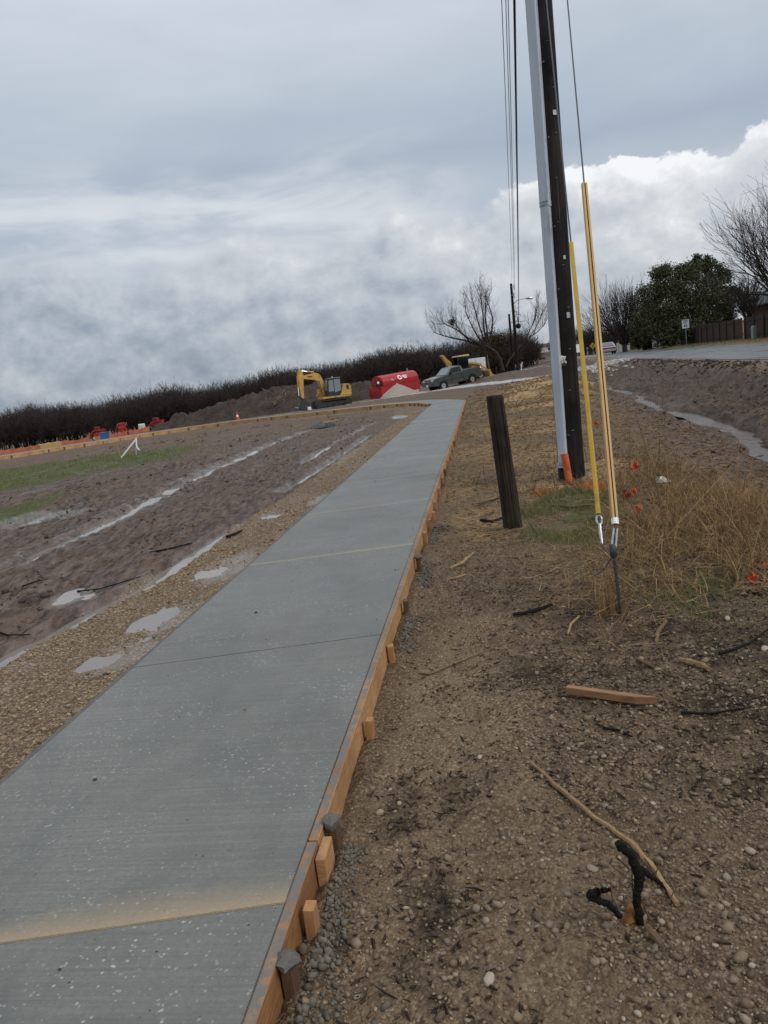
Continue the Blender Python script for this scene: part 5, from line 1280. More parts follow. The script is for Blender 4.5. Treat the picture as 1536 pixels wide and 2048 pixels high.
def tree_obj(name, loc, trunk, crown, label, cat='tree', group=None, leaves=None, leafmat=None, barkmat='bark', twigmat='twig', k=3):
    e = empty(name, loc, label=label, cat=cat, group=group)
    if len(trunk): link('trunk', npmesh('trunk', *tubes_np(trunk, 8), True), MT[barkmat], e)
    if len(crown): link('crown', npmesh('crown', *tubes_np(crown, k)), MT[twigmat], e)
    if leaves is not None: link('foliage', npmesh('foliage', *leaves), MT[leafmat], e)
    return e
def leaf_quads(C, size, rng):
    """small randomly turned leaf faces at points C"""
    n = len(C); a = rng.normal(size=(n, 3)); a /= np.linalg.norm(a, axis=1)[:, None]; r = rng.normal(size=(n, 3)); c = np.cross(a, r); c /= np.linalg.norm(c, axis=1)[:, None]
    s = (size * rng.uniform(.6, 1.4, n))[:, None]
    V = np.stack([C - a * s, C + c * s * .45, C + a * s, C - c * s * .45], 1).reshape(-1, 3)
    return V, np.arange(4 * n).reshape(n, 4)
def limb(px, Y, dys, r0, r1, org):
    """a limb traced from the photograph at depth Y (+ offsets)"""
    P = [at(x, y, Y + dy) - org for (x, y), dy in zip(px, dys)]; n = len(P) - 1; out = []
    for i in range(n):
        ra = r0 + (r1 - r0) * i / n; rb = r0 + (r1 - r0) * (i + 1) / n; out.append((*P[i], *P[i + 1], ra, rb))
    return P, out
# the broken spreading tree behind the truck
rr = random.Random(21); Yt = 92.0; org = at(1003, 738, Yt); org.z = Hs(org.x, org.y) - .1
trunk = []; crown = []
LIMBS = [([(1006, 742), (1000, 718), (990, 703), (977, 694)], 0, .30, .21, 0), ([(977, 694), (955, 689), (930, 681), (905, 676), (885, 671), (866, 664)], .5, .22, .04, 1), ([(962, 690), (935, 675), (915, 660), (890, 648), (868, 648)], -1.5, .17, .03, 1),
         ([(940, 683), (925, 668), (912, 650), (905, 632)], 1.5, .12, .03, 1), ([(968, 690), (955, 672), (945, 655), (932, 625), (930, 605)], -1., .16, .03, 1), ([(972, 691), (963, 665), (955, 640), (948, 612), (944, 598)], 1., .16, .03, 1), ([(975, 692), (968, 660), (966, 630), (962, 600), (960, 588)], 0, .17, .03, 1), ([(977, 692), (974, 660), (970, 630), (972, 605), (970, 590)], 1.2, .16, .03, 1), ([(978, 690), (984, 660), (986, 638), (978, 612), (974, 598)], -.8, .15, .03, 1),
         ([(1012, 735), (1018, 722), (1030, 705), (1045, 689), (1060, 674), (1075, 664), (1088, 650), (1093, 640)], 1.5, .17, .03, 1), ([(1048, 687), (1056, 668), (1066, 648), (1072, 628), (1075, 615)], 2.2, .10, .025, 1), ([(1060, 674), (1072, 655), (1080, 640), (1086, 622)], 1.0, .09, .02, 1)]
for px_, dy, r0, r1, tw in LIMBS:
    P, sg = limb(px_, Yt, [dy * i / (len(px_) - 1) for i in range(len(px_))], r0 * .78, r1 * .6, org)
    (trunk if r0 > .12 else crown).extend(sg)
    if tw:
        for i in range(1, len(P)):
            for _ in range(4 if i < 3 else 6):
                a = P[i - 1].lerp(P[i], rr.random()); dd = (P[i] - P[i - 1]).normalized() * .6 + Vector((rr.gauss(0, .5), rr.gauss(0, .5), .55))
                grow(rr, a, dd, rr.uniform(.8, 1.45), .024, 2, crown, .6, .16, 3, (1, 2), (.55, .8), .2, .008)
tree_obj('bare_tree', org, trunk, crown, 'large bare tree with a long low limb reaching left behind the pickup', group='bare trees')
nb = at(904, 645, Yt) - org
rng = np.random.default_rng(3); C = rng.normal(size=(260, 3)) * .22 + np.array(nb)
e = empty('mistletoe', org + nb, label='dark round mistletoe ball in the left crown of the bare tree', cat='mistletoe'); link('leaf_ball', npmesh('leaf_ball', *leaf_quads(C - np.array(nb), np.full(260, .09), rng)), MT['mistletoe'], e)
# olive scrub leaning at its foot
def bush(name, px0, Y, rx, ry, rz, n, leafmat, label, group, seed, size=.12, stems=14):
    rng = np.random.default_rng(seed); rr = random.Random(seed); org = at(*px0, Y); org.z = Hs(org.x, org.y) - .05
    cr = []
    for _ in range(stems): grow(rr, Vector((rr.uniform(-rx, rx) * .3, rr.uniform(-ry, ry) * .3, 0)), Vector((rr.gauss(0, .5), rr.gauss(0, .4), 1)), rz * .42, .05, 2, cr, .55, .1, 3, (2, 3), (.55, .8), .15, .012)
    K = 40; cc = rng.normal(size=(K, 3)); cc /= np.linalg.norm(cc, axis=1)[:, None]; cc *= rng.uniform(.45, 1.0, K)[:, None] ** .6 * np.array([rx, ry, rz * .55]) * .85; cc[:, 2] += rz * .55
    C = cc[rng.integers(0, K, n)] + rng.normal(size=(n, 3)) * np.array([rx, ry, rz * .6]) * .17; C[:, 2] = np.abs(C[:, 2])
    return tree_obj(name, org, [], cr, label, 'bush', group, leaf_quads(C, np.full(n, size), rng), leafmat)
bush('scrub', (990, 738), 95, 2.9, 2.2, 4.9, 4200, 'leafolive', 'olive-brown scrub at the foot of the bare tree', 'scrub by the poles', 1)
bush('scrub', (1012, 735), 98, 2.4, 2.0, 4.2, 2600, 'leafolive', 'lower olive scrub right behind the pole cluster', 'scrub by the poles', 2)

# far wood: many bare trees, one mass
def proto_tree(seed, h, depth=3, w=.5):
    rr = random.Random(seed); s = []; 
    grow(rr, Vector((0, 0, 0)), Vector((rr.gauss(0, .06), rr.gauss(0, .06), 1)), h * .42, .13, 0, s, .5, .1, 3)
    top = Vector(s[-1][3:6])
    for _ in range(13):
        a = Vector((0, 0, 0)).lerp(top, rr.uniform(.3, 1)); grow(rr, a, Vector((rr.gauss(0, .8), rr.gauss(0, .8), .8)), h * .25, .05, 2, s, .6, .08, 2, (2, 3), (.55, .8), .2, .020)
    for _ in range(150):
        q = s[rr.randrange(len(s) // 3, len(s))]; p = Vector(q[3:6]); d = Vector((rr.gauss(0, 1), rr.gauss(0, 1), rr.gauss(.1, .7))).normalized() * rr.uniform(.25, .7); s.append((*p, *(p + d), .016, .008))
    return np.array(s)
PROT = [proto_tree(40 + i, 9.0) for i in range(6)]
def slab_tris(S):
    """thin crossed slivers (2 triangles per segment)"""
    p0, p1, r = S[:, :3], S[:, 3:6], S[:, 6]
    n = len(S); a = np.random.default_rng(1).normal(size=(n, 3)); a[:, 2] *= .2; a /= np.linalg.norm(a, axis=1)[:, None]
    V = np.stack([p0 - a * r[:, None], p0 + a * r[:, None], p1 + a * r[:, None] * .7, p1 - a * r[:, None] * .7], 1).reshape(-1, 3)
    return V
PV = [slab_tris(s) for s in PROT]
def wood(name, spots, mat, label, hs):
    Vs = []; rng = np.random.default_rng(len(spots))
    SP = np.array(spots); Z0 = H(SP[:, 0], SP[:, 1]) - .2
    for (x, y), hk, z0 in zip(spots, hs, Z0):
        V = PV[rng.integers(0, 6)]; a = rng.uniform(0, 6.283); ca, sa = math.cos(a), math.sin(a); k = hk
        X = V[:, 0] * ca - V[:, 1] * sa; Y_ = V[:, 0] * sa + V[:, 1] * ca
        Vs.append(np.stack([X * k * 1.15 + x, Y_ * k * 1.15 + y, V[:, 2] * k + z0], 1))
    V = np.concatenate(Vs); F = np.arange(len(V)).reshape(-1, 4)
    return tag(link(name, npmesh(name, V, F), mat), label, 'woodland', kind='stuff')
rng = np.random.default_rng(12); sp = []; hs = []
for i in range(1250):
    az = rng.uniform(-.62, .19); row = rng.random()
    Y = 172 + 40 * row + 6 * math.sin(az * 17); x = az * Y
    # height so that the skyline follows the photograph
    tgt = np.interp(az, [-.62, -.5, -.35, -.17, -.02, .08, .19], [3.4, 3.8, 3.4, 4.4, 6.0, 7.2, 7.6])
    z0 = float(base(np.array([x]), np.array([Y]))[0]); hk = max(.35, (tgt + 2.3 - z0) * Y / 185 / 9.3) * rng.uniform(.84, 1.07) * (1 + .05 * math.sin(az * 41) + .04 * math.sin(az * 97 + 1)); sp.append((x, Y)); hs.append(hk)
wood('woodland', sp, MT['woodland'], 'dark leafless wood along the far side of the site', hs)
sp = []; hs = []
for i in range(130):
    px_ = rng.uniform(985, 1075); Y = rng.uniform(118, 150); p = at(px_, 730, Y); sp.append((p.x, Y)); hs.append(np.interp(px_, [985, 1040, 1062, 1078], [.80, .80, .62, .36]) * rng.uniform(.8, 1.08))
wood('thicket', sp, MT['thicket'], 'dense dark thicket behind the far poles', hs)
sp = []; hs = []
for i in range(240):
    px_ = rng.uniform(1100, 1300); Y = rng.uniform(150, 230); p = at(px_, 700, Y)
    if p.x < near_edge(Y) + RW + 1: continue
    sp.append((p.x, Y)); hs.append(rng.uniform(.6, .95))
wood('thicket', sp, MT['thicket'], 'dark roadside trees far down the right side of the road', hs)
sp = []; hs = []
for i in range(90):
    Y = rng.uniform(380, 560); x = near_edge(Y) + rng.choice([-1, 1]) * rng.uniform(14, 70); sp.append((x, Y)); hs.append(rng.uniform(.5, .9))
wood('woodland', sp, MT['woodland'], 'faint trees on the hill at the end of the road', hs)

# right hand trees
def fan_tree(px0, Y, H_, spread, n, seed, label, lean=0., depth=3, up=.16, kids=(2, 3), r=.05, cr_=.35, stem_h=.12, wob=.10, rm=.014):
    rr = random.Random(seed); org = at(*px0, Y); org.z = Hs(org.x, org.y) - .1; tr = []; cr = []
    top = Vector((lean * .1, 0, H_ * stem_h)); tr.append((0, 0, 0, *top, cr_, cr_ * .8))
    for i in range(n):
        a = rr.uniform(0, 6.283); q = rr.uniform(.15, 1) * spread
        d = Vector((math.cos(a) * q + lean, math.sin(a) * q, 1)).normalized()
        grow(rr, top * rr.uniform(.6, 1), d, H_ * .33 * rr.uniform(.8, 1.15), r * rr.uniform(.8, 1.6), depth, cr, .34, up, 3, kids, (.6, .85), wob, rm)
    return tree_obj('bare_tree', org, tr, cr, label, group='bare trees')
fan_tree((1250, 694), 104, 9.6, 1.5, 46, 5, 'round bare tree with fanned upright branches left of the evergreen', up=.10, r=.075)
fan_tree((1585, 655), 68, 12.6, 1.3, 44, 6, 'big bare tree at the right edge reaching over the fence', lean=-.18, up=.07, r=.075, cr_=.5, stem_h=.2, wob=.16, rm=.010)
fan_tree((1500, 655), 84, 6.5, .9, 26, 16, 'lower bare tree between the evergreen and the house', up=.08, r=.06, wob=.16)
def leafy(px0, Y, blobs, n, size, seed, label, name='evergreen_tree', leafmat='leafdark', H_=8):
    rng = np.random.default_rng(seed); rr = random.Random(seed); org = at(*px0, Y); org.z = Hs(org.x, org.y) - .1; tr = []; cr = []
    grow(rr, Vector((0, 0, 0)), Vector((0, 0, 1)), H_ * .3, .32, 0, tr, .3, .1, 3)
    C = []; tot = sum(r ** 2 for *_, r in blobs)
    for (x, y, dy, r) in blobs:
        c = at(x, y, Y + dy) - org; cr.append((0, 0, H_ * .22, *(c * .92), .12, .05)); m_ = int(n * r * r / tot)
        # many small clumps on the blob's shell
        K = max(8, int(26 * r)); cc = rng.normal(size=(K, 3)); cc /= np.linalg.norm(cc, axis=1)[:, None]; cc = cc * r * rng.uniform(.6, 1.08, (K, 1)) * np.array([1, 1, .8])
        C.append(np.array(c) + cc[rng.integers(0, K, m_)] + rng.normal(size=(m_, 3)) * r * .19)
        for q in cc[:10]: cr.append((*c, *(c + Vector(q)), .05, .015))
    C = np.concatenate(C); C[:, 2] = np.maximum(C[:, 2], .3)
    return tree_obj(name, org, tr, cr, label, 'tree', 'evergreen trees', leaf_quads(C, np.full(len(C), size), rng), leafmat)
leafy((1345, 690), 86, [(1310, 640, 0, 2.0), (1350, 610, 0, 2.6), (1300, 590, 1, 1.5), (1345, 560, 1, 2.0), (1390, 585, 0, 2.2), (1420, 620, 0, 2.1), (1370, 650, -1, 2.1), (1330, 670, -1, 1.5), (1400, 655, -1, 1.6), (1440, 640, 1, 1.5), (1322, 545, 1, 1.0), (1375, 545, 1, 1.2)], 52000, .115, 31, 'broad dark evergreen tree behind the speed limit sign')
leafy((1425, 680), 92, [(1400, 525, 0, 1.0), (1425, 535, 0, 1.2), (1440, 560, 0, 1.3), (1385, 545, 1, 1.1), (1455, 590, 1, 1.3), (1450, 620, 0, 1.2)], 10000, .14, 32, 'taller thin-topped evergreen rising behind the broad one')
leafy((1290, 690), 96, [(1290, 660, 0, 1.6), (1300, 630, 0, 1.2), (1280, 680, -1, 1.0), (1305, 680, 0, 1.2)], 11000, .15, 33, 'small dark evergreen bush left of the broad evergreen')
# ------------------------------------------------------------------ vehicles and machines
def place(px, py, Y, zoff=0): p = at(px, py, Y); p.z = Hs(p.x, p.y) + zoff; return p
def wheel(parent, c, r, w, rimmat, side, name='wheel', spokes=5):
    b = MB(); k = 22; V = []; F = []; prof = [(r * .62, -w / 2), (r * .93, -w / 2), (r, -w * .36), (r, w * .36), (r * .93, w / 2), (r * .62, w / 2)]
    n = len(prof)
    for i in range(k):
        a = 2 * math.pi * i / k
        for q, y in prof: V.append((q * math.cos(a), y, q * math.sin(a)))
    for i in range(k):
        for j in range(n): F.append((i * n + j, ((i + 1) % k) * n + j, ((i + 1) % k) * n + (j + 1) % n, i * n + (j + 1) % n))
    b.add(V, F); e = b.build(name, MT['black'], parent, smooth=True, loc=c)
    b = MB(); y = side * w * .28; b.disc((0, y, 0), r * .62, 20, 'y', .03); rim = b.build('rim', MT[rimmat], e, smooth=True)
    b = MB(); b.disc((0, y + side * .035, 0), r * .16, 10, 'y', .04); b.build('hub', MT['dgrey'], e)
    if spokes:
        for i in range(spokes):
            a = 2 * math.pi * (i + .5) / spokes; b = MB(); c_ = Vector((math.cos(a), 0, math.sin(a))) * r * .42 + Vector((0, y + side * .018, 0))
            b.tube([c_ - Vector((0, .006 * side, 0)), c_ + Vector((0, .006 * side, 0))], r * .095, 8); b.build('rim_hole', MT['black'], e)
    return e
def arc(cx, cz, r, a0, a1, n=8): return [(cx + r * math.cos(a0 + (a1 - a0) * i / n), cz + r * math.sin(a0 + (a1 - a0) * i / n)) for i in range(n + 1)]
def slab_side(poly, y, th, side):   # thin panel on a vehicle side
    b = MB(); b.prism(poly, y, y + th * side); return b

def pickup():
    f = place(868, 787, 68.5); r = place(938, 771, 71.0); h = math.radians(207)
    c = (f + r) / 2 + Vector((.28, .7, 0)); W = .95
    e = empty('pickup_truck', (c.x, c.y, min(Hs(c.x - 1.5, c.y - .7), Hs(c.x + 1.5, c.y + .7)) + .02), label='pewter grey regular cab pickup truck parked facing left', cat='pickup truck')
    sl = (Hs(c.x + 1.4, c.y + .7) - Hs(c.x - 1.4, c.y - .7)) / 3.1
    e.rotation_euler = (0, math.atan(sl), h)
    fw, rw, R = 1.62, -1.50, .46
    pf = [(2.62, .48), (2.66, .74), (2.60, .98), (2.50, 1.10), (2.1, 1.16), (1.18, 1.22)] + [(.55, 1.24), (-.66, 1.24), (-.70, 1.27), (-2.52, 1.27), (-2.58, 1.2), (-2.60, .62), (-2.45, .46)]
    lower = [(rw - R, .46)] + arc(rw, .40, R, math.pi, 0)[1:-1] + [(rw + R, .40), (fw - R, .40)] + arc(fw, .40, R, math.pi, 0)[1:-1] + [(fw + R, .44)]
    b = MB(); b.prism(pf + lower, -W, W); body = b.build('body', MT['truck'], e, bevel=.05, smooth=True)
    # bed opening
    b = MB(); b.box((-1.6, 0, 1.278), (1.75, 1.62, .016)); b.build('bed_floor', MT['truckdark'], e)
    for s in (-1, 1): b = MB(); b.box((-1.6, s * .88, 1.30), (1.82, .12, .05)); b.build('bed_rail', MT['truck'], e, bevel=.012)
    b = MB(); b.box((-2.54, 0, 1.29), (.07, 1.6, .04)); b.build('tailgate_top', MT['truck'], e, bevel=.01)
    # cab greenhouse
    P = [(1.20, 1.20), (.50, 1.80), (-.42, 1.83), (-.64, 1.76), (-.68, 1.20)]
    V = [(x, -W * (1 if z < 1.3 else .80), z) for x, z in P] + [(x, W * (1 if z < 1.3 else .80), z) for x, z in P]
    n = 5; b = MB(); b.add(V, [tuple(range(n)), tuple(range(2 * n - 1, n - 1, -1))] + [(i + n, (i + 1) % n + n, (i + 1) % n, i) for i in range(n)]); b.build('cab', MT['truck'], e, bevel=.045, smooth=True)
    def ywin(z): return W * (1 - .20 * (z - 1.2) / .6) + .006
    for s in (-1, 1):
        q = [(.93, 1.27), (.50, 1.71), (-.44, 1.74), (-.50, 1.28)]
        V = [(x, s * ywin(z), z) for x, z in q] + [(x, s * (ywin(z) - .03), z) for x, z in q]
        b = MB(); b.add(V, [(0, 1, 2, 3), (7, 6, 5, 4)] + [(i, (i + 1) % 4, (i + 1) % 4 + 4, i + 4) for i in range(4)]); b.build('side_window', MT['glass'], e)
        b = MB(); b.prism([(.60, .50), (.60, 1.24), (.58, 1.24), (.58, .50)], s * W, s * (W + .006)); b.prism([(-.56, .50), (-.56, 1.24), (-.59, 1.24), (-.59, .50)], s * W, s * (W + .006)); tag(b.build('door_seam', MT['truckdark'], e), kind='stuff')
        b = MB(); b.box((-.40, s * (W + .02), 1.10), (.18, .04, .06)); b.build('door_handle', MT['truckdark'], e, bevel=.01)
        b = MB(); b.box((.78, s * (W + .13), 1.30), (.10, .22, .17)); b.build('side_mirror', MT['truckdark'], e, bevel=.03)
        b = MB(); b.prism([(fw - R - .02, .74), (rw + R + .02, .74), (rw + R + .02, .80), (fw - R - .02, .80)], s * W, s * (W + .012)); b.build('side_molding', MT['truckdark'], e)
        b = MB(); b.box((-2.585, s * .86, 1.0), (.06, .14, .42)); b.build('tail_lamp', MT['redlamp'], e, bevel=.01)
        b = MB(); b.box((2.56, s * .72, .97), (.12, .36, .13)); b.build('headlight', MT['lamp'], e, bevel=.02)
        b = MB(); b.box((2.58, s * .72, .87), (.09, .36, .06)); b.build('turn_signal', MT['amber'], e, bevel=.01)
        b = MB()
        for xw in (fw, rw): b.tube([(xw, s * (W - .3), .40), (xw, s * (W - .02), .40)], R * .99, 20)
        b.build('wheel_well', MT['black'], e)
        wheel(e, (fw, s * (W - .10), .375), .375, .25, 'chrome', s); wheel(e, (rw, s * (W - .10), .375), .375, .25, 'chrome', s)
    ws = [(1.165, -.80, 1.25), (1.165, .80, 1.25), (.525, .66, 1.765), (.525, -.66, 1.765)]; nrm = Vector((.66, 0, .72)) * .012
    b = MB(); b.add([Vector(p) + nrm for p in ws] + [Vector(p) - nrm for p in ws], [(0, 1, 2, 3), (7, 6, 5, 4)] + [(i, (i + 1) % 4, (i + 1) % 4 + 4, i + 4) for i in range(4)]); b.build('windshield', MT['glass2'], e)
    b = MB(); b.box((-.672, 0, 1.52), (.02, 1.2, .34)); b.build('rear_window', MT['glass'], e)
    b = MB(); b.box((2.615, 0, .93), (.07, 1.02, .22)); g = b.build('grille', MT['truckdark'], e, bevel=.01)
    b = MB(); b.box((2.655, 0, .93), (.03, 1.04, .035)); b.build('grille_bar', MT['chrome'], g)
    b = MB(); b.box((2.66, 0, .60), (.16, 1.84, .22)); bp = b.build('front_bumper', MT['truck'], e, bevel=.04, smooth=True)
    b = MB(); b.box((2.75, 0, .60), (.012, .32, .16)); b.build('licence_plate', MT['plate'], bp)
    b = MB(); b.box((-2.64, 0, .62), (.14, 1.84, .2)); b.build('rear_bumper', MT['truckdark'], e, bevel=.03)
    return e
pickup()

def track(parent, y, x0, x1, h, w):
    r = h / 2; t = empty('track', (0, y, 0)); t.parent = parent
    def loop(off, n=10): return [(x1 - r + (r - off) * math.cos(a), r + (r - off) * math.sin(a)) for a in np.linspace(-math.pi / 2, math.pi / 2, n)] + [(x0 + r + (r - off) * math.cos(a), r + (r - off) * math.sin(a)) for a in np.linspace(math.pi / 2, 3 * math.pi / 2, n)]
    o = loop(.02); i = loop(.10); n = len(o); b = MB()
    V = [(x, s * w / 2, z) for s in (-1, 1) for x, z in o] + [(x, s * w / 2, z) for s in (-1, 1) for x, z in i]
    F = []
    for k in range(n):
        q = (k + 1) % n; F += [(k, q, n + q, n + k), (2 * n + k, 2 * n + q, q, k), (3 * n + q, 3 * n + k, n + k, n + q), (2 * n + q, 2 * n + k, 3 * n + k, 3 * n + q)]
    b.add(V, F); b.build('track_belt', MT['trackblack'], t)
    b = MB(); L = 2 * (x1 - x0 - 2 * r) + 2 * math.pi * r; m_ = 46
    for k in range(m_):
        d = L * k / m_; S = x1 - x0 - 2 * r
        if d < S: p = Vector((x0 + r + d, 0, 2 * r - .015)); a = 0
        elif d < S + math.pi * r: a = (d - S) / r; p = Vector((x1 - r + (r - .015) * math.sin(a), 0, r + (r - .015) * math.cos(a)))
        elif d < 2 * S + math.pi * r: p = Vector((x1 - r - (d - S - math.pi * r), 0, .015)); a = math.pi
        else: a = math.pi + (d - 2 * S - math.pi * r) / r; p = Vector((x0 + r + (r - .015) * math.sin(a), 0, r + (r - .015) * math.cos(a)))
        b.box(p, (.085, w + .06, .05), Matrix.Rotation(a, 3, 'Y'))
    tag(b.build('track_shoes', MT['trackblack'], t), kind='stuff')
    b = MB(); b.box(((x0 + x1) / 2, 0, r), (x1 - x0 - 2 * r, w * .55, r * .9)); b.build('track_frame', MT['dgrey'], t, bevel=.02)
    for x in (x0 + r, x1 - r): b = MB(); b.disc((x, 0, r), r - .11, 16, 'y', w * .9); b.build('idler_wheel', MT['dgrey'], t)
    for k in range(5): b = MB(); b.disc((x0 + r + .3 + k * (x1 - x0 - 2 * r - .6) / 4, 0, .2), .1, 10, 'y', w * .92); b.build('roller', MT['dgrey'], t)
    return t
def rod(parent, a, c, r, name, mat, rodmat=None, split=.55):
    a, c = Vector(a), Vector(c); m_ = a.lerp(c, split); b = MB(); b.tube([a, m_], r, 10); o = b.build(name, MT[mat], parent, smooth=True)
    if rodmat: b = MB(); b.tube([m_, c], r * .55, 8); b.build('piston_rod', MT[rodmat], o, smooth=True)
def excavator():
    c = place(664, 811, 80); h = math.radians(199)
    e = empty('excavator', (c.x, c.y, c.z + .02), h, 'yellow tracked excavator with its bucket lowered before the dirt pile', 'excavator')
    for s in (-1, 1): track(e, s * .98, -1.85, 1.95, .82, .52)
    b = MB(); b.box((0, 0, .55), (1.8, 1.4, .4)); b.build('undercarriage', MT['dgrey'], e, bevel=.04)
    b = MB(); b.disc((0, 0, .86), .62, 20, 'z', .2); b.build('slew_ring', MT['dgrey'], e)
    b = MB(); b.box((-.35, 0, 1.03), (3.0, 2.3, .20)); b.build('deck', MT['cat'], e, bevel=.03)
    b = MB(); b.prism([(-1.86, .98), (-1.95, 1.5), (-1.88, 2.10), (-1.70, 2.22), (-1.15, 2.18), (-1.02, 1.9), (-.70, 1.22), (-.70, 1.14)], -1.15, 1.17); b.build('engine_housing', MT['cat'], e, bevel=.06, smooth=True)
    b = MB(); b.box((-1.55, 1.178, 1.85), (.24, .02, .46)); b.build('vent_grille', MT['dgrey'], e)
    b = MB(); b.box((-1.91, 0, 1.5), (.06, 2.1, .9)); b.build('counterweight', MT['cat2'], e, bevel=.025)
    b = MB(); b.box((-1.3, 1.175, 1.20), (1.25, .03, .07)); b.build('deck_stripe', MT['cream'], e)
    for x, y in ((-1.35, .4), (-1.3, -.5)): b = MB(); b.tube([(x, y, 2.1), (x, y, 2.48)], .06, 8); b.build('exhaust_pipe', MT['dgrey'], e)
    # cab on the near side
    cb = [(.56, 1.14), (.60, 1.75), (.44, 2.86), (-.92, 2.92), (-.98, 1.14)]
    b = MB(); b.prism(cb, .16, 1.13); cab = b.build('cab', MT['dgrey'], e, bevel=.05, smooth=True)
    for pol in ([(.46, 1.75), (.35, 2.72), (-.10, 2.75), (-.10, 1.60), (.46, 1.60)], [(-.18, 1.45), (-.18, 2.75), (-.82, 2.78), (-.86, 1.62)]): b = MB(); b.prism(pol, 1.128, 1.148); b.build('cab_window', MT['glass2'], cab)
    b = MB(); b.add([(.605, .24, 1.75), (.605, 1.05, 1.75), (.47, 1.05, 2.78), (.47, .24, 2.78), (.575, .24, 1.74), (.575, 1.05, 1.74), (.44, 1.05, 2.77), (.44, .24, 2.77)], [(0, 1, 2, 3), (7, 6, 5, 4), (0, 4, 5, 1), (1, 5, 6, 2), (2, 6, 7, 3), (3, 7, 4, 0)]); b.build('cab_windscreen', MT['glass2'], cab)
    b = MB(); b.box((-.25, .65, 2.915), (1.35, .98, .05)); b.build('cab_roof', MT['galv'], cab, bevel=.02)
    b = MB(); b.tube([(-.2, .65, 2.93), (-.2, .65, 3.08)], .07, 8); b.build('beacon', MT['cream'], cab)
    b = MB(); b.box((.62, -.72, 1.5), (.95, .85, .9)); b.box((1.12, -.72, 1.35), (.22, .75, .35)); b.build('side_tank', MT['cat'], e, bevel=.05)
    b = MB(); b.tube([(.95, -1.1, 1.9), (.95, -1.1, 2.6), (.6, -1.1, 2.6)], .02, 6); b.build('handrail', MT['galv'], e)
    # boom, stick, bucket
    boom = [(.30, 1.22), (.18, 1.50), (.42, 2.25), (.80, 3.28), (1.05, 3.56), (1.35, 3.66), (2.50, 3.52), (2.68, 3.36), (2.62, 3.16), (1.45, 2.92), (1.10, 2.72), (.85, 2.25), (.66, 1.6), (.52, 1.26)]
    b = MB(); b.prism(boom, -.24, .10); bo = b.build('boom', MT['cat'], e, bevel=.03)
    b = MB(); b.box((1.95, .112, 3.33), (.5, .012, .10)); b.build('boom_lettering', MT['dgrey'], bo)
    stk = [(2.66, 4.02), (2.92, 4.12), (3.16, 3.98), (3.20, 3.35), (3.10, 1.42), (2.95, 1.18), (2.80, 1.30), (2.66, 2.9), (2.52, 3.32)]
    b = MB(); b.prism(stk, -.20, .06); b.build('stick', MT['cat'], e, bevel=.03)
    rod(e, (1.45, -.07, 3.72), (2.72, -.07, 4.0), .085, 'stick_cylinder', 'cat', 'chrome'); rod(e, (3.20, -.07, 3.55), (3.30, -.07, 1.55), .075, 'bucket_cylinder', 'cat', 'white', .55)
    for y in (-.36, .20): rod(e, (.72, y, 1.35), (1.02, y, 2.95), .075, 'boom_cylinder', 'cat', 'chrome', .6)
    b = MB(); b.tube([(3.30, -.07, 1.55), (3.05, -.07, 1.05)], .07, 6); b.tube([(2.95, -.07, 1.25), (2.85, -.07, .9)], .08, 6); tag(b.build('bucket_link', MT['dgrey'], e), kind='stuff')
    bk = [(3.18, 1.12), (2.72, 1.05), (2.35, .55), (2.40, .12), (2.75, -.02), (3.25, .06), (3.62, .35), (3.55, .55)]
    b = MB(); b.prism(bk, -.55, .42); bu = b.build('bucket', MT['trackblack'], e, bevel=.04)
    for k in range(5): b = MB(); b.box((3.66, -.50 + k * .21, .40), (.24, .07, .06), Matrix.Rotation(-.6, 3, 'Y')); b.build('bucket_tooth', MT['galv'], bu)
    return e
excavator()
p = place(619.5, 821, 74); b = MB(); b.box((0, 0, .17), (.34, .34, .34)); tag(b.build('bucket_pail', MT['white'], None, bevel=.05, loc=p), 'small white pail beside the excavator bucket', 'pail')

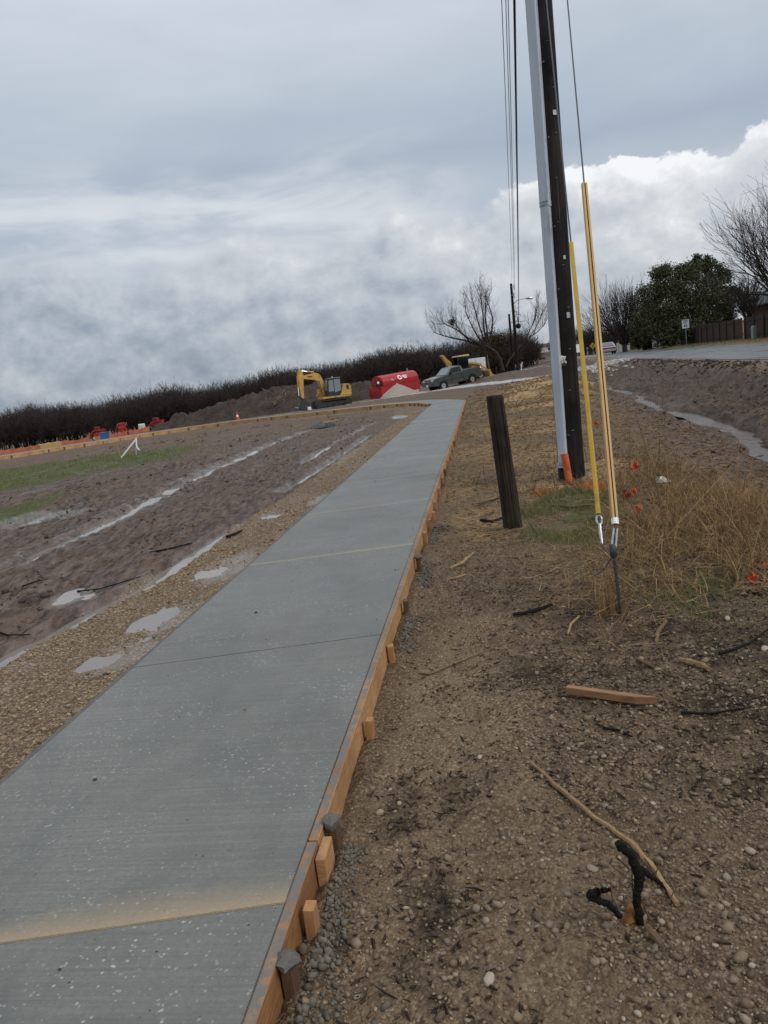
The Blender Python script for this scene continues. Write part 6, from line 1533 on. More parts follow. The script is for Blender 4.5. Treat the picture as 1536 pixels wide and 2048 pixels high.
def fuel_tank():
    a = place(764, 797, 77.5); c = place(842, 786, 81); d = (c - a); d.z = 0; h = math.atan2(d.y, d.x); L = d.length
    e = empty('fuel_tank', (a.x, a.y, min(a.z, c.z) + .02), h, 'long red fuel tank on skids with a white round emblem', 'tank')
    e.rotation_euler = (0, -math.atan2(c.z - a.z, L), h)
    b = MB(); b.prism([(-.0, 0), (-.02, .78), (.02, 1.12), (L, 1.12), (L + .06, .78), (L, 0)], 0, 1.9); b.build('containment_base', MT['red'], e, bevel=.04)
    pr = [(.02, 1.10), (.02, 1.55), (.28, 1.98), (.75, 2.16), (1.15, 2.16), (1.62, 1.98), (1.88, 1.55), (1.88, 1.10)]
    b = MB(); b.prism(pr, .45, L - .02, 'x'); b.build('upper_tank', MT['red'], e, bevel=.03)
    b = MB(); b.box((L / 2 + .2, -.012, 1.12), (L - .35, .03, .05)); b.build('seam_rib', MT['red2'], e)
    # emblem disc, lettering block and diamond on the sloping face
    n = Vector((0, -.88, .47)); rot = Matrix.Rotation(-math.radians(58.5), 3, 'X').inverted() if False else Matrix.Rotation(math.radians(58), 3, 'X')
    cc = Vector((L * .52, .10, 1.70)); q = MB(); k = 20; up = Vector((0, .5, .86)); ux = Vector((1, 0, 0)); nn = ux.cross(up).normalized()
    def face_disc(c0, r, th, mat, name, par, k=20, sx=1.0):
        b = MB(); V = [c0 + nn * t + ux * r * sx * math.cos(6.2832 * i / k) + up * r * math.sin(6.2832 * i / k) for t in (-.02, th) for i in range(k)]
        b.add(V, [tuple(range(k - 1, -1, -1)), tuple(range(k, 2 * k))] + [(i, (i + 1) % k, k + (i + 1) % k, k + i) for i in range(k)]); return b.build(name, MT[mat], par)
    d_ = face_disc(cc, .26, .03, 'white', 'emblem_disc', e); face_disc(cc + nn * .01, .15, .03, 'red', 'emblem_shape', d_, 7, 1.1)
    for k_, (w_, z_) in enumerate(((.62, .14), (.62, .0), (.42, -.14))): b = MB(); c_ = cc + ux * (.72 - (.0 if w_ > .5 else -.02)) + up * z_ + nn * .015; b.box(c_, (w_, .08, .02), Matrix((ux, up, nn)).transposed()); b.build('lettering_line', MT['white'], e)
    d2 = face_disc(cc - ux * 1.05 - up * .12, .13, .03, 'white', 'hazard_diamond', e, 4); face_disc(cc - ux * 1.05 - up * .12 + nn * .01, .09, .03, 'red2', 'diamond_centre', d2, 4)
    b = MB(); b.box((.18, .5, 1.42), (.30, .4, .6)); b.build('pump', MT['dgrey'], e, bevel=.04); b = MB(); b.tube([(.05, .3, 1.3), (-.05, .1, 1.0), (.0, .05, .7)], .03, 6); b.build('hose', MT['black'], e)
    b = MB(); b.disc((.02, .26, 1.55), .12, 12, 'y', .1); b.build('pump_meter', MT['white'], e)
    b = MB(); b.tube([(L - .6, .95, 2.1), (L - .6, .95, 2.45)], .07, 8); b.build('vent_cap', MT['galv'], e); b = MB(); b.tube([(L * .7, .95, 2.1), (L * .7, .95, 2.25)], .14, 10); b.build('fill_cap', MT['red2'], e)
    for x in (.5, L - .5): b = MB(); b.box((x, -.02, .1), (.5, .06, .06)); b.build('skid_label', MT['white'], e)
fuel_tank()

# ------------------------------------------------------------------ piles
def pile(name, pts, mat, label, cat, prof=None, n=64, m=30, rough=.3, seed=1, fr=.5):
    """pts: (x, y, half width, height) along a ridge"""
    P = np.array(pts, float); t = np.linspace(0, len(P) - 1, n); cx, cy, hw, ht = [np.interp(t, np.arange(len(P)), P[:, k]) for k in range(4)]
    V = []
    for i in range(n):
        dx, dy = cx[min(i + 1, n - 1)] - cx[max(i - 1, 0)], cy[min(i + 1, n - 1)] - cy[max(i - 1, 0)]; q = math.hypot(dx, dy) + 1e-9; nx, ny = -dy / q, dx / q
        for j in range(m):
            u = -1 + 2 * j / (m - 1); V.append((cx[i] + nx * u * hw[i], cy[i] + ny * u * hw[i], ht[i] * (1 - abs(u) ** 1.5) if abs(u) < 1 else 0))
    V = np.array(V); g0 = H(V[:, 0], V[:, 1]); k = np.clip(V[:, 2] / .5, 0, 1)
    V[:, 2] = g0 + V[:, 2] + k * rough * (fbm(V[:, 0], V[:, 1], fr, 4, seed, .6) * 1.6 + .35 * fbm(V[:, 0], V[:, 1], fr * 6, 3, seed + 9, .6)) - (1 - k) * .12
    F = [(i * m + j, i * m + j + 1, (i + 1) * m + j + 1, (i + 1) * m + j) for i in range(n - 1) for j in range(m - 1)]
    o0 = V.mean(0); o0[2] = g0.min(); o = link(name, npmesh(name, V - o0, F, True), mat, None, Vector(o0)); return tag(o, label, cat, 'spoil piles')
a = [place(310, 866, 112), place(360, 860, 108), place(430, 850, 105), place(500, 842, 102), place(560, 832, 98), place(615, 826, 97), place(650, 822, 99)]
pile('dirt_pile', [(a[0].x, a[0].y, 2.5, .1), (a[1].x, a[1].y, 4, 1.5), (a[2].x, a[2].y, 5, 2.1), (a[3].x, a[3].y, 5, 2.9), (a[4].x, a[4].y, 5.5, 3.3), (a[5].x, a[5].y, 5.5, 3.5), (a[6].x, a[6].y, 4, 2.0)], MT['pile'], 'long heap of dark brown soil left of the excavator', 'dirt pile', n=130, m=46, rough=.75, seed=3)
a = [place(640, 818, 106), place(690, 812, 105), place(740, 805, 104), place(775, 800, 106), place(800, 795, 108)]
pile('dirt_pile', [(a[0].x, a[0].y, 3, 1.6), (a[1].x, a[1].y, 4, 2.4), (a[2].x, a[2].y, 4, 2.5), (a[3].x, a[3].y, 4, 1.8), (a[4].x, a[4].y, 2.5, .5)], MT['pile'], 'lower heap of brown soil between the excavator and the red tank', 'dirt pile', n=90, m=40, rough=.6, seed=5)
c = place(797, 797, 75)
def cone_pile(c, r, h, mat, label, name, seed, sx=1.3):
    n, m = 26, 12; V = [(0, 0, h)]; F = []; rr = random.Random(seed)
    for i in range(1, m + 1):
        for j in range(n):
            a = 6.2832 * j / n; q = r * i / m; w = 1 + .10 * math.sin(3 * a + seed) + rr.uniform(-.02, .02); z = h * max(0, 1 - (i / m)) ** .95 * (.97 if i > 1 else .93) - (.12 if i == m else 0) + rr.uniform(-.03, .03); x, y = q * w * sx * math.cos(a), q * w * math.sin(a); V.append((x, y, z + (Hs(c.x + x, c.y + y) - c.z if i > m - 3 else 0)))
    F += [(0, 1 + j, 1 + (j + 1) % n) for j in range(n)]
    b = MB(); b.add(V, F + [(1 + (i - 1) * n + j, 1 + i * n + j, 1 + i * n + (j + 1) % n, 1 + (i - 1) * n + (j + 1) % n) for i in range(1, m) for j in range(n)])
    return tag(b.build(name, mat, None, smooth=True, loc=c), label, 'gravel pile' if 'gravel' in name else 'pile', 'spoil piles')
cone_pile(c, 1.55, 1.25, MT['pilegravel'], 'pale cone of gravel in front of the red tank', 'gravel_pile', 2)
# tangle of pale branches at the side of the long heap
e = empty('branch_heap', place(565, 818, 93.5, 1.6), label='tangle of pale dead branches on the soil heap beside the bucket', cat='branches')
rr = random.Random(17); b = MB()
for k in range(34):
    p = Vector((rr.gauss(0, .7), rr.gauss(0, .3), rr.gauss(.1, .35))); d = Vector((rr.gauss(0, .7), rr.gauss(0, .4), rr.gauss(0, .5))); b.tube([p, p + d * .5 + Vector((0, 0, .15)), p + d], .024, 4, False)
tag(b.build('branches', MT['paleStick'], e), kind='stuff')

# ------------------------------------------------------------------ backhoe and trailer behind the pickup
def backhoe():
    c = place(930, 769, 84); e = empty('backhoe_loader', (c.x, c.y, c.z + .02), math.radians(14), 'yellow backhoe loader with canopy parked behind the pickup', 'backhoe')
    b = MB(); b.box((.35, 0, 1.05), (2.6, .9, .6)); b.build('chassis', MT['cat2'], e, bevel=.06); b = MB(); b.box((1.35, 0, 1.45), (1.3, .85, .55)); b.build('engine_hood', MT['cat2'], e, bevel=.08)
    b = MB(); b.prism([(-.95, 2.62), (-.85, 2.74), (.45, 2.80), (.55, 2.68), (.5, 2.60)], -.75, .75); b.build('canopy_roof', MT['cream'], e, bevel=.03)
    for x in (-.8, .35):
        for y in (-.66, .66): b = MB(); b.tube([(x, y, 1.2), (x, y, 2.62)], .05, 8); b.build('canopy_post', MT['dgrey'], e)
    for y in (-.67, .67): b = MB(); b.box((-.22, y, 1.95), (1.05, .02, 1.2)); b.build('cab_glass', MT['glass'], e)
    b = MB(); b.box((-.35, 0, 1.55), (.5, .55, .5)); b.build('operator_seat', MT['dgrey'], e, bevel=.06)
    for s in (-1, 1):
        wheel(e, (-.55, s * .85, .72), .72, .42, 'cat2', s, spokes=0); wheel(e, (1.55, s * .80, .48), .48, .30, 'cat2', s, spokes=0)
        b = MB(); b.prism([(.55, 1.75), (.60, 1.95), (1.5, 1.78), (2.5, 1.05), (2.75, .62), (2.6, .55), (2.35, .95), (1.45, 1.58)], s * .52 - .06, s * .52 + .06); b.build('loader_arm', MT['cat2'], e, bevel=.02)
        rod(e, (.9, s * .52, 1.25), (2.1, s * .52, 1.3), .06, 'loader_cylinder', 'dgrey', 'chrome')
    b = MB(); b.prism([(2.55, .15), (2.5, .75), (2.65, .95), (2.8, .5), (3.3, .12)], -1.05, 1.05); b.build('loader_bucket', MT['cat2'], e, bevel=.02)
    b = MB(); b.prism([(-1.25, 1.0), (-1.45, 1.1), (-2.35, 2.85), (-2.25, 3.02), (-2.05, 2.95), (-1.2, 1.5)], -.16, .16); b.build('boom', MT['cat2'], e, bevel=.02)
    b = MB(); b.prism([(-2.45, 2.98), (-2.15, 3.05), (-1.15, 2.05), (-1.25, 1.2), (-1.75, 1.15), (-1.85, 1.95)], .17, .36); b.build('dipper', MT['cat'], e, bevel=.02)
    rod(e, (-1.5, .42, 1.5), (-2.2, .42, 2.85), .06, 'dipper_cylinder', 'dgrey', 'chrome')
    b = MB(); b.prism([(-1.2, .95), (-1.9, 1.15), (-2.1, .75), (-1.7, .4), (-1.3, .5)], -.3, .3); b.build('hoe_bucket', MT['trackblack'], e, bevel=.03)
    for s in (-1, 1): b = MB(); b.tube([(-1.2, s * .5, 1.1), (-1.5, s * .95, .15)], .07, 6); b.build('stabiliser', MT['cat2'], e)
backhoe()
def trailer():
    a = place(942, 757, 92); c = place(978, 750, 92); e = empty('box_trailer', ((a.x + c.x) / 2, 94.5, min(a.z, c.z) - .05), math.radians(-8), 'white enclosed box trailer behind the backhoe', 'trailer')
    b = MB(); b.box((0, 0, 1.42), (2.35, 5, 1.95)); b.build('trailer_box', MT['trailer'], e, bevel=.04)
    for s in (-1, 1): b = MB(); b.box((s * 1.19, -2.48, 1.42), (.06, .06, 1.97)); b.build('corner_trim', MT['galv'], e); wheel(e, (s * .95, .2, .36), .36, .22, 'chrome', s, spokes=0)
    b = MB(); b.box((0, -2.52, 1.4), (.02, .03, 1.8)); b.build('door_seam', MT['galv'], e); b = MB(); b.box((0, 0, .42), (2.1, 4.8, .12)); b.build('trailer_frame', MT['dgrey'], e)
    b = MB(); b.box((.55, -2.53, 1.2), (.05, .04, .4)); b.build('door_latch', MT['galv'], e)
    p = place(980, 752, 90.5); b = MB(); b.tube([(0, 0, -.2), (-.05, 0, 1.2), (-.12, 0, 2.4)], [.10, .09, .05], 8); tag(b.build('dead_snag', MT['stick'], None, loc=p), 'brown dead trunk standing at the right of the trailer', 'snag')
trailer()
# ------------------------------------------------------------------ beyond the road: fences, signs, house, cars
def text_mesh(s, size, mat, name, parent, loc, rot):
    cu = bpy.data.curves.new(name, 'FONT'); cu.body = s; cu.size = size; cu.align_x = 'CENTER'; cu.align_y = 'CENTER'; cu.extrude = .004; cu.offset = size * .02
    t = bpy.data.objects.new(name, cu); COL.objects.link(t); bpy.context.view_layer.update()
    me = bpy.data.meshes.new_from_object(t.evaluated_get(bpy.context.evaluated_depsgraph_get())); bpy.data.objects.remove(t); bpy.data.curves.remove(cu)
    me.name = name; me.materials.clear(); o = link(name, me, MT[mat], parent, loc); o.rotation_euler = rot
    return o
def verge(px_, py_, Y): p = at(px_, py_, Y); p.z = Hs(p.x, p.y); return p
def face_cam(p, extra=0): return math.atan2(-p.x, p.y) + extra       # local -y looks at the camera
# speed limit sign
p = verge(1373, 686, 75.5); e = empty('speed_limit_sign', p, face_cam(p), 'white rectangular speed limit 45 sign on a thin post before the fence', 'road sign', 'road signs')
b = MB(); b.tube([(0, .03, -.3), (0, .03, 2.5)], .03, 6); b.build('sign_post', MT['galv'], e)
b = MB(); b.box((0, 0, 2.10), (.66, .012, .84)); pl = b.build('sign_plate', MT['signwhite'], e, bevel=.003)
b = MB()
for x, z, sx, sz in ((0, .39, .60, .016), (0, -.39, .60, .016), (-.295, 0, .016, .78), (.295, 0, .016, .78)): b.box((x, -.010, 2.10 + z), (sx, .006, sz))
tag(b.build('sign_border', MT['signblack'], pl), kind='stuff')
for s, z, q in (('SPEED', 2.38, .17), ('LIMIT', 2.21, .17), ('45', 1.92, .40)): text_mesh(s, q, 'signblack', 'sign_lettering', pl, (0, -.012, z), (math.pi / 2, 0, 0))
# sign on its back / edge and warning diamond by the bend
p = verge(1157, 725, 60); e = empty('road_sign', p, face_cam(p, .3), 'blank white sign panel on a thin post just right of the utility pole', 'road sign', 'road signs')
b = MB(); b.tube([(0, .03, -.3), (0, .03, 2.2)], .025, 6); b.build('sign_post', MT['galv'], e); b = MB(); b.box((0, 0, 1.6), (.5, .012, .62)); b.build('sign_plate', MT['signwhite'], e, bevel=.003)
p = verge(1187, 712, 105); e = empty('warning_sign', p, face_cam(p), 'yellow diamond curve warning sign far along the road', 'road sign', 'road signs')
b = MB(); b.tube([(0, .03, -.3), (0, .03, 1.5)], .03, 6); b.build('sign_post', MT['galv'], e)
b = MB(); b.box((0, 0, 1.35), (.62, .014, .62), Matrix.Rotation(math.pi / 4, 3, 'Y')); pl = b.build('sign_plate', MT['signyellow'], e, bevel=.003)
b = MB(); b.tube([(-.02, -.02, 1.12), (-.02, -.02, 1.32), (.10, -.02, 1.42)], .035, 5); b.prism([(.05, 1.45), (.17, 1.40), (.16, 1.53)], -.03, -.014); tag(b.build('arrow_symbol', MT['signblack'], pl), kind='stuff')
p = verge(1176, 716, 106); e = empty('mailbox', p, face_cam(p), 'small grey mailbox on a post left of the yellow diamond sign', 'mailbox')
b = MB(); b.box((0, 0, .5), (.08, .08, 1.0)); b.build('mailbox_post', MT['galv'], e); b = MB(); b.prism([(-.12, 1.0), (.12, 1.0), (.12, 1.14), (.06, 1.22), (-.06, 1.22), (-.12, 1.14)], -.25, .25); b.build('mailbox_body', MT['galv'], e)
# fences: real boards, joined per panel since each is only a few pixels wide
def fence(x0, y0, x1, y1, h, mat, label, jitter=.02):
    a = Vector((x0, y0, 0)); c = Vector((x1, y1, 0)); L = (c - a).length; t = (c - a).normalized(); nrm = Vector((t.y, -t.x, 0)); a.z = Hs(x0, y0)
    e = empty('wooden_fence', a, label=label, cat='fence', group='board fences along the road'); rr = random.Random(int(x0 * 10)); n = max(1, int(L / 2.45))
    for k in range(n + 1):
        q = a + t * min(L, k * L / n); z = Hs(q.x, q.y); b = MB(); b.box((q.x - a.x - nrm.x * .07, q.y - a.y - nrm.y * .07, z - a.z + h * .48), (.1, .1, h + .05)); b.build('fence_post', MT[mat], e)
    for k in range(n):
        b = MB(); m_ = int(L / n / .145); ang = math.atan2(t.y, t.x)
        for i in range(m_):
            q = a + t * (k * L / n + (i + .5) * L / n / m_); z = Hs(q.x, q.y) if i == 0 else z; hh = h + rr.uniform(-jitter, jitter)
            b.box((q.x - a.x + nrm.x * rr.uniform(0, .01), q.y - a.y + nrm.y * rr.uniform(0, .01), z - a.z + hh / 2 - .05), (.138, .018, hh), Matrix.Rotation(ang, 3, 'Z'))
        tag(b.build('fence_boards', MT[mat], e), kind='stuff')
        q = a + t * ((k + .5) * L / n); b = MB()
        for zz_ in (.35, h - .3): b.box((q.x - a.x - nrm.x * .03, q.y - a.y - nrm.y * .03, Hs(q.x, q.y) - a.z + zz_), (L / n, .04, .09), Matrix.Rotation(ang, 3, 'Z'))
        tag(b.build('fence_rails', MT[mat], e), kind='stuff')
def fl(y): return float(near_edge(y)) + RW + 3.1
fence(fl(40), 40, fl(63.3), 63.3, 1.75, 'fence', 'dark board fence at the far right edge beside the utility box')
fence(fl(64.2), 64.2, fl(79.5), 79.5, 1.75, 'fence2', 'brown weathered board fence right of the speed limit sign')
fence(fl(80.2), 80.2, fl(90.2), 90.2, 1.62, 'fence', 'dark board fence directly behind the speed limit sign')
fence(fl(104), 104, fl(128), 128, 1.45, 'fence2', 'low dark fence beyond the white shed')
# white shed with vertical dark gaps, partly under the evergreen
p = verge(1333, 692, 92); e = empty('shed', p, face_cam(p, -.25), 'white weathered shed wall under the evergreen', 'shed')
for k in range(5):
    b = MB(); b.box((-1.35 + k * .66, 0, .85), (.54, .08, 1.75)); b.build('wall_panel', MT['whitedirty'], e, bevel=.01)
b = MB(); b.box((0, .25, .8), (3.3, .3, 1.6)); b.build('shed_core', MT['dgrey'], e)
b = MB(); b.prism([(-1.75, 1.78), (1.95, 1.92), (1.95, 2.02), (-1.75, 1.88)], -.35, 1.8); b.build('shed_roof', MT['whitedirty'], e, bevel=.01)
# little gabled white hut with a utility post
p = verge(1247, 700, 112); e = empty('small_hut', p, face_cam(p), 'tiny white gabled hut at the end of the low fence', 'hut')
b = MB(); b.prism([(-.9, 0), (.9, 0), (.9, 1.4), (0, 2.0), (-.9, 1.4)], -.6, .8); b.build('hut_wall', MT['whitedirty'], e)
for s in (-1, 1): b = MB(); b.add([(0, -.7, 2.06), (s * 1.02, -.7, 1.38), (s * 1.02, .9, 1.38), (0, .9, 2.06), (0, -.7, 2.14), (s * 1.06, -.7, 1.46), (s * 1.06, .9, 1.46), (0, .9, 2.14)], [(0, 1, 2, 3), (4, 5, 6, 7), (0, 1, 5, 4), (2, 3, 7, 6), (1, 2, 6, 5)]); b.build('hut_roof', MT['roofing'], e)
b = MB(); b.box((.1, -.61, .6), (.5, .03, 1.1)); b.build('hut_door', MT['dgrey'], e)
p = verge(1238, 706, 98); b = MB(); b.tube([(0, 0, -.2), (0, 0, 1.15)], .09, 8); b.tube([(0, 0, 1.1), (0, 0, 1.3)], [.11, .08], 8); tag(b.build('marker_post', MT['whitedirty'], None, loc=p), 'short white marker post right of the red car', 'post')
p = verge(1231, 703, 110); b = MB(); b.tube([(0, 0, -.3), (0, 0, 4.2)], .05, 6); tag(b.build('thin_pole', MT['dgrey'], None, loc=p), 'thin grey pole behind the red car', 'pole')
p = verge(1510, 672, 60.5); b = MB(); b.prism([(-.22, 0), (.22, 0), (.22, .85), (.16, .98), (-.16, .98), (-.22, .85)], -.2, .2); tag(b.build('utility_box', MT['boxgreen'], None, bevel=.02, loc=p), 'pale green utility pedestal in front of the board fence', 'utility box')
p = verge(1287, 699, 96); b = MB(); b.box((0, 0, .16), (.4, .3, .34)); tag(b.build('meter_box', MT['whitedirty'], None, bevel=.02, loc=p), 'small pale box on the verge before the low fence', 'box')
# house at the right edge
p = verge(1668, 630, 84); e = empty('house', p, face_cam(p, .5), 'brick house with grey shingle roof at the right edge', 'house')
b = MB(); b.box((0, 3, 1.4), (12, 8, 2.9)); b.build('wall', MT['brick'], e)
b = MB(); b.add([(-6.6, -1.6, 2.8), (6.6, -1.6, 2.8), (6.6, 7.6, 2.8), (-6.6, 7.6, 2.8), (-3.6, 3, 5.4), (3.6, 3, 5.4), (-6.6, -1.6, 2.65), (6.6, -1.6, 2.65), (6.6, 7.6, 2.65), (-6.6, 7.6, 2.65)], [(0, 1, 5, 4), (1, 2, 5), (2, 3, 4, 5), (3, 0, 4), (6, 7, 1, 0), (7, 8, 2, 1), (8, 9, 3, 2), (9, 6, 0, 3), (9, 8, 7, 6)]); rf = b.build('roof', MT['roofing'], e)
b = MB(); b.tube([(-1.5, .5, 3.9), (-1.5, .5, 5.2)], .09, 8); b.build('vent_pipe', MT['galv'], rf)
for x in (-3, 2.5): b = MB(); b.box((x, -1.01, 1.5), (1.4, .04, 1.1)); w_ = b.build('window', MT['glass'], e); b = MB(); b.box((x, -1.03, .92), (1.6, .1, .08)); b.build('sill', MT['white'], w_)
# cars
def car(px_, py_, Y, h, body, low, label, name='car', small=False):
    p = at(px_, py_, Y); p.z = float(z_road(Y)) + .03
    e = empty(name, p, h, label, 'car', 'cars on the road')       # x forward
    W = .9; R = .34
    pf = [(2.25, .35), (2.28, .62), (2.15, .78), (1.1, .90), (.95, .92), (-1.5, .96), (-2.15, .92), (-2.28, .75), (-2.25, .38)]
    lower = [(-1.35 - R, .34)] + arc(-1.35, .33, R, math.pi, 0, 6)[1:-1] + [(-1.35 + R, .3), (1.4 - R, .3)] + arc(1.4, .33, R, math.pi, 0, 6)[1:-1] + [(1.4 + R, .32)]
    b = MB(); b.prism(pf + lower, -W, W); b.build('body', MT[body], e, bevel=.05, smooth=True)
    P = [(.95, .90), (.25, 1.40), (-1.0, 1.42), (-1.75, .94)]
    V = [(x, -W * (.98 if z < 1 else .74), z) for x, z in P] + [(x, W * (.98 if z < 1 else .74), z) for x, z in P]; n = 4
    b = MB(); b.add(V, [tuple(range(n)), tuple(range(2 * n - 1, n - 1, -1))] + [(i + n, (i + 1) % n + n, (i + 1) % n, i) for i in range(n)]); b.build('cabin', MT[body], e, bevel=.05, smooth=True)
    b = MB(); b.add([(-1.68, -.68, 1.0), (-1.68, .68, 1.0), (-1.06, .58, 1.39), (-1.06, -.58, 1.39), (-1.72, -.68, 1.0), (-1.72, .68, 1.0), (-1.10, .58, 1.40), (-1.10, -.58, 1.40)], [(0, 1, 2, 3), (7, 6, 5, 4), (0, 4, 5, 1), (1, 5, 6, 2), (2, 6, 7, 3), (3, 7, 4, 0)]); b.build('rear_window', MT['glass2'], e)
    b = MB(); b.add([(.92, -.68, .96), (.92, .68, .96), (.30, .58, 1.39), (.30, -.58, 1.39), (.96, -.68, .96), (.96, .68, .96), (.34, .58, 1.40), (.34, -.58, 1.40)], [(3, 2, 1, 0), (4, 5, 6, 7), (0, 4, 5, 1), (1, 5, 6, 2), (2, 6, 7, 3), (3, 7, 4, 0)]); b.build('windshield', MT['glass'], e)
    for s in (-1, 1):
        q = [(.75, .98), (.22, 1.36), (-.95, 1.37), (-1.45, 1.0)]; V = [(x, s * (W * (.98 - .24 * (z - .9) / .5) + .006), z) for x, z in q] + [(x, s * (W * (.98 - .24 * (z - .9) / .5) - .03), z) for x, z in q]
        b = MB(); b.add(V, [(0, 1, 2, 3), (7, 6, 5, 4)] + [(i, (i + 1) % 4, (i + 1) % 4 + 4, i + 4) for i in range(4)]); b.build('side_window', MT['glass'], e)
        b = MB(); b.box((-2.26, s * .62, .72), (.06, .44, .16)); b.build('tail_lamp', MT['redlamp'], e, bevel=.01); b = MB(); b.box((2.22, s * .62, .62), (.08, .4, .12)); b.build('headlight', MT['lamp'], e, bevel=.01)
        for x in (1.4, -1.35): wheel(e, (x, s * (W - .1), .32), .32, .2, 'chrome', s, spokes=0)
    if low: b = MB(); b.box((-2.27, 0, .72), (.03, .84, .16)); b.build('lamp_strip', MT['carred'], e); b = MB(); b.box((-2.27, 0, .44), (.08, 1.7, .16)); b.build('rear_bumper', MT[body], e, bevel=.03); b = MB(); b.box((-2.315, 0, .56), (.012, .32, .1)); b.build('licence_plate', MT['plate'], e)
    return e
car(1214, 709, 95, math.radians(78), 'carwhite', True, 'silver car with red rear lamps driving away on the road')
car(1072, 727, 262, math.radians(72), 'white', False, 'tiny white car far away on the road dip')
car(1085, 722, 300, math.radians(74), 'dgrey', False, 'tiny dark car on the hill at the end of the road')
# far buildings on the hill
for k, (px_, w_, lab) in enumerate([(1072, 16, 'long low pale building on the far hill left of the road end'), (1095, 22, 'wide pale roofed building on the far hill by the pole')]):
    p = at(px_, 706, 430); p.z = Hs(p.x, p.y); e = empty('far_building', p, .1, lab, 'building', 'buildings on the far hill')
    b = MB(); b.box((0, 0, 1.6), (w_, 9, 3.2)); b.build('wall', MT['whitedirty'], e); b = MB(); b.prism([(-w_ / 2 - .5, 3.1), (w_ / 2 + .5, 3.1), (w_ / 2 - 2, 4.8), (-w_ / 2 + 2, 4.8)], -5, 5); b.build('roof', MT['roofing'], e)
    for i in range(3): b = MB(); b.box((-w_ * .3 + i * w_ * .3, -4.52, 1.7), (2, .06, 1.2)); b.build('window', MT['glass'], e)

# ------------------------------------------------------------------ left side of the site
def silt_run(px0, py0, px1, py1, Y0, Y1, label, h=.85):
    a = at(px0, py0, Y0); c = at(px1, py1, Y1); n = 14; P = [a.lerp(c, i / n) for i in range(n + 1)]
    for q in P: q.z = Hs(q.x, q.y)
    e = empty('safety_fence', P[0], label=label, cat='fence', group='orange safety fences')
    rr = random.Random(int(px0)); tops = [h * rr.uniform(.75, 1.05) for _ in P]
    for i, q in enumerate(P): b = MB(); b.box(q - P[0] + Vector((0, .04, h * .5)), (.05, .04, h * 1.1)); b.build('fence_stake', MT['stake'], e)
    for i in range(n):
        b = MB(); A, C = P[i] - P[0], P[i + 1] - P[0]; V = []
        for j in range(6):
            t = j / 5; q = A.lerp(C, t); hh = tops[i] * (1 - t) + tops[i + 1] * t - .12 * math.sin(math.pi * t); V += [(q.x, q.y, q.z), (q.x, q.y, q.z + hh), (q.x, q.y + .015, q.z + hh), (q.x, q.y + .015, q.z)]
        b.add(V, [(4 * j + k, 4 * j + (k + 1) % 4, 4 * j + 4 + (k + 1) % 4, 4 * j + 4 + k) for j in range(5) for k in range(4)]); b.build('fence_fabric', MT['silt'], e)
silt_run(-80, 924, 180, 884, 92, 112, 'low orange safety fence at the left edge before the wood'); silt_run(192, 882, 300, 866, 113, 122, 'low orange safety fence running behind the red machines', .8)
p = place(80, 899, 100); q = place(124, 891, 102); L = (q - p).length; e = empty('lumber_stack', p, math.atan2(q.y - p.y, q.x - p.x), 'stack of pale yellow lumber before the orange fence', 'lumber')
for k in range(5):
    b = MB(); b.box((L / 2 + .05 * (k % 2), .5, .12 + k * .14), (L - .1 * (k % 3), 1.0, .12)); b.build('board_layer', MT['lumber'], e, bevel=.01)
def skid_steer(px_, py_, Y, h, label, arm):
    p = place(px_, py_, Y); e = empty('skid_loader', p, h, label, 'skid loader', 'red loaders')
    b = MB(); b.prism([(-1.1, .45), (-1.15, 1.3), (-.5, 1.5), (.55, 1.05), (.9, .5)], -.55, .55); b.build('body', MT['red2'], e, bevel=.05)
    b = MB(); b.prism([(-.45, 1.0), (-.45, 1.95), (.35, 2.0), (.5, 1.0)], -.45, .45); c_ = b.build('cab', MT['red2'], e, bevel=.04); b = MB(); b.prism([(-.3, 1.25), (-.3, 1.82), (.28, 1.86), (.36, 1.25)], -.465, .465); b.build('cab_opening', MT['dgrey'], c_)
    for s in (-1, 1):
        for x in (-.6, .55): wheel(e, (x, s * .72, .4), .4, .3, 'cream', s, spokes=0)
        b = MB(); b.prism([(-1.2, 1.35), (-1.1, 1.6), (.6, 1.45 + arm), (1.35, .6 + arm), (1.2, .5 + arm), (.5, 1.25 + arm)], s * .62 - .05, s * .62 + .05); b.build('lift_arm', MT['red2'], e)
    b = MB(); b.prism([(1.25, .1 + arm), (1.2, .65 + arm), (1.4, .6 + arm), (1.9, .12 + arm)], -.85, .85); b.build('loader_bucket', MT['dgrey'], e)
    return e
skid_steer(198, 882, 116, math.radians(200), 'red skid loader with dark bucket beside the blue bin', .1)
skid_steer(248, 872, 119, math.radians(100), 'red skid loader seen from behind right of the blue bin', .5)
skid_steer(316, 866, 126, math.radians(175), 'orange-red small loader half behind the soil heap', 0)
p = place(211, 881, 111); e = empty('blue_bin', p, .2, 'blue plastic bin beside the red loader', 'bin'); b = MB(); b.box((0, 0, .5), (1.1, 1.0, 1.0), None, 1.08); b.build('bin_body', MT['blue'], e, bevel=.05); b = MB(); b.box((0, 0, 1.03), (1.25, 1.15, .07)); b.build('bin_rim', MT['blue'], e, bevel=.02)
p = place(286, 867, 122); e = empty('white_cabinet', p, .1, 'white upright cabinet left of the soil heap', 'cabinet'); b = MB(); b.box((0, 0, .65), (.9, .8, 1.3)); b.build('cabinet_body', MT['white'], e, bevel=.04); b = MB(); b.box((0, -.41, .65), (.75, .03, 1.1)); b.build('cabinet_door', MT['whitedirty'], e)
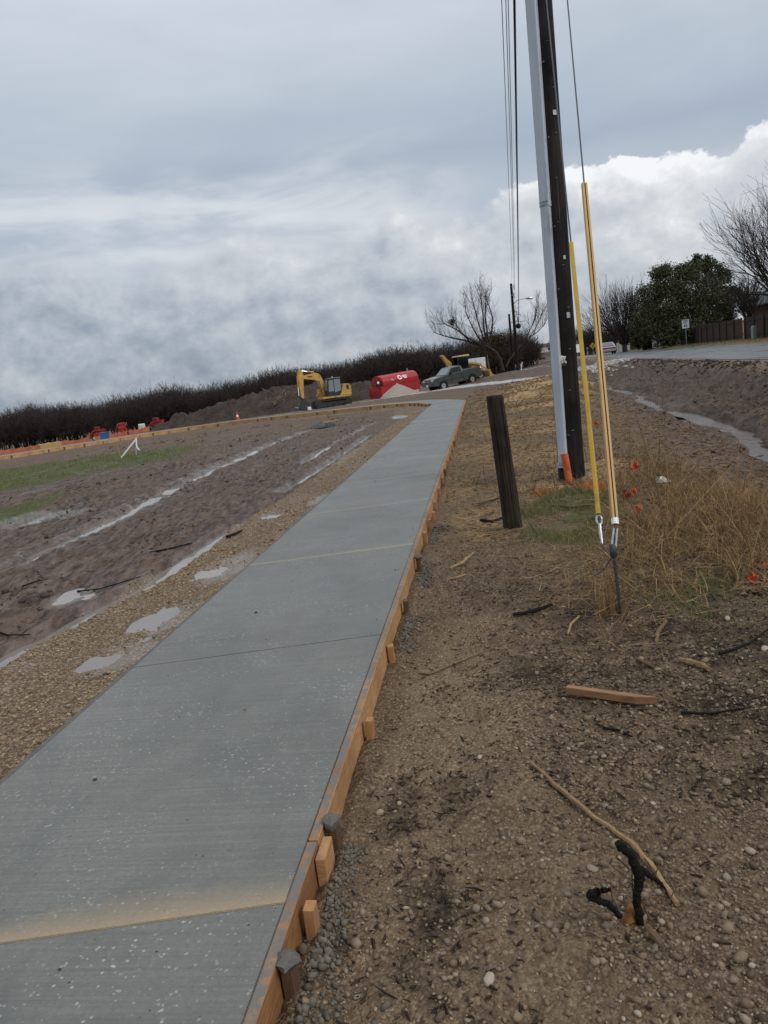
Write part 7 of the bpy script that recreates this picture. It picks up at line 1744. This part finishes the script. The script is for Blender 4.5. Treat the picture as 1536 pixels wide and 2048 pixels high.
p = place(299, 866, 124); b = MB(); b.tube([(-.9, 0, .25), (-.3, 0, .45), (.4, 0, .4), (.9, 0, .2)], [.15, .3, .3, .12], 8); tag(b.build('tarp_bundle', MT['dgrey'], None, loc=p), 'dark bundled tarp right of the white cabinet', 'tarp')
p = place(477, 848, 62); e = empty('traffic_cone', p, label='orange traffic cone behind the far plank form', cat='cone'); b = MB(); b.tube([(0, 0, .03), (0, 0, .75)], [.16, .03], 14); b.build('cone_body', MT['cone'], e, smooth=True); b = MB(); b.box((0, 0, .02), (.42, .42, .05)); b.build('cone_base', MT['cone'], e); b = MB(); b.tube([(0, 0, .4), (0, 0, .55)], [.102, .072], 14); b.build('cone_band', MT['white'], e)
# white pipe frame and survey lath standing in the grass
p = gz(258, 915, -.25); p.z = Hs(p.x, p.y); Y = p.y; e = empty('pipe_frame', p, label='white pipe pieces propped as an A-frame in the left grass', cat='pipe')
def lr(x, y): return at(x, y, Y) - p
b = MB(); b.tube([lr(243, 915), lr(272, 879)], .035, 8); b.build('long_pipe', MT['white'], e, smooth=True)
b = MB(); b.tube([lr(272, 876), lr(273, 893), lr(276, 898), lr(279, 900)], .03, 8); b.build('hooked_pipe', MT['white'], e, smooth=True)
b = MB(); b.tube([lr(272, 895), lr(272.5, 915), lr(276, 916.5), lr(296, 914)], .03, 8); b.build('elbow_pipe', MT['white'], e, smooth=True)
for k, (x0, y0, x1, y1, lab) in enumerate([(260, 914, 255, 882, 'tall brown survey lath in front of the pipe frame'), (240, 912, 234, 885, 'thin leaning survey lath left of the pipe frame')]):
    q = gz(x0, y0, -.25); q.z = Hs(q.x, q.y); b = MB(); b.tube([(0, 0, -.1), at(x1, y1, q.y) - q], .022, 4); tag(b.build('survey_lath', MT['stake'], None, loc=q), lab, 'survey lath', 'survey laths')
# black plastic and plank scraps on the mud
p = gz(648, 856, -.2); p.z = Hs(p.x, p.y); e = empty('plastic_scrap', p, .3, 'crumpled black plastic lying on the mud before the cross path', 'plastic sheet')
V = []; F = []; rr = random.Random(2)
for i in range(8):
    for j in range(6): V.append(((i - 3.5) * .15, (j - 2.5) * .2, .05 + rr.uniform(0, .16) * (1 if 0 < i < 7 and 0 < j < 5 else .1)))
    if i: o_ = (i - 1) * 6; F += [(o_ + k, o_ + k + 1, o_ + k + 7, o_ + k + 6) for k in range(5)]
b = MB(); b.add(V, F); b.build('sheet', MT['dgrey'], e)
p = gz(662, 846, -.2); p.z = Hs(p.x, p.y) + .05; b = MB(); b.box((0, 0, 0), (.7, .15, .06)); o = b.build('plank_scrap', MT['farform'], None, loc=p); o.rotation_euler = (0, 0, .25); tag(o, 'short brown plank scrap behind the black plastic', 'plank')
p = place(1041, 738, 86); b = MB(); b.tube([(0, 0, -.2), (.25, 0, .9)], .05, 6); tag(b.build('leaning_stake', MT['white'], None, loc=p), 'white leaning stake at the foot of the far pole', 'stake')
p = place(994, 757, 82); b = MB(); b.box((0, 0, .45), (.14, .14, 1.0)); tag(b.build('short_post', MT['post'], None, loc=p), 'short dark post right of the trailer', 'post')
# pale lump of rag by the flags, loose rubble at the drive edge
p = gz(1326, 968, -.1); p.z = Hs(p.x, p.y) + .05; o = blob('pale_rag', Vector((0, 0, 0)), .09, MT['whitedirty'], None, 4, (1, .7, .6), 10, .4); o.location = p; tag(o, 'crumpled pale rag lying in the straw right of the flags', 'rag')
rng = np.random.default_rng(44); n = 900
P = np.stack([rng.normal(14.4, 1.6, n), rng.normal(51.5, 3.0, n)], 1); P = P[P[:, 0] < near_edge(P[:, 1]) - .4]
MT['rubble'] = island('pale_rubble', [(.30, .285, .26), (.45, .44, .42), (.56, .55, .53), (.38, .36, .33)], .7, .3, 20, .3)
tag(link('rubble', stones_mesh('rubble', P, np.clip(rng.lognormal(math.log(.14), .4, len(P)), .06, .4), (.5, .9), .3, .3), MT['rubble']), 'pale broken rock where the drive crosses the ditch', 'rubble', kind='stuff')
# clumps along the top of the road bank
n = 1500; P = np.stack([np.zeros(n), rng.uniform(8, 46, n)], 1); P[:, 0] = near_edge(P[:, 1]) - .35 - np.abs(rng.normal(0, .35, n))
tag(link('bank_clods', stones_mesh('bank_clods', P, np.clip(rng.lognormal(math.log(.06), .5, n), .02, .22), (.5, .9), .3, .35), MT['mudclods']), 'earth clods along the top of the ditch bank', 'clods', kind='stuff')
n = 1100; P = np.stack([np.zeros(n), rng.uniform(8, 46, n)], 1); P[:, 0] = near_edge(P[:, 1]) - .5 - rng.uniform(0, 3.6, n); P = P[np.abs(P[:, 0] - near_edge(P[:, 1]) + 2.75) > .45]
tag(link('bank_clods', stones_mesh('bank_clods', P, np.clip(rng.lognormal(math.log(.045), .5, len(P)), .015, .18), (.5, .9), .3, .35), MT['mudclods']), 'small earth clods scattered down the ditch banks', 'clods', kind='stuff')
